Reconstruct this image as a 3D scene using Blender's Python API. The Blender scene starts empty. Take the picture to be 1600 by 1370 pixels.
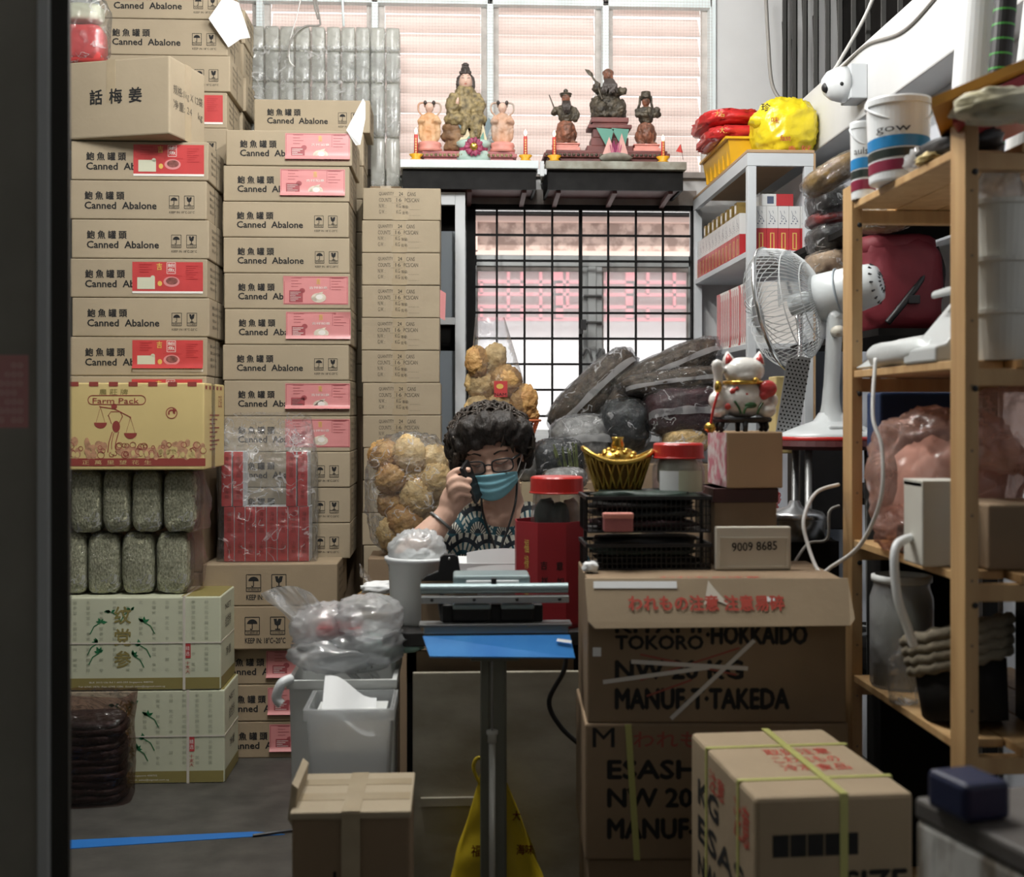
import bpy, bmesh, math, random
from mathutils import Vector, Matrix, noise, Euler
R = math.radians
PI = math.pi
SC = bpy.context.scene
COL = SC.collection
random.seed(7)

# ---------------------------------------------------------------- camera
F, EYE, HOR = 1900.0, 1.30, 645.0          # focal length in pixels, eye height, horizon row of the 1600x1370 frame
YAW = math.atan(90.0 / 1900.0)
cd = bpy.data.cameras.new('camera')
cd.sensor_fit = 'HORIZONTAL'; cd.sensor_width = 36.0; cd.lens = 36.0 * F / 1600.0
cd.shift_y = -40.0 / 1600.0
cd.clip_start = 0.05; cd.clip_end = 200
cd.dof.use_dof = True; cd.dof.focus_distance = 4.35; cd.dof.aperture_fstop = 3.8
cam = bpy.data.objects.new('camera', cd); COL.objects.link(cam)
cam.location = (0, 0, EYE); cam.rotation_euler = (PI / 2, 0, -YAW)
SC.camera = cam

def at(px, py, Y):
    u = (px - 800.0) / F
    dx = math.sin(YAW) + u * math.cos(YAW); dy = math.cos(YAW) - u * math.sin(YAW)
    s = Y / dy
    return Vector((dx * s, Y, EYE + (HOR - py) / F * s))
def X(px, Y): return at(px, 645, Y).x
def Z(py, Y, px=710): return at(px, py, Y).z
def PX(n, Y): return n * Y / F              # n pixels as metres at distance Y

# ---------------------------------------------------------------- light
SC.view_settings.view_transform = 'Standard'
SC.view_settings.look = 'None'
SC.view_settings.exposure = 0.0
SC.view_settings.gamma = 1.0
SC.view_settings.use_curve_mapping = False
w = bpy.data.worlds.new('daylight'); SC.world = w; w.use_nodes = True
bg = w.node_tree.nodes['Background']
bg.inputs[0].default_value = (1.0, 0.97, 0.95, 1); bg.inputs[1].default_value = 1.7

def bulb(name, loc, power, col, r=0.05):
    l = bpy.data.lights.new(name, 'POINT'); l.shadow_soft_size = r; l.energy = power; l.color = col
    o = bpy.data.objects.new(name, l); COL.objects.link(o); o.location = loc
    return o
TUBES = [(-0.50, 2.95, 3.35, 38), (0.25, 3.05, 3.35, 32), (-0.35, 4.55, 3.35, 4), (0.85, 4.55, 3.35, 6)]
for i, (x, y, z, p) in enumerate(TUBES):
    for dy in (-0.4, 0.0, 0.4): bulb('tube_light', (x, y + dy, z - 0.16), p, (1.0, 0.975, 0.94))

# ---------------------------------------------------------------- materials
MAT = {}
def nodes(name):
    m = bpy.data.materials.new(name); m.use_nodes = True
    nt = m.node_tree; b = nt.nodes['Principled BSDF']
    return m, nt, b
def setin(b, k, v):
    if k in b.inputs: b.inputs[k].default_value = v
def mat(name, c, rough=0.6, metal=0.0, var=0.0, vs=6.0, bump=0.0, bs=40.0, spec=0.5, coat=0.0, trans=0.0, sub=0.0, emit=0.0, c2=None, stretch=None, alpha=1.0, detail=4.0, ramp=None):
    m, nt, b = nodes(name)
    L = nt.links.new
    b.inputs['Roughness'].default_value = rough; b.inputs['Metallic'].default_value = metal
    setin(b, 'Specular IOR Level', spec); setin(b, 'Coat Weight', coat); setin(b, 'Transmission Weight', trans)
    b.inputs['Base Color'].default_value = (*c, 1)
    if alpha < 1: b.inputs['Alpha'].default_value = alpha
    if emit: 
        b.inputs['Emission Color'].default_value = (*c, 1); b.inputs['Emission Strength'].default_value = emit
    if var or bump or c2:
        tc = nt.nodes.new('ShaderNodeTexCoord'); mp = nt.nodes.new('ShaderNodeMapping')
        L(tc.outputs['Object'], mp.inputs['Vector'])
        oi = nt.nodes.new('ShaderNodeObjectInfo'); vm = nt.nodes.new('ShaderNodeVectorMath'); vm.operation = 'SCALE'
        L(oi.outputs['Location'], vm.inputs[0]); vm.inputs['Scale'].default_value = 3.0
        L(vm.outputs[0], mp.inputs['Location'])
        if stretch: mp.inputs['Scale'].default_value = stretch
    if var or c2:
        n = nt.nodes.new('ShaderNodeTexNoise'); n.inputs['Scale'].default_value = vs; n.inputs['Detail'].default_value = detail
        L(mp.outputs[0], n.inputs['Vector'])
        cr = nt.nodes.new('ShaderNodeValToRGB'); e = cr.color_ramp.elements
        lo, hi = ramp or (0.3, 0.7)
        e[0].position = lo; e[1].position = hi
        if c2: e[0].color = (*c, 1); e[1].color = (*c2, 1)
        else:
            e[0].color = (*[v * (1 - var) for v in c], 1); e[1].color = (*[min(1, v * (1 + var)) for v in c], 1)
        L(n.outputs[0], cr.inputs[0]); L(cr.outputs[0], b.inputs['Base Color'])
    if bump:
        n2 = nt.nodes.new('ShaderNodeTexNoise'); n2.inputs['Scale'].default_value = bs; n2.inputs['Detail'].default_value = 3
        L(mp.outputs[0], n2.inputs['Vector'])
        bp = nt.nodes.new('ShaderNodeBump'); bp.inputs['Strength'].default_value = bump; bp.inputs['Distance'].default_value = 0.01
        L(n2.outputs[0], bp.inputs['Height']); L(bp.outputs[0], b.inputs['Normal'])
    MAT[name] = m
    return m
def film(name, tint=(0.95, 0.96, 0.97), milk=0.12, gloss=0.16, bump=0.5, bs=14.0, rough=0.12, milkcol=(0.8, 0.82, 0.83), glint_paint=0.0, cs=9.0):
    """thin plastic film: mostly clear, with milky veil and wrinkled gloss"""
    m = bpy.data.materials.new(name); m.use_nodes = True; nt = m.node_tree; nt.nodes.clear(); L = nt.links.new
    out = nt.nodes.new('ShaderNodeOutputMaterial')
    tr = nt.nodes.new('ShaderNodeBsdfTransparent'); tr.inputs[0].default_value = (*tint, 1)
    df = nt.nodes.new('ShaderNodeBsdfDiffuse'); df.inputs[0].default_value = (*milkcol, 1)
    tl = nt.nodes.new('ShaderNodeBsdfTranslucent'); tl.inputs[0].default_value = (*milkcol, 1)
    gl = nt.nodes.new('ShaderNodeBsdfGlossy'); gl.inputs['Roughness'].default_value = rough
    tc = nt.nodes.new('ShaderNodeTexCoord')
    n = nt.nodes.new('ShaderNodeTexNoise'); n.inputs['Scale'].default_value = bs; n.inputs['Detail'].default_value = 5
    n.inputs['Distortion'].default_value = 1.2
    L(tc.outputs['Object'], n.inputs['Vector'])
    bp = nt.nodes.new('ShaderNodeBump'); bp.inputs['Strength'].default_value = bump; bp.inputs['Distance'].default_value = 0.03
    L(n.outputs[0], bp.inputs['Height']); L(bp.outputs[0], gl.inputs['Normal']); L(bp.outputs[0], df.inputs['Normal'])
    md = nt.nodes.new('ShaderNodeMixShader'); md.inputs[0].default_value = 0.5; L(df.outputs[0], md.inputs[1]); L(tl.outputs[0], md.inputs[2])
    m1 = nt.nodes.new('ShaderNodeMixShader'); m1.inputs[0].default_value = milk
    if glint_paint:                       # painted white streaks standing in for highlights on the wrinkles
        def mth(op, a, b_=None, c_=None):
            q = nt.nodes.new('ShaderNodeMath'); q.operation = op
            for i_, v_ in enumerate((a, b_, c_)):
                if v_ is None: continue
                if isinstance(v_, (int, float)): q.inputs[i_].default_value = v_
                else: L(v_, q.inputs[i_])
            return q.outputs[0]
        n3 = nt.nodes.new('ShaderNodeTexNoise'); n3.inputs['Scale'].default_value = cs; n3.inputs['Detail'].default_value = 2.5; n3.inputs['Distortion'].default_value = 0.8
        L(tc.outputs['Object'], n3.inputs['Vector'])
        n4 = nt.nodes.new('ShaderNodeTexNoise'); n4.inputs['Scale'].default_value = cs * 0.8; n4.inputs['Detail'].default_value = 1; L(tc.outputs['Object'], n4.inputs['Vector'])
        ln = mth('SUBTRACT', 1.0, mth('MULTIPLY', mth('ABSOLUTE', mth('SUBTRACT', n3.outputs[0], 0.5)), 38.0)); ln = mth('MAXIMUM', ln, 0.0)
        pt = mth('GREATER_THAN', n4.outputs[0], 0.52)
        L(mth('ADD', mth('MULTIPLY', mth('MULTIPLY', ln, pt), glint_paint), milk), m1.inputs[0])
    L(tr.outputs[0], m1.inputs[1]); L(md.outputs[0], m1.inputs[2])
    lw = nt.nodes.new('ShaderNodeLayerWeight'); lw.inputs[0].default_value = 0.35; L(bp.outputs[0], lw.inputs['Normal'])
    mm = nt.nodes.new('ShaderNodeMath'); mm.operation = 'MULTIPLY_ADD'; L(lw.outputs['Fresnel'], mm.inputs[0]); mm.inputs[1].default_value = 0.5; mm.inputs[2].default_value = gloss
    mm.use_clamp = True
    m2 = nt.nodes.new('ShaderNodeMixShader'); L(mm.outputs[0], m2.inputs[0]); L(m1.outputs[0], m2.inputs[1]); L(gl.outputs[0], m2.inputs[2])
    L(m2.outputs[0], out.inputs[0])
    MAT[name] = m
    return m

mat('cardboard', (0.36, 0.30, 0.21), 0.75, var=0.07, vs=3, bump=0.05, bs=60, spec=0.25)
mat('cardboard_brown', (0.34, 0.265, 0.175), 0.75, var=0.1, vs=4, bump=0.06, bs=50, spec=0.25)
mat('cardboard_dark', (0.25, 0.18, 0.115), 0.78, var=0.12, vs=4, bump=0.06, bs=50, spec=0.2)
mat('carton_inside', (0.40, 0.29, 0.18), 0.8, var=0.1)
mat('tape', (0.38, 0.31, 0.205), 0.22, spec=0.6, var=0.06, vs=20)
mat('tape_pale', (0.62, 0.58, 0.5), 0.25, spec=0.6)
mat('ink', (0.022, 0.022, 0.022), 0.7, spec=0.2)
mat('ink_soft', (0.1, 0.085, 0.065), 0.7, spec=0.2)
mat('ink_red', (0.42, 0.07, 0.05), 0.7, spec=0.2)
mat('ink_maroon', (0.22, 0.03, 0.03), 0.7, spec=0.2)
mat('label_red', (0.50, 0.06, 0.06), 0.28, var=0.08, vs=12)
mat('label_red_dark', (0.4, 0.03, 0.035), 0.35)
mat('label_pink', (0.62, 0.25, 0.25), 0.35, var=0.05, vs=10)
mat('label_pink_dark', (0.33, 0.07, 0.08), 0.4)
mat('label_pale', (0.55, 0.56, 0.43), 0.4)
mat('oyster', (0.62, 0.56, 0.46), 0.5, var=0.2, vs=60)
mat('abalone', (0.2, 0.07, 0.06), 0.4, var=0.5, vs=70)
mat('gold_ink', (0.62, 0.42, 0.1), 0.4)
mat('paper', (0.78, 0.8, 0.8), 0.6, var=0.03, vs=3)
mat('white_print', (0.75, 0.72, 0.68), 0.6)
mat('farm_yellow', (0.60, 0.475, 0.21), 0.5, var=0.05, vs=4)
mat('farm_red', (0.27, 0.05, 0.04), 0.5)
mat('farm_tan', (0.47, 0.26, 0.15), 0.5, var=0.3, vs=60)
mat('herb_carton', (0.56, 0.58, 0.43), 0.45, var=0.04, vs=4)
mat('herb_gold', (0.25, 0.21, 0.07), 0.5)
mat('herb_green', (0.02, 0.16, 0.06), 0.5, var=0.3, vs=60)
mat('herb_grey', (0.36, 0.38, 0.28), 0.6)
mat('herb_leaf', (0.58, 0.57, 0.40), 0.8, c2=(0.13, 0.135, 0.08), vs=130, bump=0.6, bs=110, stretch=(1.4, 1.4, 0.8), detail=6, ramp=(0.35, 0.78))
mat('black', (0.012, 0.012, 0.013), 0.45)
mat('black_matt', (0.015, 0.014, 0.013), 0.85, spec=0.1)
mat('black_metal', (0.010, 0.010, 0.010), 0.65, metal=0.0, var=0.3, vs=20, spec=0.15)
mat('white_paint', (0.72, 0.74, 0.75), 0.5, var=0.05, vs=3)
mat('grey_paint', (0.55, 0.58, 0.60), 0.5, var=0.05, vs=5)
mat('blue_grey', (0.33, 0.38, 0.42), 0.5)
mat('aluminium', (0.42, 0.44, 0.44), 0.4, metal=0.3, var=0.05, vs=6)
mat('chrome', (0.7, 0.72, 0.73), 0.2, metal=1.0)
mat('steel', (0.24, 0.245, 0.245), 0.4, metal=0.6)
mat('white_plastic', (0.74, 0.77, 0.78), 0.3)
mat('pine', (0.55, 0.36, 0.17), 0.5, c2=(0.42, 0.25, 0.105), vs=5, stretch=(6, 6, 0.5), bump=0.04, bs=30)
mat('red_plastic', (0.5, 0.03, 0.025), 0.3)
mat('cable_white', (0.7, 0.7, 0.68), 0.45)
mat('cable_grey', (0.25, 0.24, 0.22), 0.5)
mat('cable_black', (0.02, 0.02, 0.02), 0.5)
film('film', milk=0.05, gloss=0.05)
film('film_thick', milk=0.06, gloss=0.04, bump=0.7, bs=18, glint_paint=0.5, cs=14, milkcol=(0.92, 0.93, 0.94))
film('film_milky', milk=0.40, gloss=0.05, bump=0.35, bs=8, milkcol=(0.93, 0.95, 0.95))
film('film_pink', tint=(0.97, 0.84, 0.79), milk=0.26, gloss=0.05, bs=9, milkcol=(0.92, 0.62, 0.53), glint_paint=.3, cs=12)
film('film_wrap', milk=0.015, gloss=0.035, bump=1.0, bs=26, rough=0.06, glint_paint=0.6, cs=11, milkcol=(0.92, 0.93, 0.94))

# ---------------------------------------------------------------- mesh helpers
class MB:
    def __init__(s): s.v = []; s.f = []; s.mi = []; s.cur = 0; s.M = None
    def add(s, vs, fs):
        k = len(s.v)
        if s.M is not None: vs = [s.M @ Vector(v) for v in vs]
        s.v += [tuple(v) for v in vs]; s.f += [tuple(i + k for i in f) for f in fs]; s.mi += [s.cur] * len(fs)
        return s
    def m(s, i): s.cur = i; return s
    def xf(s, M): s.M = M; return s
    def box(s, x0, y0, z0, x1, y1, z1):
        return s.add([(x0, y0, z0), (x1, y0, z0), (x1, y1, z0), (x0, y1, z0), (x0, y0, z1), (x1, y0, z1), (x1, y1, z1), (x0, y1, z1)],
                     [(0, 3, 2, 1), (4, 5, 6, 7), (0, 1, 5, 4), (1, 2, 6, 5), (2, 3, 7, 6), (3, 0, 4, 7)])
    def cbox(s, c, sz, rot=None):
        o = s.M; T = Matrix.Translation(c)
        if rot: T = T @ Euler(rot).to_matrix().to_4x4()
        s.M = T if o is None else o @ T
        s.box(-sz[0] / 2, -sz[1] / 2, -sz[2] / 2, sz[0] / 2, sz[1] / 2, sz[2] / 2); s.M = o
        return s
    def bar(s, a, b, w, h):
        a = Vector(a); b = Vector(b); d = b - a; q = d.to_track_quat('Z', 'Y' if abs(d.normalized().y) < 0.9 else 'X')
        o = s.M; T = Matrix.Translation(a) @ q.to_matrix().to_4x4(); s.M = T if o is None else o @ T
        s.box(-w / 2, -h / 2, 0, w / 2, h / 2, d.length); s.M = o
        return s
    def quad(s, *p): return s.add(p, [tuple(range(len(p)))])
    def tube(s, pts, r, n=8, cap=True):
        pts = [Vector(p) for p in pts]; rs = r if isinstance(r, (list, tuple)) else [r] * len(pts)
        vs = []; up = None
        for i, p in enumerate(pts):
            d = (pts[min(i + 1, len(pts) - 1)] - pts[max(i - 1, 0)]).normalized()
            if up is None: up = d.orthogonal().normalized()
            up = (up - d * up.dot(d))
            up = up.normalized() if up.length > 1e-6 else d.orthogonal().normalized()
            sd = d.cross(up)
            for k in range(n):
                a = 2 * PI * k / n; vs.append(p + (up * math.cos(a) + sd * math.sin(a)) * rs[i])
        fs = []
        for i in range(len(pts) - 1):
            for k in range(n):
                fs.append((i * n + k, i * n + (k + 1) % n, (i + 1) * n + (k + 1) % n, (i + 1) * n + k))
        if cap: fs += [tuple(range(n - 1, -1, -1)), tuple((len(pts) - 1) * n + k for k in range(n))]
        return s.add(vs, fs)
    def lathe(s, prof, n=24, c=(0, 0, 0), sx=1, sy=1, a0=0, cap=True):
        vs = []; fs = []; m = len(prof)
        for (r, z) in prof:
            for k in range(n):
                a = a0 + 2 * PI * k / n; vs.append((c[0] + r * math.cos(a) * sx, c[1] + r * math.sin(a) * sy, c[2] + z))
        for i in range(m - 1):
            for k in range(n): fs.append((i * n + k, i * n + (k + 1) % n, (i + 1) * n + (k + 1) % n, (i + 1) * n + k))
        if cap:
            if prof[0][0] > 1e-5: fs.append(tuple(range(n - 1, -1, -1)))
            if prof[-1][0] > 1e-5: fs.append(tuple((m - 1) * n + k for k in range(n)))
        return s.add(vs, fs)
    def ball(s, c, r, n=12, m=8, amp=0, fr=8, seed=0, e=1.0):
        r = r if isinstance(r, (list, tuple)) else (r, r, r)
        vs = []; fs = []
        sp = lambda t: math.copysign(abs(t) ** e, t)
        for i in range(m + 1):
            th = PI * i / m
            for k in range(n):
                a = 2 * PI * k / n
                d = Vector((sp(math.sin(th)) * sp(math.cos(a)), sp(math.sin(th)) * sp(math.sin(a)), -sp(math.cos(th))))
                if amp < 0:            # creased, like crumpled film
                    q = d * fr * 0.25 + Vector((seed * 7.3, seed * 3.1, seed * 1.7)); g = 0; w_ = 1
                    for _ in range(3): g += w_ * (0.45 - abs(noise.noise(q)) * 1.6); q = q * 2.1 + Vector((3.1, 1.7, 5.3)); w_ *= 0.55
                    d = d * (1 - amp * g)
                elif amp: d = d * (1 + amp * noise.noise(d * fr * 0.25 + Vector((seed * 7.3, seed * 3.1, seed * 1.7))) + 0.5 * amp * noise.noise(d * fr * 0.7 + Vector((seed * 1.3, seed * 4.1, seed * 9.7))))
                vs.append((c[0] + d.x * r[0], c[1] + d.y * r[1], c[2] + d.z * r[2]))
        for i in range(m):
            for k in range(n): fs.append((i * n + k, i * n + (k + 1) % n, (i + 1) * n + (k + 1) % n, (i + 1) * n + k))
        return s.add(vs, fs)
    def prism(s, poly, y0, y1):           # polygon in XZ (counter-clockwise seen from -Y), thickness in Y
        n = len(poly)
        vs = [(p[0], y0, p[1]) for p in poly] + [(p[0], y1, p[1]) for p in poly]
        fs = [tuple(range(n)), tuple(range(2 * n - 1, n - 1, -1))] + [(i, i + n, (i + 1) % n + n, (i + 1) % n) for i in range(n)]
        return s.add(vs, fs)
    def plate(s, poly, y=0):               # flat print polygon in XZ facing -Y
        return s.add([(p[0], y, p[1]) for p in poly], [tuple(range(len(poly)))])
    def rect(s, x0, z0, x1, z1, y=0): return s.plate([(x0, z0), (x1, z0), (x1, z1), (x0, z1)], y)
    def disc(s, cx, cz, rx, rz=None, n=20, y=0):
        rz = rz or rx
        return s.plate([(cx + rx * math.cos(2 * PI * k / n), cz + rz * math.sin(2 * PI * k / n)) for k in range(n)], y)
    def ring(s, cx, cz, r, w, n=24, y=0, a0=0, a1=2 * PI):
        vs = []; 
        for k in range(n + 1):
            a = a0 + (a1 - a0) * k / n
            vs += [(cx + r * math.cos(a), y, cz + r * math.sin(a)), (cx + (r - w) * math.cos(a), y, cz + (r - w) * math.sin(a))]
        return s.add(vs, [(2 * k, 2 * k + 2, 2 * k + 3, 2 * k + 1) for k in range(n)])
    def line(s, pts, w, y=0):
        for (a, b) in zip(pts[:-1], pts[1:]):
            d = Vector((b[0] - a[0], b[1] - a[1])); L = d.length or 1; nx, nz = -d.y / L * w / 2, d.x / L * w / 2
            s.plate([(a[0] - nx, a[1] - nz), (b[0] - nx, b[1] - nz), (b[0] + nx, b[1] + nz), (a[0] + nx, a[1] + nz)], y)
        return s
    def text(s, t, x0, z0, x1, z1, bold=0.0, y=0, vertical=False):
        """text fitted to a rectangle of the XZ plane"""
        if vertical:
            n = len(t); h = (z1 - z0) / n
            for i, ch in enumerate(t): s.text(ch, x0, z1 - (i + 0.92) * h, x1, z1 - (i + 0.08) * h, bold, y)
            return s
        if bold:
            e = bold * 0.35 * (z1 - z0)
            for k, (ex, ez) in enumerate(((-e, 0), (e, 0), (0, e), (0, -e))): s.text(t, x0 + ex, z0 + ez, x1 + ex, z1 + ez, 0, y - k * 2e-5)
            return s
        vs, fs = glyphs(t)
        if not vs: return s
        ax = min(v[0] for v in vs); bx = max(v[0] for v in vs); ay = min(v[1] for v in vs); by = max(v[1] for v in vs)
        kx = (x1 - x0) / max(bx - ax, 1e-6); kz = (z1 - z0) / max(by - ay, 1e-6)
        return s.add([(x0 + (v[0] - ax) * kx, y, z0 + (v[1] - ay) * kz) for v in vs], fs)
    def grid(s, fn, nu, nv):
        vs = [fn(i / nu, j / nv) for j in range(nv + 1) for i in range(nu + 1)]
        return s.add(vs, [(j * (nu + 1) + i, j * (nu + 1) + i + 1, (j + 1) * (nu + 1) + i + 1, (j + 1) * (nu + 1) + i) for j in range(nv) for i in range(nu)])
    def mesh(s, smooth=False, bevel=0, seg=2, name='mesh', weld=False):
        me = bpy.data.meshes.new(name); me.from_pydata(s.v, [], s.f)
        me.polygons.foreach_set('material_index', s.mi)
        if bevel or weld:
            b = bmesh.new(); b.from_mesh(me)
            if weld: bmesh.ops.remove_doubles(b, verts=b.verts, dist=1e-5)
            if bevel:
                ed = [e for e in b.edges if len(e.link_faces) == 2 and e.calc_face_angle(0) > 0.6]
                bmesh.ops.bevel(b, geom=ed, offset=bevel, segments=seg, affect='EDGES', profile=0.5, clamp_overlap=True)
            b.to_mesh(me); b.free()
        if smooth: me.polygons.foreach_set('use_smooth', [True] * len(me.polygons))
        me.update()
        return me

GL = {}
def glyphs(t, bold=0.0):
    k = (t, bold)
    if k in GL: return GL[k]
    c = bpy.data.curves.new('glyphs', 'FONT'); c.body = t; c.resolution_u = 2; c.offset = bold; c.fill_mode = 'FRONT'
    o = bpy.data.objects.new('glyphs', c); COL.objects.link(o)
    dg = bpy.context.evaluated_depsgraph_get(); ev = o.evaluated_get(dg); me = ev.to_mesh()
    r = ([tuple(v.co) for v in me.vertices], [tuple(p.vertices) for p in me.polygons])
    ev.to_mesh_clear(); bpy.data.objects.remove(o); bpy.data.curves.remove(c)
    GL[k] = r
    return r

def mats(me, ms):
    for q in (ms if isinstance(ms, (list, tuple)) else [ms]): me.materials.append(MAT[q] if isinstance(q, str) else q)
    return me
def obj(name, me, ms=None, parent=None, loc=(0, 0, 0), rot=(0, 0, 0)):
    if isinstance(me, MB): me = me.mesh()
    if ms is not None and len(me.materials) == 0: mats(me, ms)
    o = bpy.data.objects.new(name, me); COL.objects.link(o)
    o.location = loc; o.rotation_euler = rot
    if parent: o.parent = parent
    return o
def tag(o, label=None, cat=None, group=None, kind=None):
    if label: o['label'] = label
    if cat: o['category'] = cat
    if group: o['group'] = group
    if kind: o['kind'] = kind
    return o
def thing(name, label, cat, loc=(0, 0, 0), rz=0, group=None, rot=None):
    o = bpy.data.objects.new(name, None); COL.objects.link(o); o.empty_display_size = 0.05
    o.location = loc; o.rotation_euler = rot or (0, 0, rz)
    return tag(o, label, cat, group)
def copy_tree(o, parent=None):
    c = o.copy(); COL.objects.link(c); c.parent = parent
    for ch in list(o.children): copy_tree(ch, c)
    return c
def struct(name, me, ms, parent=None, **k):
    o = obj(name, me, ms, parent, **k)
    if not parent: o['kind'] = 'structure'
    return o
def bez(pts, n=8):
    """smooth path through points (Catmull-Rom)"""
    P = [Vector(p) for p in pts]; out = []
    for i in range(len(P) - 1):
        p0 = P[max(i - 1, 0)]; p1 = P[i]; p2 = P[i + 1]; p3 = P[min(i + 2, len(P) - 1)]
        for k in range(n):
            t = k / n
            out.append(0.5 * ((2 * p1) + (p2 - p0) * t + (2 * p0 - 5 * p1 + 4 * p2 - p3) * t * t + (3 * p1 - p0 - 3 * p2 + p3) * t ** 3))
    out.append(P[-1]); return out
def smooth_sub(o, lv=1):
    m = o.modifiers.new('sub', 'SUBSURF'); m.levels = lv; m.render_levels = lv
    return o
def carton(w, d, h, bev=0.004):
    """carton body: base at z=0, front face at y=0, flap seam notched along the top"""
    b = MB(); b.box(0, 0, 0, w, d, h)
    return b.mesh(bevel=bev)
def PM(cx, py0, Y):
    """matrix from photo pixels (px, depth, py) about a base point to local metres, at distance Y"""
    k = Z(py0 - 1, Y, cx) - Z(py0, Y, cx)
    return Matrix(((k, 0, 0, -cx * k), (0, k, 0, 0), (0, 0, -k, py0 * k), (0, 0, 0, 1)))
def blob(mb, vox, smooth=4, factor=0.5, disp=0.0, dfr=60.0, seed=0.0, sub=0):
    """weld overlapping volumes into one continuous skin"""
    o = bpy.data.objects.new('blob', mb.mesh(weld=True)); COL.objects.link(o)
    b = bmesh.new(); b.from_mesh(o.data); bmesh.ops.recalc_face_normals(b, faces=b.faces); b.to_mesh(o.data); b.free()
    r = o.modifiers.new('r', 'REMESH'); r.mode = 'VOXEL'; r.voxel_size = vox
    if smooth:
        q = o.modifiers.new('s', 'SMOOTH'); q.iterations = smooth; q.factor = factor
    dg = bpy.context.evaluated_depsgraph_get()
    me = bpy.data.meshes.new_from_object(o.evaluated_get(dg))
    bpy.data.objects.remove(o)
    if disp:
        me.update(); nv = [v.normal.copy() for v in me.vertices]
        for v, n in zip(me.vertices, nv):
            k = noise.noise(v.co * dfr + Vector((seed, seed, seed))) + .5 * noise.noise(v.co * dfr * 2.3)
            v.co += n * disp * k
    me.polygons.foreach_set('use_smooth', [True] * len(me.polygons)); me.update(); me.materials.clear()
    return me
def pillow(w, d, h, seed=1, amp=0.10, fr=7, e=0.6, n=28, m=18):
    b = MB(); b.ball((0, 0, h / 2), (w / 2, d / 2, h / 2), n, m, amp, fr, seed, e)
    return b
# ================================================================ the setting
YB, XR, XRL, XL, ZC = 5.6, 1.415, 1.55, -1.75, 3.35
mat('floor_concrete', (0.085, 0.08, 0.070), 0.55, c2=(0.040, 0.039, 0.034), vs=9, bump=0.08, bs=25, detail=8)
mat('wall_white', (0.58, 0.59, 0.59), 0.7, var=0.07, vs=2.5, bump=0.03, bs=30)
mat('ceiling_grey', (0.16, 0.16, 0.155), 0.8); mat('wall_grey', (0.09, 0.09, 0.085), 0.8); mat('wall_blue', (0.60, 0.63, 0.68), 0.7, var=0.05, vs=2.5)
mat('wall_dirty', (0.30, 0.28, 0.26), 0.7, c2=(0.19, 0.16, 0.145), vs=8)
mat('mullion', (0.66, 0.74, 0.75), 0.5, var=0.08, vs=6)
mat('mullion_dirty', (0.50, 0.47, 0.44), 0.6, var=0.2, vs=20)
mat('jamb', (0.30, 0.285, 0.24), 0.5, var=0.12, vs=6)
mat('jamb_edge', (0.55, 0.57, 0.57), 0.4)
mat('jamb_dark', (0.03, 0.028, 0.022), 0.6)
mat('pink_wall', (0.66, 0.50, 0.45), 0.8, var=0.08, vs=3)
mat('pink_concrete', (0.33, 0.25, 0.22), 0.9, c2=(0.58, 0.46, 0.41), vs=14, detail=9, ramp=(0.42, 0.58))
mat('outside_white', (0.85, 0.85, 0.85), 0.8)
mat('fret_red', (0.74, 0.20, 0.24), 0.7)
mat('fret_back', (0.36, 0.30, 0.29), 0.8)
mat('gate_grey', (0.016, 0.016, 0.015), 0.8, var=0.25, vs=12, spec=.1)
mat('gate_light', (0.06, 0.06, 0.057), 0.7, spec=.2)
mat('tape_blue', (0.02, 0.16, 0.50), 0.5)
def frosted(name, c, k=0.7):
    m = bpy.data.materials.new(name); m.use_nodes = True; nt = m.node_tree; nt.nodes.clear(); L = nt.links.new
    out = nt.nodes.new('ShaderNodeOutputMaterial'); tl = nt.nodes.new('ShaderNodeBsdfTranslucent'); df = nt.nodes.new('ShaderNodeBsdfDiffuse')
    tl.inputs[0].default_value = (*c, 1); df.inputs[0].default_value = (*c, 1)
    mx = nt.nodes.new('ShaderNodeMixShader'); mx.inputs[0].default_value = k; L(df.outputs[0], mx.inputs[1]); L(tl.outputs[0], mx.inputs[2])
    gl = nt.nodes.new('ShaderNodeBsdfGlossy'); gl.inputs['Roughness'].default_value = 0.2
    m2 = nt.nodes.new('ShaderNodeMixShader'); m2.inputs[0].default_value = 0.04; L(mx.outputs[0], m2.inputs[1]); L(gl.outputs[0], m2.inputs[2])
    L(m2.outputs[0], out.inputs[0]); MAT[name] = m
frosted('louvre_glass', (0.90, 0.83, 0.80), 0.72)
film('window_glass', milk=0.30, gloss=0.02, bump=0.0, milkcol=(0.9, 0.88, 0.88))

sun = bpy.data.lights.new('sun', 'SUN'); sun.energy = 5.0; sun.angle = R(2); sun.color = (1, 0.97, 0.92)
so = bpy.data.objects.new('sun', sun); COL.objects.link(so); so.rotation_euler = (R(35), 0, R(8)); so.location = (0, 0, 8)

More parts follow.
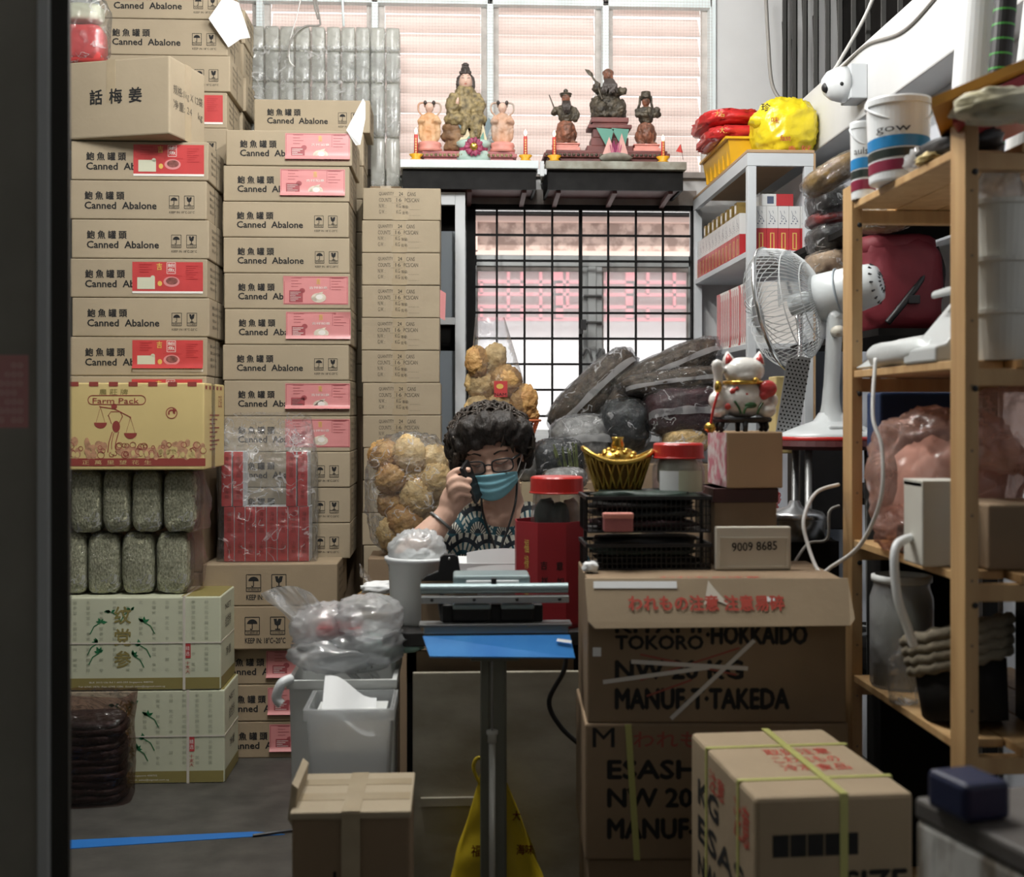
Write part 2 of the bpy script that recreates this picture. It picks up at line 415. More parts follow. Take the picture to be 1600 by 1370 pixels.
struct('floor', MB().box(XL - 0.1, -0.9, -0.1, XR + 0.4, YB + 0.15, 0), 'floor_concrete')
struct('ceiling', MB().box(XL - 0.1, -0.9, ZC, XR + 0.5, YB + 0.15, ZC + 0.12), 'ceiling_grey')
struct('wall_left', MB().box(XL - 0.1, -0.9, 0, XL, YB + 0.15, ZC), 'wall_grey')
struct('wall_light_block', MB().box(XL - 0.1, -0.9, 0, XR + 0.5, -0.8, 2.95).box(XL - 0.1, -0.9, 2.95, -1.5, -0.8, ZC).box(1.35, -0.9, 2.95, XR + 0.5, -0.8, ZC).box(-1.5, -0.9, 3.25, 1.35, -0.8, ZC), 'wall_grey')  # unseen wall added to block daylight from behind; its high slot lets fill in
struct('wall_right', MB().box(XRL, -0.8, 0, XRL + 0.12, YB + 0.15, 2.62), 'wall_blue')
struct('trim_1', MB().box(XR, -0.8, 2.327, XRL - 0.001, YB - 0.001, 2.58).mesh(bevel=0.006), 'wall_white')
struct('wall_upper_right', MB().box(1.80, -0.8, 2.62, 1.92, YB + 0.15, ZC), 'black_matt')
struct('trim_4', MB().box(XRL, -0.8, 2.58, 1.85, YB + 0.15, 2.62), 'black_matt')

# back wall with two openings
lx0, lx1 = X(150, YB), X(1116, YB); lz0 = Z(276, YB)
wx0, wx1 = X(733, YB), X(1087, YB); wz0, wz1 = Z(672, YB), Z(319, YB)
b = MB()
T = 0.15
b.box(XL, YB, 0, wx0, YB + T, lz0).box(wx1, YB, 0, XRL + 0.4, YB + T, lz0)
b.box(wx0, YB, 0, wx1, YB + T, wz0).box(wx0, YB, wz1, wx1, YB + T, lz0)
b.box(XL, YB, lz0, lx0, YB + T, ZC).box(lx1, YB, lz0, XRL + 0.4, YB + T, ZC)
struct('wall_back', b, 'wall_white')
struct('trim_2', MB().box(X(690, YB), YB - 0.05, Z(321, YB), X(1085, YB), YB - 0.001, Z(298, YB)), 'wall_dirty')

# louvre window: frame, mullions, one object per glass slat, wire mesh
w1 = thing('window_1', None, None); w1['kind'] = 'structure'
muls = [X(p, YB) for p in (150, 225, 405, 585, 765, 945, 1112)]
for i, x in enumerate(muls):
    obj('mullion', MB().box(x - 0.012, YB - 0.02, lz0, x + 0.017, YB + 0.05, ZC - 0.001).mesh(bevel=0.003), 'mullion', w1)
    obj('louvre_channel', MB().box(x - 0.038, YB + 0.04, lz0, x + 0.043, YB + 0.075, ZC - 0.001), 'mullion_dirty', w1)
obj('window_frame', MB().box(muls[0], YB - 0.02, Z(8, YB), muls[-1], YB + 0.03, Z(-6, YB)).mesh(bevel=0.003), 'mullion', w1)
obj('window_frame', MB().box(muls[0], YB - 0.03, lz0 - 0.001, muls[-1], YB + 0.1, lz0 + 0.025), 'wall_dirty', w1)
pitch = PX(31.6, YB); GLm = {}
for c in range(len(muls) - 1):
    x0, x1 = muls[c] + 0.044, muls[c + 1] - 0.039
    k = round(x1 - x0, 4)
    if k not in GLm:
        GLm[k] = mats(MB().box(0, -0.003, 0, x1 - x0, 0.003, pitch * 1.30).mesh(), 'louvre_glass')
    z = lz0 + 0.03; n = 0
    while z < ZC - 0.06:
        obj('louvre_pane', GLm[k], None, w1, loc=(x0, YB + 0.055 + 0.02, z + random.uniform(-0.002, 0.002)), rot=(R(-32 + random.uniform(-2, 2)), 0, 0))
        z += pitch
mb = MB(); s = 0.0145
x = muls[0]
while x < muls[-1]: mb.box(x, YB - 0.024, lz0, x + 0.0007, YB - 0.023, ZC - 0.002); x += s
z = lz0
while z < ZC: mb.box(muls[0], YB - 0.024, z, muls[-1], YB - 0.023, z + 0.0007); z += s
o = obj('wire_mesh', mb, 'mullion_dirty', w1); o['kind'] = 'stuff'

# barred window: black grille, aluminium casement behind, glass panes
w2 = thing('window_2', None, None); w2['kind'] = 'structure'
gy = YB - 0.03
fw = PX(10, YB)
obj('grille_frame', MB().box(wx0 - 0.01, gy - 0.015, wz0 - 0.02, wx0 + fw, gy + 0.015, wz1 + 0.01), 'black_metal', w2)
obj('grille_frame', MB().box(wx1 - fw, gy - 0.015, wz0 - 0.02, wx1 + 0.01, gy + 0.015, wz1 + 0.01), 'black_metal', w2)
obj('grille_frame', MB().box(wx0, gy - 0.015, wz1 - fw, wx1, gy + 0.015, wz1 + 0.01), 'black_metal', w2)
for i, p in enumerate((776, 819, 862, 906, 949, 992, 1034)):
    t = 5.5 if p == 906 else 3.2
    obj('grille_bar', MB().box(X(p, YB) - PX(t / 2, YB), gy - 0.006, wz0 - 0.02, X(p, YB) + PX(t / 2, YB), gy + 0.006, wz1 - fw), 'black_metal', w2)
zz = [Z(p, YB) for p in (368, 408, 449, 489, 529, 569, 609, 650)]
for z in zz:
    obj('grille_bar', MB().box(wx0 + fw, gy - 0.005, z - 0.005, wx1 - fw, gy + 0.007, z + 0.005), 'black_metal', w2)
obj('grille_latch', MB().box(X(906, YB), gy - 0.03, Z(516, YB), X(914, YB), gy + 0.0, Z(500, YB)).box(X(903, YB), gy - 0.025, Z(522, YB), X(909, YB), gy, Z(514, YB)), 'black', w2)
ay = YB + 0.06
obj('casement_rail', MB().box(wx0, ay, Z(413, YB), wx1, ay + 0.05, Z(395, YB)).mesh(bevel=0.004), 'aluminium', w2)
for a, c in ((908, 944),):
    obj('casement_post', MB().box(X(a + 4, YB), ay, wz0, X(c, YB), ay + 0.05, Z(413, YB)).box(X(a + 12, YB), ay - 0.012, wz0, X(a + 26, YB), ay, Z(413, YB)).mesh(bevel=0.004), 'aluminium', w2)
    for py in (458, 500):
        obj('casement_hinge', MB().box(X(a + 6, YB), ay - 0.02, Z(py + 3, YB), X(c - 2, YB), ay, Z(py, YB)), 'steel', w2)
    for sx in (916, 938):
        obj('casement_handle', MB().tube([at(sx - 6, 556, ay - 0.02), at(sx, 545, ay - 0.03), at(sx + 5, 546, ay - 0.03), at(sx + 8, 560, ay - 0.03)], 0.006, 6).mesh(smooth=True), 'steel', w2)
for a, c in ((734, 745), (1080, 1087)):
    obj('casement_post', MB().box(X(a, YB), ay, wz0, X(c, YB), ay + 0.05, Z(395, YB)), 'aluminium', w2)
for a, c in ((745, 912), (944, 1080)):
    obj('casement_sash', MB().box(X(a, YB), ay + 0.01, Z(420, YB), X(c, YB), ay + 0.04, Z(413, YB)).box(X(a, YB), ay + 0.01, wz0, X(a + 2, YB), ay + 0.04, Z(420, YB)).box(X(c - 2, YB), ay + 0.01, wz0, X(c, YB), ay + 0.04, Z(420, YB)), 'wall_dirty', w2)
    obj('window_pane', MB().box(X(a + 2, YB), ay + 0.022, wz0, X(c - 2, YB), ay + 0.026, Z(420, YB)), 'window_glass', w2)
struct('trim_3', MB().box(wx0 - 0.02, YB - 0.06, Z(690, YB), wx1 + 0.02, YB - 0.001, wz0 - 0.021), 'white_paint')

# outside: pale neighbouring building with a pink parapet and fretwork
YO = 9.0
ob = thing('neighbour_building', 'sunlit white building with pink fretwork band seen through the barred window', 'building', (0, YO, 0))
obj('wall', MB().box(-6, 0.1, -0.5, 7, 0.4, Z(430, YO)), 'outside_white', ob)
obj('fretwork_backing', MB().box(-6, 0.04, Z(500, YO), 7, 0.099, Z(418, YO)), 'fret_back', ob)
fz0, fz1 = Z(498, YO), Z(420, YO); dz = (fz1 - fz0) / 4
def frb(x0, z0, x1, z1): obj('fretwork_bar', MB().box(x0, 0, z0, x1, 0.04, z1), 'fret_red', ob)
for k in range(5): frb(-0.6, fz0 + k * dz - 0.011, 2.6, fz0 + k * dz + 0.011)
random.seed(5)
xx = -0.6
while xx < 2.6:
    for k in range(4):
        if random.random() < 0.72: frb(xx - 0.011, fz0 + k * dz, xx + 0.011, fz0 + (k + 1) * dz)
    xx += random.choice((0.10, 0.10, 0.14, 0.2))
for x in (0.77, 1.31): frb(x - 0.035, fz0, x + 0.035, fz1)
YP = 7.4
pp = ob; py_ = YP - YO
for pa_ in (562, 1285): obj('return_wall', MB().box(X(pa_, YP), py_ + .2, Z(396, YP), X(pa_ + 12, YP), .2, Z(345, YP)), 'pink_wall', ob)
obj('parapet_band', MB().box(X(560, YP), 0, Z(396, YP), X(1300, YP), 0.25, Z(345, YP)).mesh(bevel=0.01), 'pink_concrete', pp, loc=(0, py_, 0))
obj('moulding', MB().box(X(560, YP), -0.06, Z(347, YP), X(1300, YP), 0.2, Z(339, YP)).box(X(560, YP), -0.04, Z(399, YP), X(1300, YP), 0.2, Z(392, YP)), 'pink_wall', pp, loc=(0, py_, 0))
obj('moulding', MB().box(X(740, YP), -0.04, Z(394, YP), X(746, YP), 0, Z(346, YP)), 'pink_wall', pp, loc=(0, py_, 0))
obj('gutter', MB().box(X(560, YP), -0.12, Z(338, YP), X(1300, YP), -0.02, Z(334, YP)), 'black_metal', pp, loc=(0, py_, 0))

# folding gate above the right-hand beam
gt = thing('folding_gate', 'dark collapsible metal gate in the opening above the white beam', 'gate', (1.50, 0, 2.585))
random.seed(3)
y = 5.55; i = 0
flat = mats(MB().box(-0.004, -0.014, 0, 0.004, 0.014, ZC - 2.585).mesh(), 'gate_grey')
edge = mats(MB().box(-0.008, -0.0045, 0, 0.008, 0.0045, ZC - 2.585).mesh(), 'gate_light')
wedge = mats(MB().prism([(0, 0), (0.03, 0.30), (-0.03, 0.30)], -0.002, 0.002).mesh(), 'gate_grey')
while y > 2.6:
    obj('gate_bar', edge if i % 2 else flat, None, gt, loc=(0 if i % 2 else 0.03, y, 0))
    if i % 2 == 0:
        for k in range(2): obj('gate_strut', wedge, None, gt, loc=(0.012, y - 0.03, (0.09 if i % 4 else 0.22) + k * 0.33), rot=(0, 0, R(90)))
    y -= 0.08; i += 1
obj('gate_rail', MB().box(-0.012, 2.6, 0.0, 0.04, 5.59, 0.012), 'gate_grey', gt)

# near doorway jamb on the left edge of the picture
YJ = 2.0
d1 = thing('door_1', None, None); d1['kind'] = 'structure'
obj('door_jamb', MB().box(X(-160, YJ), YJ, 0, X(62, YJ), YJ + 0.10, ZC), 'jamb', d1)
obj('door_stop', MB().box(X(60, YJ), YJ - 0.008, 0, X(78, YJ), YJ + 0.10, ZC).mesh(bevel=0.002), 'jamb_edge', d1)
obj('door_edge', MB().box(X(76, YJ), YJ + 0.004, 0, X(106, YJ), YJ + 0.016, ZC), 'jamb_dark', d1)
stk = MB().rect(X(-20, YJ), Z(668, YJ), X(45, YJ), Z(556, YJ)); stk.m(1)
random.seed(2)
for r_ in range(7):
    for c_ in range(4): 
        if random.random() < 0.8: stk.ring(X(2 + c_ * 10, YJ), Z(572 + r_ * 14, YJ), 0.004, 0.0012, 10, -0.0004)
mat('sticker_red', (0.62, 0.30, 0.28), 0.6); mat('sticker_pale', (0.9, 0.7, 0.68), 0.6)
obj('door_sticker', stk, ['sticker_red', 'sticker_pale'], d1, loc=(0, YJ - 0.0006, 0))

# fluorescent fittings on the ceiling (their light is set at the top)
mat('tube_glow', (1, 0.97, 0.92), 0.4, emit=2.0)
for i, (x, y, z, p) in enumerate(TUBES):
    t = thing('tube_fitting', ['white fluorescent tube fitting on the ceiling, front left', 'white fluorescent tube fitting on the ceiling, front right', 'white fluorescent tube fitting on the ceiling, rear left', 'white fluorescent tube fitting on the ceiling, rear right'][i], 'lamp', (x, y, ZC))
    obj('housing', MB().box(-0.04, -0.62, -0.06, 0.04, 0.62, 0).mesh(bevel=0.006), 'white_paint', t)
    obj('tube', MB().tube([(0, -0.6, -0.09), (0, 0.6, -0.09)], 0.014, 10).mesh(smooth=True), 'tube_glow', t)
    obj('suspension', MB().box(-0.03, -0.61, -0.11, 0.03, -0.6, -0.05).box(-0.03, 0.6, -0.11, 0.03, 0.61, -0.05), 'white_paint', t)
    

# blue tape on the floor
def fl(px, py): 
    Y = EYE * F / (py - HOR); return Vector((X(px, Y), Y, 0))
a0, a1, a2, a3 = fl(60, 1318), fl(445, 1299), fl(400, 1294), fl(60, 1304)
mb = MB(); mb.add([a0 + Vector((0, 0, 0.002)), a1 + Vector((0, 0, 0.002)), a2 + Vector((0, 0, 0.002)), a3 + Vector((0, 0, 0.002)), a0, a1, a2, a3], [(0, 1, 2, 3), (0, 4, 5, 1), (1, 5, 6, 2), (2, 6, 7, 3), (3, 7, 4, 0)])
tag(obj('floor_tape', mb, 'tape_blue'), 'strip of blue tape stuck across the grey concrete floor', 'tape')
tag(obj('black_strap', MB().tube(bez([fl(395, 1302) + Vector((0, 0, .005)), fl(430, 1299) + Vector((0, 0, .008)), fl(470, 1293) + Vector((0, 0, .005))]), 0.005, 6), 'cable_black'), 'short black strap end lying on the blue floor tape', 'strap')
# ================================================================ cartons on the left
ORD = ['topmost', 'second', 'third', 'fourth', 'fifth', 'sixth', 'seventh', 'eighth', 'ninth', 'tenth', 'eleventh', 'twelfth', 'thirteenth', 'fourteenth', 'fifteenth', 'lowest']
def umbrella(b, x0, z0, x1, z1, cap=''):
    w, h = x1 - x0, z1 - z0; t = w * 0.05
    b.line([(x0, z0), (x1, z0), (x1, z1), (x0, z1), (x0, z0)], t); b.line([(x0, z0 + h * .22), (x1, z0 + h * .22)], t)
    cx, cz = (x0 + x1) / 2, z0 + h * .62
    b.plate([(cx + w * .36 * math.cos(a * PI / 10), cz + h * .26 * math.sin(a * PI / 10)) for a in range(11)])
    b.line([(cx, cz), (cx, z0 + h * .32), (cx - w * .08, z0 + h * .28), (cx - w * .14, z0 + h * .34)], t * 1.3)
    b.text('防潮防湿', x0 + w * .1, z0 + h * .05, x1 - w * .1, z0 + h * .17)
def goblet(b, x0, z0, x1, z1):
    w, h = x1 - x0, z1 - z0; t = w * 0.05
    b.line([(x0, z0), (x1, z0), (x1, z1), (x0, z1), (x0, z0)], t); b.line([(x0, z0 + h * .22), (x1, z0 + h * .22)], t)
    cx = (x0 + x1) / 2
    b.plate([(cx, z0 + h * .48), (cx + w * .2, z0 + h * .58), (cx + w * .28, z0 + h * .9), (cx + w * .06, z0 + h * .9), (cx - w * .04, z0 + h * .74), (cx - w * .06, z0 + h * .9), (cx - w * .28, z0 + h * .9), (cx - w * .2, z0 + h * .58)])
    b.rect(cx - w * .04, z0 + h * .3, cx + w * .04, z0 + h * .5); b.rect(cx - w * .18, z0 + h * .27, cx + w * .18, z0 + h * .33)
    b.text('小心轻放', x0 + w * .1, z0 + h * .05, x1 - w * .1, z0 + h * .17)
def abalone_print(W, h):
    b = MB()
    b.text('鮑 魚 罐 頭', .113 * W, h * .50, .40 * W, h * .71, 0.07)
    b.text('Canned  Abalone', .113 * W, h * .26, .634 * W, h * .44, 0.10)
    umbrella(b, .727 * W, h * .28, .797 * W, h * .61); goblet(b, .838 * W, h * .28, .908 * W, h * .61)
    b.text('KEEP IN 18°C-20°C', .727 * W, h * .155, .912 * W, h * .215)
    return b.mesh()
def side_print(d, h):
    b = MB()
    for i, s in enumerate(('數量 QUANTITY 24 CANS', '粒數 COUNTS PCS/CAN', '淨重 N.W.  KG', '毛重 G.W.  KG')):
        b.text(s, d * .18, h * (.74 - i * .17), d * (.8 if i < 2 else .55), h * (.83 - i * .17), 0.01)
    return b.mesh()
def label_sheet(w, h, curl=0.0, corner=0.0, seed=0):
    """thin sheet standing 1 mm off the carton, lower edge / a corner lifting"""
    def fn(u, v):
        y = -0.0012
        if curl and v < 0.25: y -= curl * ((0.25 - v) / 0.25) ** 2
        z = v * h
        if curl and v < 0.25: z += curl * 0.8 * ((0.25 - v) / 0.25) ** 2
        if corner > 0 and u + v > 1.75: y -= corner * (u + v - 1.75) * 2; 
        if corner < 0 and v - u > 0.8: y += corner * (v - u - 0.8) * 2
        return (u * w, y, z)
    return MB().grid(fn, 12, 8).mesh(smooth=True)
def label_art(kind, w, h):
    b = MB(); y = -0.0022
    R_ = lambda x0, z0, x1, z1: b.rect(x0 * w, z0 * h, x1 * w, z1 * h, y)
    if kind == 'red':
        b.m(0); R_(.07, .12, .32, .5); b.disc(.29 * w, .5 * h, .03 * w, .06 * h, 12, y)
        b.m(1); b.text('吉', .345 * w, .74 * h, .42 * w, .96 * h, .05, y); b.disc(.39 * w, .3 * h, .032 * w, .085 * h, 14, y)
        b.m(3); b.text('鮑魚', .50 * w, .66 * h, .60 * w, .96 * h, .0, y, vertical=True); b.line([(.49 * w, .62 * h), (.61 * w, .62 * h), (.61 * w, .98 * h), (.49 * w, .98 * h), (.49 * w, .62 * h)], .006 * w, y)
        b.m(4); b.disc(.555 * w, .36 * h, .115 * w, .17 * h, 20, y); b.m(2); b.disc(.56 * w, .38 * h, .085 * w, .12 * h, 16, y - .0003)
        b.m(5)
        for i in range(7): R_(.76, .86 - i * .07, .93 - (i % 3) * .03, .88 - i * .07)
        for i in range(4): R_(.1, .9 - i * .08, .28 - (i % 2) * .05, .925 - i * .08)
        b.text('Premium Abalone', .44 * w, .54 * h, .70 * w, .58 * h, 0, y)
        b.m(3); R_(0, -.02, 1, .05)
        return mats(b.mesh(), ['label_pale', 'gold_ink', 'abalone', 'white_print', 'label_pink', 'label_red_dark'])
    b.m(0); R_(.09, .08, .30, .5); b.disc(.29 * w, .49 * h, .045 * w, .09 * h, 12, y)
    b.m(3)
    for i in range(6): R_(.105, .42 - i * .06, .27 - (i % 3) * .04, .445 - i * .06)
    b.m(1); b.text('吉', .51 * w, .72 * h, .57 * w, .92 * h, .05, y)
    b.m(4); b.disc(.545 * w, .24 * h, .115 * w, .17 * h, 20, y); b.plate([(.43 * w, .2 * h), (.5 * w, .1 * h), (.62 * w, .46 * h), (.55 * w, .42 * h)], y)
    b.m(3); b.disc(.555 * w, .27 * h, .055 * w, .09 * h, 16, y - .0003); b.text('吉祥如意', .40 * w, .55 * h, .68 * w, .64 * h, 0, y)
    b.m(2)
    for i in range(5): R_(.74, .92 - i * .1, .93 - (i % 3) * .04, .935 - i * .1)
    b.line([(.72 * w, .52 * h), (.72 * w, .95 * h), (.95 * w, .95 * h)], .004 * w, y)
    for i in range(4): R_(.12, .93 - i * .1, .28 - (i % 2) * .05, .945 - i * .1)
    b.line([(.015 * w, .03 * h), (.985 * w, .03 * h), (.985 * w, .97 * h), (.015 * w, .97 * h), (.015 * w, .03 * h)], .006 * w, y)
    return mats(b.mesh(), ['label_pink_dark', 'gold_ink', 'label_pink_dark', 'white_print', 'oyster'])
AB = {}
def abalone(loc, W, d, h, label, kind=None, lx=0.47, curl=0.0, corner=0.0, rz=0, group=None, side=True, plain=False, tint='cardboard'):
    k = (round(W, 3), round(d, 3), round(h, 3))
    if k not in AB:
        AB[k] = (mats(carton(W, d, h), tint), mats(abalone_print(W, h), 'ink'), mats(side_print(d, h), 'ink_soft'))
    body, pr, sp = AB[k]
    t = thing('abalone_carton', label, 'carton', loc, rz, group)
    obj('body', body, None, t)
    if not plain: obj('printed_text', pr, None, t, loc=(0, -0.0009, 0))
    if side:
        obj('side_text', sp, None, t, loc=(W + 0.0009, 0, 0), rot=(0, 0, PI / 2))
        obj('flap_seam', MB().box(W, d * .49, 0.002, W + 0.001, d * .505, h - 0.002), 'ink_soft', t)
    if kind:
        lw, lh = W * 0.515, h * 0.80
        ls = obj('paper_label', label_sheet(lw, lh, curl, corner), 'label_red' if kind == 'red' else 'label_pink', t, loc=(lx * W, 0, h * .12))
        kk = (kind, round(lw, 3))
        if kk not in AB: AB[kk] = label_art(kind, lw, lh)
        obj('label_print', AB[kk], None, ls)
    return t
jit = lambda a: random.uniform(-a, a)
random.seed(11)
# --- near-left stack of seven
Y1 = 4.60; W1 = PX(209, Y1); h1 = PX(60.3, Y1); ztop = Z(220, Y1, 215)
kinds = {0: ('red', 0, 0), 3: ('red', 0, 0), 5: ('red', 0.012, 0), 6: ('red', 0, 0)}
for i in range(7):
    kd = kinds.get(i); dx = [0.004, -.002, .006, .0, .008, .0, -.002][i]
    abalone((X(109, Y1) + dx, Y1, ztop - (i + 1) * h1 + 0.0), W1, 0.31, h1 - 0.0022, f"abalone carton {'with red label' if kd else 'without label'}, {ORD[i]} of the stack above the yellow peanut carton",
            kd and kd[0], .455, kd[1] if kd else 0, 0, R(jit(.4)), 'abalone cartons in the left stack')
zb = ztop - 7 * h1
def plain_carton(loc, w, d, h, label, m='cardboard_dark', rz=0, name='plain_carton'):
    t = thing(name, label, 'carton', loc, rz)
    obj('body', carton(w, d, h), m, t)
    obj('tape', MB().box(w * .5 - .024, -0.0008, h * .72, w * .5 + .024, 0, h).box(w * .5 - .024, -0.0008, h, w * .5 + .024, d, h + .0008), 'tape', t)
    return t
plain_carton((X(112, Y1), Y1 + .005, 0), W1 - .02, .3, .70, 'large brown carton behind the pale green herb cartons')
plain_carton((X(112, Y1), Y1 + .005, .703), W1 - .02, .3, zb - .705, 'brown carton behind the bagged dried herbs')
# --- stack behind it, two deep
Y2 = 4.94; W2 = PX(198, Y2); h2 = PX(56, Y2); zt = Z(-28, Y2, 250)
for i in range(12):
    kd = 'red' if i in (3, 5) else None
    for j in range(2):
        if j and i > 6: continue
        abalone((X(155, Y2) + [0.0, -.006, .004, -.01, -.004, 0, 0, 0, 0, 0, 0, 0][i] + j * .01, Y2 + j * .315, zt - (i + 1) * h2), W2, 0.305, h2 - 0.002,
                (f"abalone carton high in the stack behind the plum carton, {ORD[i]} of the front row" if j == 0 else f"abalone carton touching the louvre wall behind the plum carton, {ORD[i]} of its stack"),
                kd if j == 0 else None, .455, 0, 0, R(jit(.5)), 'abalone cartons in the far left stack')
plain_carton((X(155, Y2), Y2, 0), W2, .62, zt - 12 * h2 - .001, 'tall brown carton at the foot of the far left stack')
# --- middle stack of twelve
Y3 = 4.79; W3 = PX(194, Y3); h3 = PX(55.4, Y3); z3 = Z(203, Y3, 450)
mk = {0: ('pink', .47, .01, 0), 1: ('pink', .45, .008, 0), 4: ('pink', .47, 0, -.02), 5: ('pink', .485, .006, .02), 7: ('pink', .485, .014, 0), 8: ('pink', .485, 0, 0)}
offs = [353, 349, 348, 349, 350, 351, 348, 350, 350, 350, 350, 350]
for i in range(12):
    k = mk.get(i)
    abalone((X(offs[i], Y3), Y3, z3 - (i + 1) * h3), W3, 0.36, h3 - 0.002, f"abalone carton {'with pink label' if k else 'without label'}, {ORD[i]} of the middle stack",
            k and k[0], k[1] if k else .47, k[2] if k else 0, k[3] if k else 0, R(jit(.35)), 'abalone cartons in the middle stack')
Y3b = 5.20; W3b = W3; 
zt = Z(155, Y3b, 480)
for i in range(9):
    abalone((X(397, Y3b) + (0 if i == 0 else jit(.005) - .03), Y3b, zt - (i + 1) * .1405), W3b, 0.24, .1385, f"abalone carton in the row behind the middle stack, {ORD[i]} from the top", None, group='abalone cartons behind the middle stack')
plain_carton((X(397, Y3b) - .03, Y3b, 0), W3b, .24, zt - 9 * .1405 - .001, 'tall brown carton at the foot of the row behind the middle stack')
# clear tape on that top carton, loose paper sheets
def paper_flag(name, pts, Y0, dy, label):
    P = [at(p[0], p[1], Y0 + dy * i) for i, p in enumerate(pts)]
    c = sum(P, Vector()) / len(P)
    b = MB(); n = len(P)
    b.add([p for p in P] + [p + Vector((0, .0008, 0)) for p in P], [tuple(range(n)), tuple(range(2 * n - 1, n - 1, -1))] + [(i, i + n, (i + 1) % n + n, (i + 1) % n) for i in range(n)])
    return tag(obj(name, b, 'paper'), label, 'paper')
paper_flag('paper_sheet', [(326, 29), (350, -6), (373, 4), (391, 59), (376, 61), (357, 74)], Y2 - .05, .006, 'white paper sheet flapping off the top abalone cartons at the upper left')
paper_flag('paper_sheet', [(541, 203), (567, 154), (571, 160), (571, 185), (563, 226), (556, 227)], Y3 - .02, .004, 'white torn paper hanging over the top of the middle stack')
# --- big cartons under the middle stack and three at the floor
Y4 = 4.58
def umb_carton(py0, z0, z1, px0, px1, label, dx):
    w = X(px1, Y4) - X(px0, Y4); h = z1 - z0
    t = thing('umbrella_carton', label, 'carton', (X(px0, Y4), Y4, z0))
    obj('body', carton(w, .40, h - .002), 'cardboard_brown', t)
    b = MB(); ux = X(385 + dx, Y4) - X(px0, Y4); s = PX(1, Y4)
    umbrella(b, ux, h * .34, ux + 22 * s, h * .74); goblet(b, ux + 39 * s, h * .34, ux + 61 * s, h * .74)
    b.text('KEEP IN: 18°C~20°C', ux, h * .14, ux + 62 * s, h * .27, .06)
    obj('printed_text', b, 'ink', t, loc=(0, -.0009, 0))
    obj('side_text', side_print(.38, h), 'ink_soft', t, loc=(w + .0009, 0, 0), rot=(0, 0, PI / 2))
z_a, z_b, z_c = 0.417, 0.580, 0.7372
umb_carton(943, z_a, z_b, 318, 523, 'brown carton with umbrella and glass marks, lower of the two under the middle stack', -2)
umb_carton(876, z_b, z_c, 316, 527, 'brown carton with umbrella and glass marks, under the red gift boxes', 0)
Y5 = 4.62
for i in range(3):
    abalone((X(328, Y5) + [0, .006, .012][i], Y5, .417 - (i + 1) * .139), PX(208, Y5), .36, .137, f"pink-labelled abalone carton near the floor beside the white bins, {['upper', 'middle', 'lowest'][i]} of three",
            'pink', .415, .012, 0, R(jit(.4)), 'abalone cartons on the floor', tint='cardboard_brown')
# --- tall stack of can cartons
Y6 = 5.0; W6 = PX(121, Y6); h6 = PX(50.6, Y6); z6 = Z(293, Y6, 630)
b = MB(); s = 1 / 121.; g = lambda y: (50 - y) / 50.
tx = lambda t, x0, x1, y0, y1, bo=.0: b.text(t, x0 * s * W6, g(y1) * h6, x1 * s * W6, g(y0) * h6, bo)
b.m(0)
for (r, y) in ((0, 7), (1, 16.3), (2, 25.3), (3, 34.5)):
    if r == 0: tx('QUANTITY', 25, 48, y, y + 6, .005); tx('CANS', 69, 82, y, y + 6, .005); b.line([(48 * s * W6, g(y + 7.5) * h6), (66 * s * W6, g(y + 7.5) * h6)], .0006)
    if r == 1: tx('COUNTS', 25, 44, y, y + 6, .005); tx('PCS/CAN', 65, 87, y, y + 6, .005); b.line([(44 * s * W6, g(y + 7.5) * h6), (63 * s * W6, g(y + 7.5) * h6)], .0006)
    if r > 1:
        tx(('N.W. :', 'G.W. :')[r - 2], 25, 36, y, y + 6, .005); tx('KG', 52, 59, y, y + 6, .005); tx(('等級:', '批号:')[r - 2], 61, 71, y + 2, y + 7, .005)
        b.line([(72 * s * W6, g(y + 8.5) * h6), (89 * s * W6, g(y + 8.5) * h6)], .0006)
b.m(1); tx('24', 56, 62, 7, 12.5, .01)
can_pr = b.mesh(); mats(can_pr, ['ink_soft', 'ink'])
cnt = mats(MB().text('16', 52 * s * W6, g(22) * h6, 60 * s * W6, g(16) * h6, .01).mesh(), 'ink_soft')
cbody = mats(carton(W6, .33, h6 - .002), 'cardboard')
ctape = mats(MB().box(W6 * .38, -.0006, 0, W6 * .58, -.0001, h6 * .2).box(W6 * .40, -.0005, h6 * .2, W6 * .56, -.0001, h6 - .004).mesh(), 'tape')
offs = [567, 565.5, 565.5, 565.5, 565, 565, 567, 567, 568, 567, 566, 568, 567, 566, 567, 567]
for i in range(16):
    t = thing('can_carton', f"plain carton printed with can quantities, {ORD[i]} of the narrow stack beside the grey cabinet", 'carton', (X(offs[i], Y6), Y6, z6 - (i + 1) * h6), R(jit(.4)), 'can cartons in the narrow stack')
    obj('body', cbody, None, t); obj('packing_tape', ctape, None, t)
    obj('printed_text', can_pr, None, t, loc=(0, -.0012, 0)); obj('stamped_number', cnt, None, t, loc=(0, -.0012, 0))
    if i == 3: obj('loose_flap', MB().prism([(0, 0), (.02, -.012), (.024, .10), (0, .115)], 0, .002), 'label_pink', t, loc=(W6 + .001, 0, .0))
pl = thing('wooden_pallet', 'low wooden pallet under the narrow carton stack', 'pallet', (X(562, Y6), Y6 - .01, 0))
zz0 = z6 - 16 * h6 - .002
for k in range(4): obj('slat', MB().box(0, k * .09, zz0 - .02, W6 + .03, k * .09 + .07, zz0).mesh(bevel=.002), 'cardboard_dark', pl)
for k in range(2): obj('runner', MB().box(k * (W6 - .03), 0, 0, k * (W6 - .03) + .05, .34, zz0 - .02), 'cardboard_dark', pl)

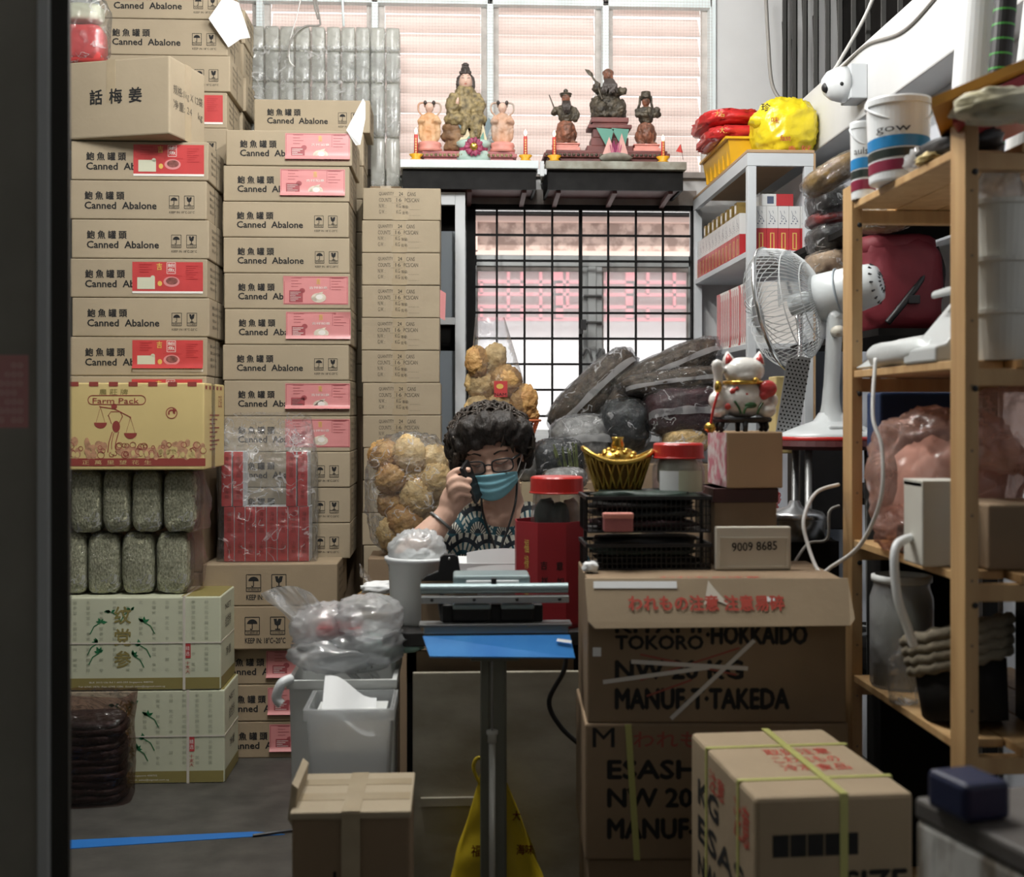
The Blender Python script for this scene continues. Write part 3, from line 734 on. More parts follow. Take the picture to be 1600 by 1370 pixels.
# --- sour plum carton, turned, on the near-left stack
c = at(265, 206, 4.48); rz = R(-16)
w, d, h = .52, .27, PX(121, 4.48)
t = thing('plum_carton', 'tan carton with three large black characters, set askew on the left stack', 'carton', (c.x - w * math.cos(rz), c.y - w * math.sin(rz), ztop + .001), rz)
obj('body', carton(w, d, h, .006), 'cardboard', t)
s = PX(1, 4.45) 
b = MB(); 
for i, ch in enumerate('話梅姜'): b.text(ch, w - (133 - i * 33) * s / .96, h * .43, w - (112 - i * 33) * s / .96, h * .62, .07)
obj('printed_text', b, 'ink', t, loc=(0, -.001, 0))
b = MB(); b.text('规格:1kg X 12袋', d * .1, h * .52, d * .92, h * .66, .01); b.text('净重: 24    kg', d * .1, h * .33, d * .92, h * .47, .01)
obj('side_text', b, 'ink_soft', t, loc=(w + .001, 0, 0), rot=(0, 0, PI / 2))
obj('packing_tape', MB().box(w - .165 * 1.55, -.0008, h * .45, w - .165 * 1.55 + .036, -.0001, h).box(w, d * .42, 0, w + .0008, d * .6, h), 'tape', t)
obj('flap_seam', MB().box(0, d * .5, h, w, d * .5 + .002, h + .0006).box(0, d * .5, -.0006, w, d * .5 + .002, 0), 'ink_soft', t)
# red packet in film on top of it
pz = ztop + h + .002
t = thing('red_packet', 'red goods packet wrapped in clear film above the plum carton', 'packet', at(125, 90, 4.62).to_2d().to_3d() + Vector((0, 0.02, pz)))
obj('goods', pillow(.18, .12, .15, 4, .04, 6, .45).mesh(smooth=True), 'label_red', t)
obj('goods_top', pillow(.16, .10, .07, 5, .06, 6, .5).mesh(smooth=True), 'label_pale', t, loc=(0, 0, .16))
obj('film_wrap', pillow(.205, .14, .27, 6, .10, 12, .5).mesh(smooth=True), 'film_thick', t)

# --- yellow peanut carton
Y7 = 4.27; zf0 = 1.102; hf = Z(598, Y7, 300) - zf0; wf = .56; df = .325
cr = at(319, 645, Y7); rz = R(-1.5)
t = thing('peanut_carton', 'yellow peanut carton with a red printed farmer below the left abalone stack', 'carton', (cr.x - wf * math.cos(rz), Y7 - wf * math.sin(rz) , zf0), rz)
obj('body', carton(wf, df, hf, .005), 'farm_yellow', t)
s = PX(1, Y7); qx = lambda px: wf - (319 - px) * s; qz = lambda py: (735 - py) * s
b = MB(); b.m(0)
for k in range(9): b.rect(qx(52 + k * 30.2), qz(606), qx(66 + k * 30.2), qz(599))
b.m(1); b.text('農 莊 牌', qx(158), qz(619), qx(202), qz(610), .01)
b.m(0); b.text('Farm Pack', qx(148), qz(632.5), qx(219), qz(624), .02)
pl_ = []
for k in range(25):
    a = PI / 2 + PI * k / 24; pl_.append((qx(148) + 7 * s * math.cos(a), qz(627) + 7 * s * math.sin(a)))
for k in range(25):
    a = -PI / 2 + PI * k / 24; pl_.append((qx(222) + 7 * s * math.cos(a), qz(627) + 7 * s * math.sin(a)))
pl_.append(pl_[0]); b.line(pl_, 1.2 * s)
b.rect(qx(60), qz(729), qx(321), qz(717))
b.ring(qx(269), qz(647), 9 * s, 1.3 * s); b.ring(qx(269), qz(647), 5.5 * s, 2.4 * s, 16, 0, R(-20), R(215)); b.plate([(qx(271), qz(640)), (qx(277), qz(643)), (qx(271), qz(648))])
# farmer with carrying pole
b.line([(qx(158), qz(637)), (qx(182), qz(641)), (qx(207), qz(654))], 1.4 * s)
b.disc(qx(181), qz(637), 4.5 * s, 4.5 * s, 14); b.disc(qx(184), qz(668), 6 * s, 9 * s, 14)
b.line([(qx(171), qz(652)), (qx(176), qz(645)), (qx(190), qz(645)), (qx(194), qz(652)), (qx(187), qz(666))], 1.0 * s); b.line([(qx(172), qz(650)), (qx(177), qz(664))], 1.0 * s)
b.line([(qx(178), qz(676)), (qx(173), qz(692)), (qx(171), qz(708))], 1.3 * s); b.line([(qx(188), qz(676)), (qx(183), qz(694)), (qx(185), qz(709))], 1.3 * s); b.line([(qx(180), qz(678)), (qx(177), qz(694)), (qx(177), qz(708))], 1.0 * s)
for (hx, hy, bx, by) in ((160, 638, 160, 662), (206, 654, 206, 678)):
    for o_ in (-7, 7): b.line([(qx(hx), qz(hy)), (qx(bx + o_), qz(by))], .5 * s)
    b.plate([(qx(bx + 10 * math.cos(a)), qz(by + 9 * math.sin(a))) for a in [PI - PI * k / 8 for k in range(9)]][::-1])
b.m(2)
random.seed(21)
for k in range(70):
    x = random.uniform(60, 318); hgt = 12 if 190 < x < 250 else 20; y = random.uniform(716 - hgt - (6 if x > 280 or x < 170 else 0), 713)
    if 168 < x < 190 and y < 705: continue
    b.disc(qx(x), qz(y), random.uniform(4, 6) * s, random.uniform(5.5, 8) * s, 9, -.0001 * k / 70.)
b.m(3)
for k in range(45):
    x = random.uniform(60, 318); y = random.uniform(696, 713); r_ = random.uniform(3, 6)
    b.ring(qx(x), qz(y), r_ * s, .9 * s, 10, -.0002)
b.m(4)
for k in range(26):
    x = random.uniform(230, 318) if k < 14 else random.uniform(60, 318); y = random.uniform(702, 714); b.disc(qx(x), qz(y), 3.2 * s, 4.6 * s, 8, -.0003)
b.text('正  萬  里  望  花  生', qx(132), qz(726.5), qx(238), qz(720), .0, -.0004)
obj('printed_picture', b, ['farm_red', 'herb_gold', 'farm_tan', 'farm_red', 'farm_yellow'], t, loc=(0, -.001, 0))
b = MB()
for k in range(5): b.rect(df * (.05 + k * .18), hf * .93, df * (.13 + k * .18), hf * .97)
for k in range(9): b.rect(df * .25, hf * (.62 - k * .05), df * (.72 - (k % 3) * .1), hf * (.635 - k * .05))
b.text('正 品', df * .68, hf * .72, df * .85, hf * .86)
obj('side_text', b, 'farm_red', t, loc=(wf + .001, 0, 0), rot=(0, 0, PI / 2))
obj('strapping_film', MB().box(-.001, df * .35, hf, wf + .002, df * .5, hf + .001).box(wf, df * .35, .0, wf + .002, df * .5, hf), 'film_wrap', t)

# --- bagged dried herbs, two layers of four
leaf_bag = None
random.seed(31)
zh0 = .656
rowsL = [(zh0 + .2225, [(106, 156), (157, 201), (203, 250), (252, 304)], 4.33), (zh0, [(84, 134), (133, 185), (187, 239), (241, 294)], 4.36)]
for li, (z0, cols, Yh) in enumerate(rowsL):
    for ci, (a, c2) in enumerate(cols):
        wd = X(c2, Yh) - X(a, Yh) - .004
        t = thing('herb_bag', f"clear bag of dried green herb in the {'upper' if li == 0 else 'lower'} layer, {['leftmost', 'second from left', 'third from left', 'rightmost'][ci]}", 'bag', ((X(a, Yh) + X(c2, Yh)) / 2, Yh + .07, z0), 0, 'bags of dried herb')
        obj('herbs', pillow(wd + .002, .13, .218, li * 4 + ci, .05, 10, .42, 30, 22).mesh(smooth=True), 'herb_leaf', t)
        obj('plastic_bag', pillow(wd + .005, .136, .2205, li * 4 + ci, .07, 12, .42, 30, 22).mesh(smooth=True), 'film_wrap', t)
film('film_rose', tint=(0.93, 0.84, 0.82), milk=0.22, gloss=0.08, milkcol=(0.55, 0.42, 0.4))
for li, (z0, cols, Yh) in enumerate(rowsL):
    a = cols[-1][1] + 1
    b = MB()
    def fn(u, v, z0=z0, a=a, Yh=Yh, li=li):
        p = at(a - 3 + u * (34 - 16 * abs(v - .5) - 10 * v * (1 if li == 0 else .3)), 645, Yh + .02 + u * .12); 
        return (p.x + .008 * noise.noise(Vector((u * 5, v * 7, li))), p.y + .02 * noise.noise(Vector((u * 4, v * 6, 3 + li))), z0 + .004 + v * .21)
    b.grid(fn, 8, 12)
    tag(obj('bag_end', b.mesh(smooth=True), 'film_rose'), f"loose clear plastic end of the {'upper' if li == 0 else 'lower'} herb bag layer", 'plastic bag')

# --- pale green herb cartons
Y8 = 4.32
for i in range(2):
    z0 = i * .328; w = .64; h = .326; d = .27; pxr = (351, 345)[i]
    xr = X(pxr, Y8)
    t = thing('herb_carton', ('pale green herb carton with gold base standing on the floor', 'pale green herb carton with gold characters, upper of two')[i], 'carton', (xr - w, Y8, z0))
    obj('body', carton(w, d, h, .005), 'herb_carton', t)
    s = PX(1, Y8); qx = lambda px: w - (345 - px) * s; qz = lambda py: (1073 - py) * s
    b = MB(); b.m(0); b.rect(0.004, .003, w - .004, qz(1054)); b.m(3)
    random.seed(4)
    for cxx in range(13):
        for r_ in range(14):
            if random.random() < .8: b.text(random.choice('党参當歸北芪'), qx(80 + cxx * 20), qz(940 + r_ * 8), qx(86 + cxx * 20), qz(935 + r_ * 8))
    b.m(0)
    for k, ch in enumerate('纹党参'): b.text(ch, qx(183), qz(970 + k * 34), qx(208), qz(944 + k * 34), .06, -.0004)
    b.m(1)
    for (lx_, ly, sg) in ((162, 968, -1), (228, 968, 1), (158, 1000, -1), (222, 1004, 1), (160, 1015, -1), (212, 1020, 1), (178, 952, 1), (208, 950, -1)):
        for k in range(4):
            a = random.uniform(0, PI); L_ = random.uniform(7, 11); b.plate([(qx(lx_), qz(ly)), (qx(lx_ + L_ * .5 * math.cos(a + .5)), qz(ly - L_ * .5 * math.sin(a + .5))), (qx(lx_ + L_ * math.cos(a)), qz(ly - L_ * math.sin(a))), (qx(lx_ + L_ * .5 * math.cos(a - .5)), qz(ly - L_ * .5 * math.sin(a - .5)))][::-1], -.0003)
        b.line([(qx(lx_), qz(ly)), (qx(lx_ + sg * 10), qz(ly + 6)), (qx(lx_ + sg * 16), qz(ly + 18))], 1.4 * s, -.0003)
    b.m(2); b.rect(qx(290), qz(1024), qx(299), qz(1001), -.0004)
    b.m(4); b.text('精选', qx(291.5), qz(1021), qx(297.5), qz(1005), 0, -.0006, True)
    b.m(2); b.text('十支大', qx(291), qz(1048), qx(298), qz(1028), 0, -.0004, True)
    b.m(4); b.text('BLK 3015 Ubi Rd 1 #03-250 Singapore 408702', qx(145), qz(1062.5), qx(242), qz(1059), 0, -.0005); b.text('Tel: 6745 1876  Fax: 6745 1286  Email: sales@aigmail.com.sg', qx(128), qz(1069), qx(260), qz(1065.5), 0, -.0005)
    obj('printed_picture', b, ['herb_gold', 'herb_green', 'label_red', 'herb_grey', 'white_print'], t, loc=(0, -.001, 0))
    b = MB(); b.m(0); b.rect(.004, .003, d - .004, qz(1054)); b.m(1); b.text('纹党参', d * .3, h * .62, d * .7, h * .75); b.text('NET', d * .3, h * .82, d * .7, h * .88); b.text('净重', d * .35, h * .3, d * .7, h * .4)
    obj('side_text', b, ['herb_gold', 'ink_soft'], t, loc=(w + .001, 0, 0), rot=(0, 0, PI / 2))
    o = obj('top_panel', MB().box(w - .14, .01, h, w - .005, d - .005, h + .001), 'herb_gold', t)
    obj('strap', MB().box(qx(287), -.002, 0, qx(291), -.0013, h).box(qx(287), -.002, h, qx(291), d, h + .0012), 'tape_pale', t)
    obj('strap', MB().box(0, -.0022, h * .5, w, -.0015, h * .515).box(w, -.002, h * .5, w + .0012, d, h * .515), 'tape_pale', t)

# --- dark mushroom bag on the floor
Y9 = 4.17
t = thing('dark_food_bag', 'clear bag packed with dark dried sheets on the floor before the herb cartons', 'bag', (X(155, Y9), Y9, 0), R(4))
mat('dark_food', (0.018, 0.011, 0.010), 0.5, var=0.5, vs=30, bump=.4, bs=60)
random.seed(8)
for k in range(11):
    obj('dried_sheet', pillow(.225 + jit(.02), .2, .034, k, .12, 9, .5, 24, 8).mesh(smooth=True), 'dark_food', t, loc=(jit(.008) - .02, 0, .004 + k * .0245))
film('film_brown', tint=(0.75, 0.6, 0.58), milk=0.012, gloss=0.03, milkcol=(0.4, 0.25, 0.22))
b = MB()
def fn(u, v):
    a = u * 2 * PI; r = 1.0 if v < .72 else 1 - (v - .72) * 1.4
    return ((.127 * math.copysign(abs(math.cos(a)) ** .5, math.cos(a))) * (1.04 + .08 * noise.noise(Vector((u * 9, v * 6, 1)))) - .02 + (.05 * (v - .7) if v > .7 else 0), .112 * math.copysign(abs(math.sin(a)) ** .5, math.sin(a)) * r, .002 + v * .355 + .012 * noise.noise(Vector((u * 8, v * 3, 4))))
b.grid(fn, 40, 20); obj('plastic_bag', b.mesh(smooth=True), 'film_brown', t)

# --- red gift boxes in a clear bag on the umbrella carton
def gift(loc, wd, label):
    t = thing('gift_box', label, 'gift box', loc, R(jit(.8)), 'red gift boxes in the clear bag')
    obj('box_body', gb[0], None, t); obj('spine', gb[1], None, t); obj('spine_text', gb[2], None, t)
gw, gd, gh = PX(16.4, 4.65), .105, PX(84.5, 4.65)
gb = [mats(MB().box(.0015, .002, 0, gw - .0015, gd, gh).mesh(bevel=.0012), 'white_paint'), mats(MB().box(0, 0, 0, gw - .003, .004, gh).mesh(bevel=.001), 'label_red'),
      mats(MB().text('海味珍品', gw * .3, gh * .52, gw * .68, gh * .92, .0, -.0006, True).text('上等鮑', gw * .3, gh * .14, gw * .68, gh * .38, .0, -.0006, True).mesh(), 'ink_maroon')]
random.seed(6)
for k in range(8): gift((X(350 + k * 16.75, 4.65), 4.65, z_c), gw, f"red and white gift box in the clear bag, {['leftmost', 'second', 'third', 'fourth', 'fifth', 'sixth', 'seventh', 'rightmost'][k]} of the lower row")
for k, p in enumerate((346, 364, 447, 465)): gift((X(p, 4.65), 4.65, z_c + gh + .002), gw, f"red and white gift box in the clear bag, {['leftmost', 'second', 'third', 'rightmost'][k]} of the upper row")
b = MB()
def fn(u, v):
    a = u * 2 * PI; cx = X(419, 4.7); r = 1.0
    k = 1 if v < .72 else 1 - .12 * (v - .72) / .28
    return (cx + .188 * k * math.copysign(abs(math.cos(a)) ** .35, math.cos(a)) + .006 * noise.noise(Vector((u * 12, v * 5, 2))), 4.70 + .068 * (k if v < .72 else max(.25, 1 - (v - .72) * 2.4)) * math.copysign(abs(math.sin(a)) ** .35, math.sin(a)) + .006 * noise.noise(Vector((u * 10, v * 7, 8))), z_c + .001 + v * (.535 + .03 * math.sin(a)))
b.grid(fn, 44, 22)
tag(obj('clear_bag', b.mesh(smooth=True), 'film_thick'), 'clear plastic bag around the red gift boxes', 'plastic bag')

# --- wrapped vermicelli bundles against the louvres
frosted('vermicelli', (0.88, 0.88, 0.82), 0.55)
YV = 5.47
zs = [Z(p, YV, 520) for p in (40, 79, 127, 213, 291)]
cols = [389, 412.5, 436, 460, 484, 509, 532, 555, 578, 602, 625]
vw = {}
random.seed(12)
for c in range(10):
    for r_ in range(4):
        if r_ == 3 and c < 8: continue
        wd = X(cols[c + 1], YV) - X(cols[c], YV) - (.010 if c == 4 else .003); hh = zs[r_] - zs[r_ + 1] - .002
        t = thing('vermicelli_pack', f"film-wrapped pale vermicelli pack before the louvres, column {['one', 'two', 'three', 'four', 'five', 'six', 'seven', 'eight', 'nine', 'ten'][c]} from the left, {['top', 'second', 'third', 'bottom'][r_]} row", 'noodle pack', ((X(cols[c], YV) + X(cols[c + 1], YV)) / 2, YV + .045, zs[r_ + 1]), 0, 'vermicelli packs')
        obj('noodles', pillow(wd - .004, .076, hh, c * 5 + r_, .03, 6, .18, 16, 12).mesh(smooth=True), 'vermicelli', t)
        obj('wrapper', pillow(wd, .084, hh, c * 5 + r_, .04, 10, .18, 16, 12).mesh(smooth=True), 'film_wrap', t)
b = MB()
def fn(u, v): return (X(387 + u * 240, YV), YV - .012 + .008 * noise.noise(Vector((u * 14, v * 9, 1))), zs[3] + v * (Z(76, YV) - zs[3]))
b.grid(fn, 30, 14)
tag(obj('stretch_film', b.mesh(smooth=True), 'film_wrap'), 'sheet of stretch film across the vermicelli packs', 'plastic film')
plain_carton((X(578, 5.46), 5.45, 0), X(628, 5.46) - X(578, 5.46), .14, zs[4] - .001, 'tall carton behind the narrow stack carrying the lowest vermicelli packs')

# --- grey cabinet edge between the narrow stack and the barred window
YC = 5.33
t = thing('grey_cabinet', 'narrow white-framed grey cabinet between the can cartons and the barred window', 'cabinet', (X(655, YC), YC, 0))
cw = X(727, YC) - X(655, YC); ch = Z(300, YC)
po = PX(16, YC)
obj('post', MB().box(cw - po, 0, 0, cw, .03, ch).mesh(bevel=.002), 'grey_paint', t); obj('post', MB().box(0, 0, 0, po, .03, ch).mesh(bevel=.002), 'grey_paint', t)
for py0, py1 in ((300, 320), (496, 507)): obj('rail', MB().box(po, .001, Z(py1, YC), cw - po, .03, Z(py0, YC)).mesh(bevel=.002), 'grey_paint', t)
obj('back_panel', MB().box(0, .18, 0, cw, .19, ch), 'black_matt', t)
for py0, py1 in ((355, 496), (546, 700)): obj('inner_panel', MB().box(po, .12, Z(py1, YC), cw - po, .13, Z(py0, YC)), 'blue_grey', t)
obj('side_panel', MB().box(cw - .004, .03, 0, cw, .19, ch), 'grey_paint', t)

# --- hanging wires in front of the louvres
tag(obj('hanging_cable', MB().tube(bez([at(488, -40, 5.5), at(490, 2, 5.5), at(497, 30, 5.5), at(493, 12, 5.5), at(492, -8, 5.5), at(500, 32, 5.5), at(497, 40, 5.5), at(475, 42, 5.46), at(456, 60, 5.44), at(449, 90, 5.42)]), .004, 6).mesh(smooth=True), 'cable_grey'), 'dangling bundle of grey cable above the vermicelli packs', 'cable')
tag(obj('hanging_cable', MB().tube(bez([at(478, -40, 5.52), at(465, 20, 5.5), at(454, 60, 5.46), at(452, 92, 5.43), at(460, 104, 5.43)]), .003, 6).mesh(smooth=True), 'cable_white'), 'thin white cable hanging beside the dangling grey cable bundle', 'cable')
tag(obj('ceiling_rod', MB().tube([at(533, -40, 5.53), at(537, 41, 5.53)], .006, 6).mesh(smooth=True), 'mullion'), 'grey rod hanging down to the vermicelli packs', 'rod')
# ================================================================ altar shelf on the back wall
YA = 5.25
mat('plank_white', (0.62, 0.68, 0.69), 0.6, var=0.06, vs=8)
mat('plank_worn', (0.36, 0.37, 0.32), 0.8, c2=(0.17, 0.15, 0.115), vs=14, bump=.3, bs=30)
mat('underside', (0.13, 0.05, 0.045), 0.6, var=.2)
mat('wood_pink', (0.36, 0.12, 0.12), 0.5, var=.2, vs=20)
mat('wood_red', (0.13, 0.035, 0.03), 0.5, var=.3, vs=25)
mat('stone_gold', (0.36, 0.28, 0.13), 0.55, c2=(0.09, 0.07, 0.035), vs=45, bump=.6, bs=70)
mat('stone_brown', (0.33, 0.19, 0.09), 0.6, c2=(0.14, 0.08, 0.045), vs=16, bump=.5, bs=50)
mat('bronze', (0.11, 0.09, 0.06), 0.5, c2=(0.025, 0.022, 0.018), vs=40, bump=.8, bs=70, metal=.2)
mat('bronze_red', (0.30, 0.11, 0.06), 0.5, c2=(0.06, 0.04, 0.03), vs=40, bump=.7, bs=70)
mat('figure_skin', (0.66, 0.45, 0.36), 0.45)
mat('figure_hair', (0.05, 0.04, 0.035), 0.5, bump=.5, bs=80)
mat('robe_peach', (0.55, 0.27, 0.11), 0.5, c2=(0.62, 0.45, 0.28), vs=14, bump=.4, bs=40)
mat('robe_grey', (0.42, 0.36, 0.31), 0.5, c2=(0.55, 0.30, 0.18), vs=12, bump=.4, bs=40)
mat('lotus_pink', (0.66, 0.27, 0.22), 0.5, var=.15, vs=20)
mat('celadon', (0.42, 0.56, 0.50), 0.3, var=.08)
mat('maroon_petal', (0.30, 0.04, 0.10), 0.5, var=.5, vs=60)
mat('gold', (0.65, 0.42, 0.09), 0.25, metal=.9, var=.15, vs=30)
mat('yellow_plastic', (0.75, 0.38, 0.02), 0.35)
mat('candle_red', (0.6, 0.06, 0.05), 0.4)
mat('flame', (1.0, 0.72, 0.42), 0.5, emit=7)
mat('feather', (0.10, 0.16, 0.18), 0.5, var=.3)
mat('paper_green', (0.08, 0.25, 0.19), 0.5); mat('paper_cream', (0.66, 0.56, 0.36), 0.5, var=.2, vs=30); mat('paper_rose', (0.62, 0.34, 0.30), 0.5, var=.2, vs=30); mat('magenta', (0.45, 0.03, 0.2), .5)
zs0 = Z(249.5, YA, 735)
for i, (a, c, m, lb) in enumerate(((625, 842, 'plank_white', 'white painted altar plank under the gold seated statue'), (853, 1073, 'plank_worn', 'weathered grey altar plank under the dark bearded statue'))):
    t = thing('altar_shelf', lb, 'shelf', (X(a, YA), YA, zs0 - .035))
    w = X(c, YA) - X(a, YA)
    obj('plank', MB().box(0, 0, 0, w, .33, .035).mesh(bevel=.003), m, t)
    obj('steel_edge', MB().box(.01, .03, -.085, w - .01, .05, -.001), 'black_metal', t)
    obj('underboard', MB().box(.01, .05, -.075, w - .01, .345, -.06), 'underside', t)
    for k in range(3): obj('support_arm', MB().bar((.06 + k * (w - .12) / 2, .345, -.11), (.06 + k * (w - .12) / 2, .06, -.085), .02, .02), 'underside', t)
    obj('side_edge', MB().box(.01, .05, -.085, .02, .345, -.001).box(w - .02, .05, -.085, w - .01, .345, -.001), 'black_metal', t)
t = thing('clamp_bracket', 'small pale metal clamp joining the two altar planks', 'bracket', at(847, 268, YA - .012))
obj('clamp_body', MB().box(-.02, 0, -.012, .02, .02, .012).box(-.009, -.004, -.02, .009, .016, .045).mesh(bevel=.002), 'grey_paint', t)

def plinth(px0, px1, pya, pyb, Y, m, label, dep=.16):
    w = X(px1, Y) - X(px0, Y); h = zt_ = Z(pya, Y, 735) - zs0 if False else PX(pyb - pya, Y)
    t = thing('altar_plinth', label, 'plinth', (X(px0, Y), Y, zs0 + .0005))
    obj('base', MB().box(.015, .015, 0, w - .015, dep, h * .5).mesh(bevel=.003), m, t)
    obj('cornice', MB().box(0, 0, h * .45, w, dep + .01, h * .78).box(.01, .008, h * .78, w - .01, dep, h).mesh(bevel=.003), m, t)
    b = MB()
    n = int(w / .02)
    for k in range(n): b.ball((.012 + k * (w - .02) / n, 0, h * .62), (.008, .006, .007), 8, 5)
    obj('carved_edge', b.mesh(smooth=True), 'stone_gold' if m == 'wood_pink' else 'bronze', t)['kind'] = 'stuff'
    return zs0 + .0005 + h
YS = 5.32
zp1 = plinth(656, 808, 230, 247.5, YS - .02, 'wood_pink', 'long pinkish carved plinth under the gold seated statue')
zp2 = plinth(850, 1047, 227, 248, YS - .02, 'wood_red', 'long dark red carved plinth under the bearded statues')

def figure(name, label, cx, py0, Y, zbase, cat='statue'):
    o = thing(name, label, cat, (X(cx, Y), Y, zbase)); return o, PM(cx, py0, Y)
# gold seated goddess-like figure on a rock
YG = 5.38
t, M_ = figure('seated_statue', 'gold seated robed statue with tall crown on a brown rock', 727, 223, YG, zp1)
b = MB().xf(M_)
b.ball((726, 0, 212), (34, 22, 12), 16, 8, .1, 9, 1); b.ball((720, 2, 196), (32, 22, 12), 16, 8, .12, 9, 2); b.ball((708, 0, 182), (18, 18, 10), 12, 8, .1, 9, 3); b.ball((742, 0, 202), (20, 20, 22), 12, 8, .1, 9, 4)
obj('rock', blob(b, .006, 2, disp=.004, dfr=55), 'stone_brown', t)
b = MB().xf(M_)
b.ball((727, 2, 150), (22, 15, 32), 16, 10); b.ball((727, 0, 127), (17, 13, 13), 12, 8)
b.tube([(711, 0, 130), (704, -5, 148), (707, -14, 160), (716, -17, 150)], [8, 9, 9, 5], 10); b.tube([(743, 0, 130), (751, -5, 148), (748, -14, 158), (736, -16, 160)], [8, 9, 9, 5], 10)
b.ball((712, -10, 171), (19, 14, 11), 12, 8); b.ball((744, -10, 172), (18, 14, 11), 12, 8); b.tube([(742, -14, 172), (744, -18, 190), (738, -16, 206)], [10, 9, 8], 10); b.tube([(728, -18, 165), (728, -20, 180), (722, -20, 196)], [8, 7, 4], 8)
b.ball((703, -6, 160), (6, 8, 14), 10, 8); b.ball((750, -6, 162), (6, 8, 14), 10, 8)
obj('robe', blob(b, .005, 2, disp=.005, dfr=70, seed=2), 'stone_gold', t)
b = MB().xf(M_)
b.ball((727.5, -3, 109), (10, 10.5, 13), 16, 12); b.tube([(727, 0, 116), (727, 0, 127)], [6, 8], 10); b.ball((727.5, -13.5, 111), (1.8, 2, 3)); b.ball((717.5, 0, 112), (1.8, 3, 6)); b.ball((737.5, 0, 112), (1.8, 3, 6))
b.tube([(714, -14, 150), (715, -17, 143), (716, -17, 138)], [3, 3, 1.5], 6)
obj('head', blob(b, .004, 2), 'figure_skin', t)
b = MB().xf(M_); b.m(0)
for sx in (-1, 1): b.line([(727.5 + sx * 2.2, 107), (727.5 + sx * 6.5, 106.3)], .8, -13); b.line([(727.5 + sx * 2.5, 103), (727.5 + sx * 6.5, 102)], .5, -12.5)
b.m(1); b.rect(725.5, 116.2, 729.5, 115.2, -13.2)
obj('facial_features', b, ['ink', 'ink_red'], t)
b = MB().xf(M_)
b.ball((727.5, 3, 104), (12.5, 11, 9), 14, 8); b.ball((727, 0, 92), (7.5, 8, 10), 12, 8); b.ball((727, -3, 84), (6, 5, 4)); b.ball((716.5, 3, 112), (4, 7, 13), 10, 8); b.ball((738.5, 3, 112), (4, 7, 13), 10, 8)
b.ball((720, -8, 97), (3, 3, 3)); b.ball((727, -9, 95), (3.5, 3, 6)); b.ball((734, -8, 97), (3, 3, 3))
obj('crown_hair', blob(b, .004, 1, disp=.003, dfr=120), 'figure_hair', t)
# child attendants
def child(label, cx, py0, top, m, Y, side):
    t, M_ = figure('attendant_statue', label, cx, py0, Y, zp1)
    k = (py0 - top) / 72.0
    f = lambda x, d, z: (cx + x * k, d * k, py0 - z * k)
    b = MB().xf(M_); b.lathe([(0, 0), (17 * k, 0), (17.5 * k, 4 * k), (15.5 * k, 6 * k), (17 * k, 9 * k), (16 * k, 13 * k), (13 * k, 14 * k), (0, 14 * k)], 24)
    b = MB(); s_ = M_[0][0]
    prof = [(0, 0), (17, 0), (18, 4), (15.5, 6), (17.2, 9), (16, 13), (13, 14), (0, 14)]
    b.lathe([(r * k * s_, z * k * s_) for r, z in prof], 24, sy=.8)
    obj('lotus_base', b.mesh(smooth=True), 'lotus_pink', t)
    b = MB().xf(M_)
    b.tube([f(-5, 0, 13), f(-5, 0, 30), f(-1, 0, 44)], [6 * k, 7 * k, 7 * k], 10); b.tube([f(5, 0, 13), f(5, 0, 30), f(1, 0, 44)], [6 * k, 7 * k, 7 * k], 10)
    b.ball(f(0, 0, 34), (11 * k, 8 * k, 10 * k)); b.ball(f(0, 0, 48), (10.5 * k, 7 * k, 8 * k)); b.tube([f(-9, 0, 50), f(-13, -3, 42), f(-6, -8, 42)], [4 * k, 5 * k, 3 * k], 8); b.tube([f(9, 0, 50), f(13, -3, 42), f(5, -8, 43)], [4 * k, 5 * k, 3 * k], 8)
    b.ball(f(-12, 0, 30), (4 * k, 4 * k, 14 * k)); b.ball(f(12, 0, 30), (4 * k, 4 * k, 14 * k))
    obj('robe', blob(b, .004, 2, disp=.002, dfr=90), m, t)
    b = MB().xf(M_); b.ball(f(0, -1, 62.5), (6.2 * k, 6.2 * k, 7.5 * k)); b.tube([f(0, 0, 50), f(0, 0, 58)], 3.2 * k, 8); b.ball(f(0, -7.5, 61), (1 * k, 1 * k, 1.5 * k))
    obj('head', blob(b, .0035, 2), 'figure_skin', t)
    b = MB().xf(M_); b.ball(f(0, 2, 66), (6.8 * k, 6 * k, 5 * k)); b.ball(f(-6, 0, 70), (2.4 * k, 2.4 * k, 3 * k)); b.ball(f(6, 0, 70), (2.4 * k, 2.4 * k, 3 * k))
    obj('hair', b.mesh(smooth=True), 'figure_hair', t)
    b = MB().xf(M_)
    for sx in (-1, 1): b.tube(bez([f(sx * 7, 2, 50), f(sx * 15, 3, 58), f(sx * 15, 3, 68), f(sx * 8, 3, 70), f(sx * 6, 3, 64)]), 1.3 * k, 6)
    obj('ribbon', b.mesh(smooth=True), 'robe_grey', t)
child('small peach-robed attendant statue at the left of the gold seated statue', 671, 229, 149, 'robe_peach', YS + .02, -1)
child('small grey and orange attendant statue at the right of the gold seated statue', 785, 230, 149, 'robe_grey', YS + .02, 1)
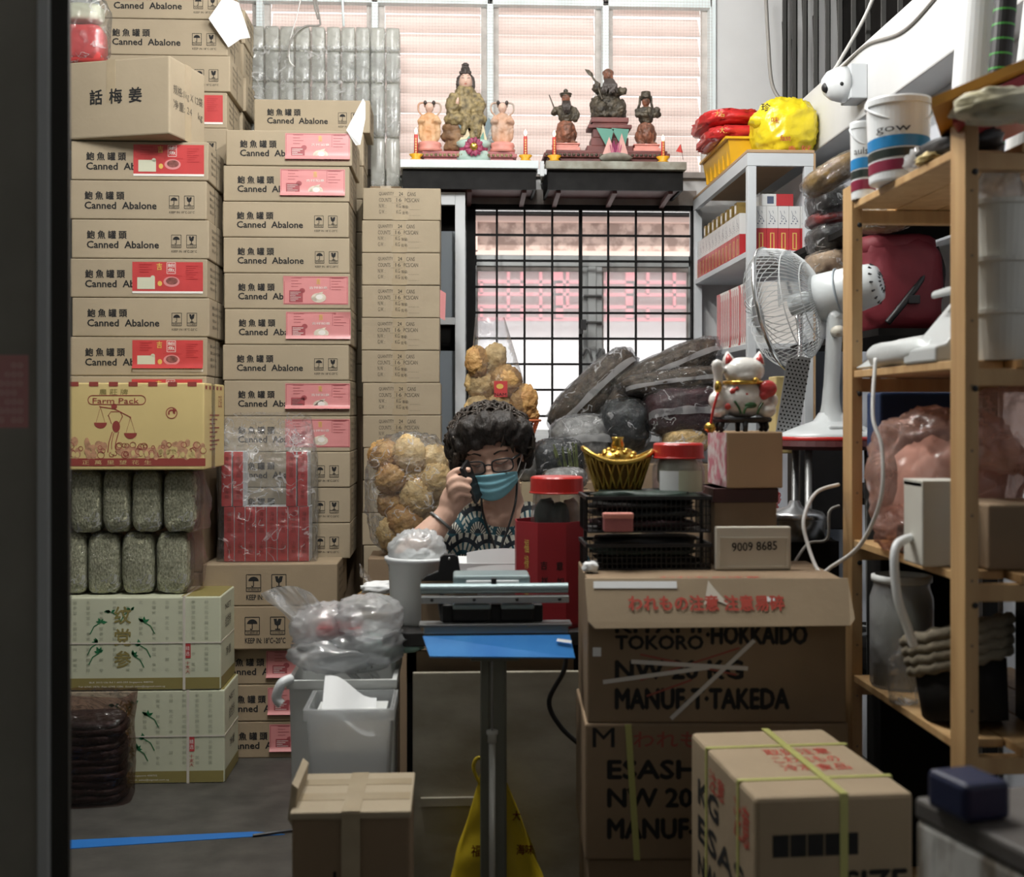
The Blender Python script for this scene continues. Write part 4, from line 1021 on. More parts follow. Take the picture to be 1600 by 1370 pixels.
# pot with rosette, papers and peacock feathers
YV1 = 5.275
t = thing('offering_pot', 'pale green fluted pot with a maroon rosette and folded papers before the gold statue', 'pot', (X(740, YV1 + .04), YV1 + .05, zs0 + .0005)); s = PX(1, YV1)
b = MB(); nf = 40; vs = []
prof = [(18, 0), (26, 4), (28, 10), (26, 16), (20, 20), (22, 24), (27, 28), (26, 33), (21, 36), (18, 34)]
for (r, z) in prof:
    for k in range(nf): a = 2 * PI * k / nf; rr = r * (1 + .04 * math.cos(a * 20)); vs.append((rr * math.cos(a) * s, rr * math.sin(a) * s * .55, z * s))
b.add(vs, [(i * nf + k, i * nf + (k + 1) % nf, (i + 1) * nf + (k + 1) % nf, (i + 1) * nf + k) for i in range(len(prof) - 1) for k in range(nf)] + [tuple(range(nf))])
obj('pot_body', b.mesh(smooth=True), 'celadon', t)
obj('ribbon', MB().lathe([(21.5 * s, 18 * s), (22.5 * s, 21 * s), (23 * s, 23 * s)], 30, sy=.6, cap=False).mesh(smooth=True), 'maroon_petal', t)
for k in range(14):
    a = 2 * PI * k / 14; r = 9.5 * s
    obj('petal', MB().ball((0, 0, 0), (4 * s, 1.6 * s, 5.5 * s), 8, 6, .3, 8, k).mesh(smooth=True), 'maroon_petal', t, loc=(r * math.cos(a), -.052 - .003 * (k % 2), 22 * s + r * math.sin(a)), rot=(0, -a + PI / 2, 0))
obj('rosette_centre', MB().ball((0, -.058, 22 * s), (6.5 * s, 4 * s, 6.5 * s), 14, 8, .1, 14, 3).mesh(smooth=True), 'gold', t)
for (x0, x1, h0, m, q) in ((-24, -2, 56, 'paper_cream', 0), (2, 22, 62, 'paper_cream', .006), (-14, -4, 44, 'paper_green', -.006), (8, 17, 50, 'paper_green', -.004)):
    obj('folded_paper', MB().prism([(x0 * s, 34 * s), (x1 * s, 34 * s), ((x0 + x1) / 2 * s + 3 * s, h0 * s)], q, q + .004), m, t)
for sx, tx, tz in ((-8, -20, 66), (18, 24, 68), (24, 44, 78)):
    obj('feather', MB().prism([(sx * s, 34 * s), (tx * s - 5 * s, (tz - 4) * s), (tx * s, (tz + 6) * s), (tx * s + 6 * s, (tz - 3) * s)], .012, .013).mesh(), 'feather', t)
def candle(px, py, ptop, Y, label):
    t = thing('altar_candle', label, 'candle', (X(px, Y), Y, zs0 + .0005), 0, 'red altar candles'); s = PX(1, Y)
    obj('lotus_cup', MB().lathe([(7 * s, 0), (9 * s, 2.5 * s), (6 * s, 4 * s), (11 * s, 9.5 * s), (9 * s, 9 * s), (4.5 * s, 5 * s), (0, 5 * s)], 16).mesh(smooth=True), 'yellow_plastic', t)
    H_ = (py - ptop) * s
    obj('candle_stick', MB().lathe([(3.2 * s, 4 * s), (3.0 * s, H_ - 12 * s), (2.5 * s, H_ - 11 * s), (0, H_ - 11 * s)], 12).mesh(smooth=True), 'candle_red', t)
    obj('flame', MB().lathe([(0, H_ - 11 * s), (2.2 * s, H_ - 7 * s), (2.0 * s, H_ - 4 * s), (0, H_)], 10).mesh(smooth=True), 'flame', t)
    b = MB()
    for k in range(6): b.rect(-1.2 * s, 12 * s + k * 4 * s, 1.2 * s, 14.4 * s + k * 4 * s, -3.4 * s)
    obj('candle_lettering', b, 'gold_ink', t)
for px, tp, lb in ((650, 195, 'lit red candle at the far left end of the altar'), (821, 196, 'lit red candle between the two altar statues'), (866, 197, 'lit red candle in front of the sword bearer statue'), (1036, 202, 'lit red candle at the right end of the altar')):
    candle(px, 247, tp, 5.285, lb)
# dark bearded general on a carved pedestal
t, M_ = figure('bearded_statue', 'dark bronze seated statue with long beard and raised halberd', 951, 228, YG, zp2)
s = M_[0][0]; u = lambda x: (x - 951) * s; vz = lambda y: (228 - y) * s
b = MB()
for (hw, y0, y1, dp) in ((36, 228, 219, .05), (29, 219, 206, .045), (26, 206, 192, .04), (34, 192, 186, .05), (27, 186, 183, .045), (29, 183, 175, .05)):
    b.box(-hw * s, -dp, vz(y0), hw * s, dp, vz(y1))
obj('pedestal', b.mesh(bevel=.003), 'wood_red', t)
b = MB().xf(M_)
b.ball((951, -2, 170), (26, 18, 8), 14, 8, .1); b.ball((938, -8, 160), (11, 12, 12)); b.ball((966, -8, 160), (11, 12, 12)); b.ball((952, 4, 150), (20, 12, 18)); b.ball((952, 2, 132), (18, 11, 13))
b.tube([(936, 0, 130), (930, -4, 128), (934, -6, 118)], [7, 7, 5], 8); b.tube([(968, 0, 130), (974, -6, 132), (978, -8, 129)], [7, 6, 3.5], 8)
b.ball((932, -2, 152), (8, 10, 14)); b.ball((971, -2, 155), (7, 10, 12)); b.tube([(928, 4, 172), (925, 6, 150), (928, 6, 140)], [4, 4, 3], 8); b.tube([(976, 4, 172), (977, 6, 155), (974, 6, 143)], [3, 3, 2], 8)
obj('armour', blob(b, .005, 1, disp=.005, dfr=75, seed=5), 'bronze', t)
b = MB().xf(M_); b.ball((950, -3, 109), (8, 9, 10)); b.ball((950, 0, 102), (9.5, 10, 6)); b.ball((950, 0, 98), (5, 5, 3)); b.ball((950, -12, 110), (1.5, 2, 2.5))
obj('head', blob(b, .004, 1, disp=.001), 'bronze_red', t)
b = MB().xf(M_)
for k in range(7): b.tube([(946 + k * 1.5, -10, 114), (942 + k * 3, -18, 125), (938 + k * 4 - (2 if k < 3 else 0), -18, 140 - abs(k - 3))], [2.5, 2.8, .8], 6)
obj('beard', blob(b, .004, 1, disp=.002, dfr=120), 'figure_hair', t)
b = MB().xf(M_); b.tube([(940, -10, 146), (931, -8, 120), (925, -6, 110)], 1.6, 6)
b.add([(925, -6, 111), (922, -6, 104), (917, -6, 101), (913, -6, 98), (914, -6, 100.5), (917, -6, 105), (920, -6, 108), (927, -4.5, 108), (925, -4.5, 103), (920, -4.5, 98.5), (913, -4.5, 97)], [(0, 1, 2, 3, 4, 5, 6), (0, 1, 8, 7), (1, 2, 9, 8), (2, 3, 10, 9), (7, 8, 9, 10, 4, 5, 6)])
obj('halberd', b.mesh(), 'bronze', t)
def guard(label, cx, py0, top, beard, Y):
    t, M_ = figure('guard_statue', label, cx, py0, Y, zp2); k = (py0 - top) / 92.0; s = M_[0][0]
    f = lambda x, d, z: (cx + x * k, d * k, py0 - z * k)
    obj('base', MB().box(-20 * k * s, -.035, 0, 20 * k * s, .035, 5 * k * s).box(-18 * k * s, -.03, 5 * k * s, 18 * k * s, .03, 9 * k * s).box(-20 * k * s, -.035, 9 * k * s, 20 * k * s, .035, 11 * k * s).mesh(bevel=.002), 'lotus_pink', t)
    b = MB().xf(M_)
    b.tube([f(-8, 0, 10), f(-7, -2, 24), f(-4, 0, 40)], [5 * k, 6.5 * k, 8 * k], 10); b.tube([f(9, 0, 10), f(8, -2, 24), f(4, 0, 40)], [5 * k, 6.5 * k, 8 * k], 10); b.ball(f(-10, -4, 12), (6 * k, 7 * k, 3 * k)); b.ball(f(11, -4, 12), (6 * k, 7 * k, 3 * k))
    b.ball(f(0, -1, 34), (14 * k, 10 * k, 13 * k)); b.tube([f(0, -6, 36), f(0, -8, 22), f(1, -6, 13)], [9 * k, 8 * k, 5 * k], 10); b.ball(f(-12, 2, 24), (5 * k, 4 * k, 9 * k)); b.ball(f(13, 2, 26), (4 * k, 4 * k, 9 * k))
    obj('skirt', blob(b, .0045, 1, disp=.003, dfr=80), 'bronze_red', t)
    b = MB().xf(M_)
    b.ball(f(0, 0, 54), (12 * k, 9 * k, 14 * k)); b.ball(f(0, 0, 64), (13 * k, 8 * k, 6 * k))
    if beard: b.tube([f(-12, 0, 64), f(-18, -3, 55), f(-16, -8, 60)], [5 * k, 5 * k, 3.5 * k], 8); b.tube([f(12, 0, 64), f(16, -2, 52), f(13, -6, 44)], [5 * k, 5 * k, 4 * k], 8)
    else: b.tube([f(-12, 0, 64), f(-14, -5, 56), f(2, -11, 55)], [5 * k, 5 * k, 3.5 * k], 8); b.tube([f(12, 0, 64), f(19, -4, 56), f(10, -11, 54)], [5 * k, 5 * k, 4 * k], 8); b.ball(f(16, -6, 62), (5 * k, 4 * k, 7 * k))
    obj('armour', blob(b, .0045, 1, disp=.004, dfr=80, seed=3), 'bronze', t)
    b = MB().xf(M_); b.ball(f(0, -2, 77), (6.5 * k, 7 * k, 8 * k)); b.ball(f(0, -9, 77), (1.2 * k, 1.5 * k, 2 * k)); b.tube([f(0, 0, 66), f(0, 0, 72)], 4 * k, 8)
    obj('head', blob(b, .004, 1), 'bronze_red', t)
    b = MB().xf(M_)
    if beard: b.ball(f(0, 1, 83), (8.5 * k, 8 * k, 5 * k)); b.ball(f(0, 0, 89), (3.5 * k, 3.5 * k, 3.5 * k)); b.ball(f(0, 0, 85), (9.5 * k, 8.5 * k, 2 * k))
    else: b.tube([f(0, 0, 80), f(0, 0, 92)], [8.5 * k, 7 * k], 12); b.tube([f(-8, 2, 86), f(-9, 2, 74), f(-12, 2, 66)], 2 * k, 6); b.tube([f(8, 2, 86), f(9, 2, 74), f(11, 2, 66)], 2 * k, 6)
    obj('hat', b.mesh(smooth=True), 'bronze', t)
    if beard:
        b = MB().xf(M_)
        for q in range(5): b.tube([f(-4 + q * 2, -8, 72), f(-5 + q * 2.5, -12, 64), f(-3 + q * 1.5, -12, 54)], [2.2 * k, 2.2 * k, .6 * k], 6)
        obj('beard', b.mesh(smooth=True), 'figure_hair', t)
        obj('sword', MB().xf(M_).tube([f(-16, -8, 58), f(-25, -6, 82)], [1.3 * k, .7 * k], 6), 'bronze', t)
guard('dark bearded guard statue with a thin sword left of the seated general', 884, 228, 130, True, YS + .03)
guard('dark beardless guard statue with tall hat and folded hands at the right of the altar', 1009, 229, 134, False, YS + .03)
# incense bowl
t = thing('incense_bowl', 'grey lotus bowl holding folded rose papers before the bearded statue', 'bowl', (X(962, 5.285), 5.29, zs0 + .0005)); s = PX(1, 5.29)
b = MB(); b.ball((0, 0, 8 * s), (25 * s, 14 * s, 8 * s), 28, 8, .12, 20, 2); obj('bowl', b.mesh(smooth=True), 'stone_gold' if False else 'plank_worn', t)
for (x0, x1, h0, m, q) in ((-20, 0, 41, 'paper_rose', 0), (0, 20, 47, 'paper_rose', .004), (-22, -6, 52, 'paper_green', .012), (2, 18, 52, 'paper_green', .012)):
    up = m == 'paper_green'
    obj('folded_paper', MB().prism([(x0 * s, 14 * s), (x1 * s, 14 * s), ((x0 + x1) / 2 * s, h0 * s)] if not up else [((x0 + x1) / 2 * s + 4 * s, 20 * s), (x1 * s + 4 * s, 54 * s), ((x0 - 8) * s, 56 * s)], q, q + .004), m, t)
for k in range(7): obj('incense_stick', MB().tube([((-6 + k * 2) * s, -.004, 14 * s), ((-9 + k * 3) * s, -.008, (28 + 3 * (k % 3)) * s)], .0015, 5), 'magenta', t)
t = thing('red_pennant', 'tiny red triangular flag on the altar by the right wall', 'flag', at(1063, 243, 5.3))
obj('flag_cloth', MB().prism([(-.02, .018), (.012, .012), (0, .05)], 0, .001), 'candle_red', t); obj('stick', MB().tube([(.012, 0, -.018), (.002, 0, .05)], .0012, 5), 'wood_red', t)

# ================================================================ the seated woman
YW = 3.72
mat('skin', (0.64, 0.41, 0.31), 0.5, var=.06, vs=12, spec=.4)
mat('lip', (0.4, 0.13, 0.11), .5)
mat('hair_black', (0.020, 0.016, 0.013), 0.6, var=.6, vs=40, bump=.8, bs=90, stretch=(1, 1, .35))
mat('hair_brown', (0.040, 0.030, 0.022), 0.55, var=.5, vs=60, bump=.6, bs=90)
mat('mask_blue', (0.23, 0.52, 0.62), 0.75, var=.04, vs=10)
def blouse_mat():
    m, nt, b = nodes('blouse'); L = nt.links.new; N = nt.nodes.new
    tc = N('ShaderNodeTexCoord'); ns = N('ShaderNodeTexNoise'); ns.inputs['Scale'].default_value = 9; L(tc.outputs['Object'], ns.inputs['Vector'])
    ad = N('ShaderNodeVectorMath'); ad.operation = 'MULTIPLY_ADD'; L(ns.outputs['Color'], ad.inputs[0]); ad.inputs[1].default_value = (.03, .03, .03); L(tc.outputs['Object'], ad.inputs[2])
    sp = N('ShaderNodeSeparateXYZ'); L(ad.outputs[0], sp.inputs[0])
    def mt(op, a, b_=None, c=None):
        n = N('ShaderNodeMath'); n.operation = op
        for i, v in enumerate((a, b_, c)):
            if v is None: continue
            if isinstance(v, (int, float)): n.inputs[i].default_value = v
            else: L(v, n.inputs[i])
        return n.outputs[0]
    tz = mt('DIVIDE', sp.outputs[2], .095); row = mt('FLOOR', tz); fz = mt('FRACT', tz)
    tx = mt('ADD', mt('DIVIDE', sp.outputs[0], .082), mt('MULTIPLY', row, .5)); fx = mt('SUBTRACT', mt('FRACT', tx), .5)
    r = mt('SQRT', mt('ADD', mt('MULTIPLY', fx, fx), mt('MULTIPLY', mt('MULTIPLY', fz, fz), .8)))
    an = mt('ARCTAN2', fx, mt('ADD', fz, .12))
    band = mt('GREATER_THAN', mt('FRACT', mt('MULTIPLY', r, 3.2)), .42)
    stripe = mt('GREATER_THAN', mt('SINE', mt('MULTIPLY', an, 26.0)), -.25)
    k = mt('MULTIPLY', band, stripe)
    cr = N('ShaderNodeValToRGB'); cr.color_ramp.elements[0].color = (.012, .03, .055, 1); cr.color_ramp.elements[1].color = (.62, .62, .54, 1); L(k, cr.inputs[0])
    teal = N('ShaderNodeMix'); teal.data_type = 'RGBA'; teal.inputs['A'].default_value = (.012, .02, .03, 1); teal.inputs['B'].default_value = (.015, .085, .115, 1)
    L(mt('GREATER_THAN', mt('FRACT', mt('MULTIPLY', r, 1.6)), .5), teal.inputs['Factor'])
    mx = N('ShaderNodeMix'); mx.data_type = 'RGBA'; L(k, mx.inputs['Factor']); L(teal.outputs['Result'], mx.inputs['A']); mx.inputs['B'].default_value = (.6, .6, .52, 1)
    L(mx.outputs['Result'], b.inputs['Base Color']); b.inputs['Roughness'].default_value = .75
    MAT['blouse'] = m
blouse_mat()
wm = thing('person', 'woman in a blue face mask and patterned blouse, seated and talking on a phone', 'person', (X(775, YW), YW, 0))
M0 = PM(775, 645, YW); kz = M0[0][0]; M0 = Matrix.Translation((0, 0, EYE)) @ M0       # photo pixels -> local metres
hc = Vector((768, 0, 705))
roll = R(9)                                                                           # head tilts towards the phone
Th = M0 @ Matrix.Translation(hc) @ Matrix.Rotation(roll, 4, 'Y') @ Matrix.Rotation(R(-13), 4, 'X') @ Matrix.Rotation(R(-10), 4, 'Z')
# head-space axes: x right, y away from the viewer, z DOWN (pixels)
b = MB().xf(Th)
b.ball((0, 4, -8), (45, 52, 50), 24, 16); b.ball((0, -6, 26), (38, 42, 38), 20, 14); b.ball((0, -20, 50), (24, 22, 14), 16, 10)
b.ball((-22, -30, 22), (16, 14, 14)); b.ball((22, -30, 22), (16, 14, 14))
b.tube([(0, -44, 2), (0, -53, 18), (0, -56, 26)], [5, 7, 9], 10); b.ball((-7, -48, 28), (6, 6, 5)); b.ball((7, -48, 28), (6, 6, 5))
b.ball((-19, -41, 4), (12, 7, 7)); b.ball((19, -41, 4), (12, 7, 7))                     # eyelids
b.ball((0, -42, -14), (34, 8, 7)); 
b.ball((0, -45, 42), (13, 6, 6))
for sx in (-1, 1): b.ball((sx * 46, 10, 10), (5, 10, 17), 10, 8); b.ball((sx * 48, 14, 4), (4, 9, 9), 10, 8)
b.xf(M0)
b.tube([(778, 14, 735), (786, 22, 775), (790, 26, 805)], [30, 30, 36], 16)
b.ball((785, 22, 815), (62, 34, 32), 20, 12)
# raised forearm and hand
el, wr = Vector((636, -60, 872)), Vector((692, -50, 806))
b.tube([el, el.lerp(wr, .35), el.lerp(wr, .75), wr, wr + Vector((10, 0, -12))], [25, 27, 21, 17, 17], 16)
hnd = [(702, -48, 790), (710, -48, 775), (716, -46, 760)]
b.tube([(700, -48, 796), (706, -48, 782), (712, -47, 768), (714, -46, 756)], [16, 20, 20, 14], 14)
fing = [[(706, -56, 757), (703, -62, 742), (714, -66, 732), (731, -66, 731)], [(706, -60, 765), (703, -68, 752), (714, -73, 744), (733, -72, 746)], [(707, -62, 772), (706, -71, 762), (716, -76, 754), (732, -74, 758)], [(710, -62, 780), (711, -70, 772), (720, -73, 766), (733, -71, 769)]]
for i, f_ in enumerate(fing):
    r_ = [6.6, 6.4, 5.9, 4.9] if i < 3 else [5.8, 5.4, 4.9, 4.0]
    b.tube(bez(f_, 5), [r_[0] + (r_[3] - r_[0]) * k / 15 for k in range(16)], 10); b.ball(f_[-1], (r_[3], r_[3], r_[3]), 10, 8)
b.tube(bez([(712, -42, 786), (724, -44, 780), (736, -44, 772), (744, -46, 762)], 5), [9 - 3.5 * k / 15 for k in range(16)], 10)
skin = obj('body', blob(b, .0042, 5, .5), 'skin', wm)
# hair: lumps around the skull, then curls
b = MB().xf(Th); random.seed(17)
b.ball((-2, 14, -22), (58, 56, 46), 24, 16)
for (x, y, z, r) in ((-40, -18, -34, 24), (-20, -34, -46, 24), (4, -38, -50, 24), (28, -30, -46, 24), (46, -10, -30, 24), (-54, 2, -10, 22), (50, 10, -4, 18), (-54, 8, 18, 18), (-48, 0, 32, 11), (51, 16, 14, 15), (49, 18, 28, 12), (0, 30, 20, 46), (-36, -36, -24, 15), (-50, -22, -8, 14), (40, -32, -26, 13), (50, -14, -6, 12), (-14, -46, -30, 13), (10, -46, -32, 11)):
    b.ball((x, y, z), r, 12, 8)
hair = obj('hair', blob(b, .006, 2, .5, disp=.005, dfr=40, seed=4), 'hair_black', wm)
b = MB().xf(Th)
for k in range(520):
    a = random.uniform(0, 2 * PI); e = random.uniform(-.45, 1.45)
    d = Vector((math.cos(a) * math.cos(e), math.sin(a) * math.cos(e), -math.sin(e)))
    if d.y < -.2 and d.z > -.62 + .4 * abs(d.x): continue
    p = Vector((-1, 4, -16)) + Vector((d.x * 68, d.y * 65, d.z * 60))
    tg = d.cross(Vector((random.uniform(-1, 1), random.uniform(-1, 1), random.uniform(-1, 1)))).normalized()
    L_ = random.uniform(10, 20)
    b.tube(bez([p - tg * L_ - d * 5, p + d * random.uniform(0, 4), p + tg * L_ * .6 + Vector((0, 0, 6)), p + tg * L_ - d * 7 + Vector((0, 0, 12))], 3), [.8] + [random.uniform(1.0, 2.2)] * 8 + [.5], 5)
for (x, z, L_) in ((-30, -26, 34), (-22, -30, 30), (-12, -34, 26), (-2, -34, 22), (14, -34, 20), (26, -32, 26), (36, -24, 28), (-38, -18, 34), (-44, -8, 34)):
    b.tube(bez([(x * 1.1, -40, z - 6), (x * 1.15 - 3, -50 + abs(x) * .3, z + L_ * .3), (x * 1.2 - 5, -47 + abs(x) * .35, z + L_ * .75)], 4), [4.5, 4.5, 4.2, 4, 3.6, 3, 2.2, 1.4, .6], 6)
obj('hair_curls', b.mesh(smooth=True), 'hair_brown', wm, )['kind'] = 'stuff'
# brows, lids, glasses, mask
b = MB().xf(Th)
for sx in (-1, 1):
    b.tube(bez([(sx * 10, -49, -8), (sx * 20, -47, -12), (sx * 31, -40, -9)], 4), 1.4, 5)
    b.tube(bez([(sx * 10, -48, 5), (sx * 19, -49, 8), (sx * 29, -43, 5)], 4), 1.0, 5)
obj('eyebrows_and_lashes', b.mesh(smooth=True), 'hair_brown', wm)
gl = obj('spectacles', MB().xf(Th).tube([(-6, -58, 6), (0, -60, 4), (6, -58, 6)], 1.3, 6).mesh(smooth=True), 'black', wm)
for sx in (-1, 1):
    P = []
    for k in range(25):
        a = 2 * PI * k / 24; ex = 16 * math.copysign(abs(math.cos(a)) ** .55, math.cos(a)); ez = 10 * math.copysign(abs(math.sin(a)) ** .6, math.sin(a))
        P.append((sx * 21.5 + ex, -57 + abs(sx * 21.5 + ex) * .16, 9 + ez))
    obj('lens_rim', MB().xf(Th).tube(P, 1.25, 6).mesh(smooth=True), 'black', gl)
    obj('lens', MB().xf(Th).add(P[:-1], [tuple(range(24))]), 'film', gl)
    obj('temple', MB().xf(Th).tube([(sx * 37, -50, 2), (sx * 46, -30, 2), (sx * 49, 6, 4)], 1.6, 6).mesh(smooth=True), 'black', gl)
def mk_(u, v):
    x = -39 + 78 * u; c = (x / 39.0)
    zt = 25 - 9 * (1 - c * c) + 2; zb_ = 62 - 20 * abs(c) ** 2.2
    z = zt + (zb_ - zt) * v
    prof = -65 + 32 * abs(c) ** 1.9 + 14 * max(0, v - .6) ** 1.5 * 2 + (4 * v if v < .3 else 0)
    pl = .9 * math.sin(v * PI * 7) * (1 - c ** 4)
    return (x, prof - pl + (3 * (1 - v)) * (1 - abs(c)) * 0, z)
msk = obj('face_mask', MB().xf(Th).grid(mk_, 24, 22).mesh(smooth=True), 'mask_blue', wm)
md_ = msk.modifiers.new('thick', 'SOLIDIFY'); md_.thickness = .0012
for sx in (-1, 1):
    b = MB().xf(Th); b.tube(bez([(sx * 39, -32, 28), (sx * 46, -12, 14), (sx * 52, 10, -4)]), .9, 5); b.tube(bez([(sx * 39, -30, 42), (sx * 47, -8, 34), (sx * 51, 12, 24)]), .9, 5)
    obj('ear_loop', b.mesh(smooth=True), 'paper', msk)
# blouse
b = MB().xf(M0)
b.ball((783, 26, 900), (92, 52, 100), 28, 18, e=.85)
b.tube([(705, 22, 836), (745, 24, 822), (783, 28, 822), (825, 24, 820), (868, 22, 838)], [28, 36, 34, 36, 28], 18)
b.tube([(700, 18, 838), (672, -10, 866), (648, -46, 884)], [36, 35, 32], 16); b.tube([(868, 18, 840), (892, 0, 890), (892, -30, 940)], [36, 35, 33], 16)
b.ball((783, 20, 985), (88, 60, 80), 20, 12)
me = blob(b, .008, 6, .5, disp=.004, dfr=14)
bb = bmesh.new(); bb.from_mesh(me)     # cut the V neckline
del_ = []
for f_ in bb.faces:
    c_ = f_.calc_center_median(); px = 775 + c_.x / kz; py = 645 + (EYE - c_.z) / kz
    if py < 806 and abs(px - 780) < (810 - py) * .62 + 2 and py > 730: del_.append(f_)
bmesh.ops.delete(bb, geom=del_, context='FACES'); bb.to_mesh(me); bb.free()
obj('blouse', me, 'blouse', wm)
b = MB().xf(M0); b.tube(bez([(752, -6, 762), (754, -26, 800), (772, -37, 850), (776, -40, 866)]), 1.8, 6); b.tube(bez([(808, -2, 752), (803, -22, 790), (784, -36, 845), (776, -40, 866)]), 1.8, 6)
obj('lanyard', b.mesh(smooth=True), 'black', wm)
b = MB().xf(M0); d = (wr - el).normalized(); q = d.orthogonal().normalized(); q2 = d.cross(q)
c = wr - d * 4
b.tube([c + (q * math.cos(a) + q2 * math.sin(a)) * 19 for a in [2 * PI * k / 24 for k in range(25)]], 2.6, 6)
obj('wristwatch', b.mesh(smooth=True), 'steel', wm)
b = MB().xf(M0)
b.ball((800, 10, 1010), (80, 60, 55), 20, 12); b.tube([(750, 0, 1020), (735, -120, 1030), (730, -180, 1040)], [44, 40, 32], 14); b.tube([(830, 0, 1020), (845, -120, 1030), (850, -180, 1040)], [44, 40, 32], 14)
b.tube([(730, -180, 1040), (730, -175, 1140), (730, -165, 1270)], [32, 28, 20], 12); b.tube([(850, -180, 1040), (850, -175, 1140), (850, -165, 1270)], [32, 28, 20], 12)
obj('trousers', blob(b, .012, 4), 'black_matt', wm)
for x in (730, 850): obj('shoe', MB().xf(M0).ball((x, -185, 1296), (18, 44, 14), 14, 8).mesh(smooth=True), 'black', wm)
# phone in her hand
p0, p1 = Vector((724, -66, 722)), Vector((747, -50, 776))
t = thing('mobile_phone', 'black phone held to the ear of the seated woman', 'phone', (X(775, YW), YW, 0))
b = MB().xf(M0); ax = (p1 - p0); ex = Vector((.35, .9, -.25)); ex = (ex - ax.normalized() * ex.dot(ax.normalized())).normalized(); nn = ax.normalized().cross(ex)
P = [p0 - ex * 16 - nn * 3, p0 + ex * 16 - nn * 3, p1 + ex * 16 - nn * 3, p1 - ex * 16 - nn * 3, p0 - ex * 16 + nn * 3, p0 + ex * 16 + nn * 3, p1 + ex * 16 + nn * 3, p1 - ex * 16 + nn * 3]
b.add(P, [(0, 3, 2, 1), (4, 5, 6, 7), (0, 1, 5, 4), (1, 2, 6, 5), (2, 3, 7, 6), (3, 0, 4, 7)])
obj('phone_body', b.mesh(bevel=.003), 'black', t)
# stool she sits on
t = thing('office_stool', 'black low stool under the seated woman', 'stool', (X(785, 3.75), 3.80, 0))
obj('seat', MB().lathe([(0, .37), (.17, .37), (.19, .39), (.19, .42), (.17, .44), (0, .44)], 24).mesh(smooth=True), 'black', t)
for k in range(4): a = PI / 4 + k * PI / 2; obj('leg', MB().tube([(.1 * math.cos(a), .1 * math.sin(a), .37), (.19 * math.cos(a), .19 * math.sin(a), 0)], .013, 8), 'steel', t)
# ================================================================ desk and what stands on it
YD, ZD = 3.05, .75
mat('desk_top', (0.02, 0.019, 0.018), 0.5, var=.3, vs=10)
mat('ply_panel', (0.46, 0.43, 0.35), 0.75, c2=(0.24, 0.21, 0.15), vs=4, stretch=(1, 1, 2.2), bump=.05, detail=7)
mat('tub_white', (0.66, 0.68, 0.66), 0.4, var=.04)
mat('teal_steel', (0.30, 0.38, 0.39), 0.35, metal=.35, var=.08)
mat('sealer_blue', (0.02, 0.20, 0.62), 0.3, c2=(0.06, 0.30, 0.72), vs=9)
mat('column_grey', (0.16, 0.165, 0.135), 0.6, var=.12)
mat('tin_red', (0.34, 0.02, 0.028), 0.45, var=.08, vs=8)
mat('glass_clear', (0.9, 0.92, 0.92), 0.05, trans=1.0)
mat('dark_green', (0.02, 0.04, 0.03), .5, var=.5, vs=30)
mat('bread', (0.45, 0.33, 0.22), .7, var=.3, vs=30)
mat('bag_yellow', (0.75, 0.56, 0.03), 0.4, var=.12, vs=8)
mat('pvc_white', (0.55, 0.56, 0.52), .4)
t = thing('work_desk', 'black-edged work desk in front of the seated woman', 'desk', (X(597, YD), YD, 0))
dw = X(916, YD) - X(597, YD)
obj('top', MB().box(0, 0, ZD - .035, dw, .50, ZD).mesh(bevel=.003), 'desk_top', t)
for x in (PX(38, YD), dw - .03): 
    for y in (.02, .45): obj('leg', MB().box(x, y, 0, x + .024, y + .03, ZD - .036), 'black_metal', t)
obj('rail', MB().box(.06, .02, .62, dw - .03, .035, .70), 'cardboard_dark', t)
t = thing('plywood_panel', 'stained grey plywood sheet leaning against the front of the desk', 'panel', (X(645, YD - .03), YD - .035, 0))
pw = X(918, YD) - X(645, YD); obj('sheet', MB().box(0, 0, 0, pw, .015, Z(1050, YD - .03)).mesh(bevel=.002), 'ply_panel', t)
obj('batten', MB().box(.02, -.012, .33, .16, 0, .35), 'ply_panel', t)

# white tub with a bag of scraps
YT = 3.2
t = thing('white_tub', 'cloudy white plastic tub on the left of the desk', 'tub', (X(655, YT), YT, ZD)); s = PX(1, YT)
obj('tub_body', MB().lathe([(0, 0), (40 * s, 0), (44 * s, 8 * s), (48 * s, 92 * s), (51 * s, 94 * s), (51 * s, 102 * s), (48 * s, 103 * s), (45 * s, 100 * s), (43 * s, 60 * s), (0, 58 * s)], 36).mesh(smooth=True), 'tub_white', t)
obj('rim', MB().lathe([(49 * s, 96 * s), (54 * s, 98 * s), (54 * s, 103 * s), (49 * s, 104 * s)], 36, cap=False).mesh(smooth=True), 'white_plastic', t)
t = thing('scrap_bag', 'crumpled clear bag with white paper in the cloudy tub', 'plastic bag', (X(652, YT), YT, ZD + 62 * s))
obj('film', pillow(.145, .12, .135, 3, -.2, 12, .8, 44, 28).mesh(smooth=True), 'film_milky', t)
obj('paper_scrap', pillow(.11, .09, .085, 5, .3, 10, .8).mesh(), 'paper', t)
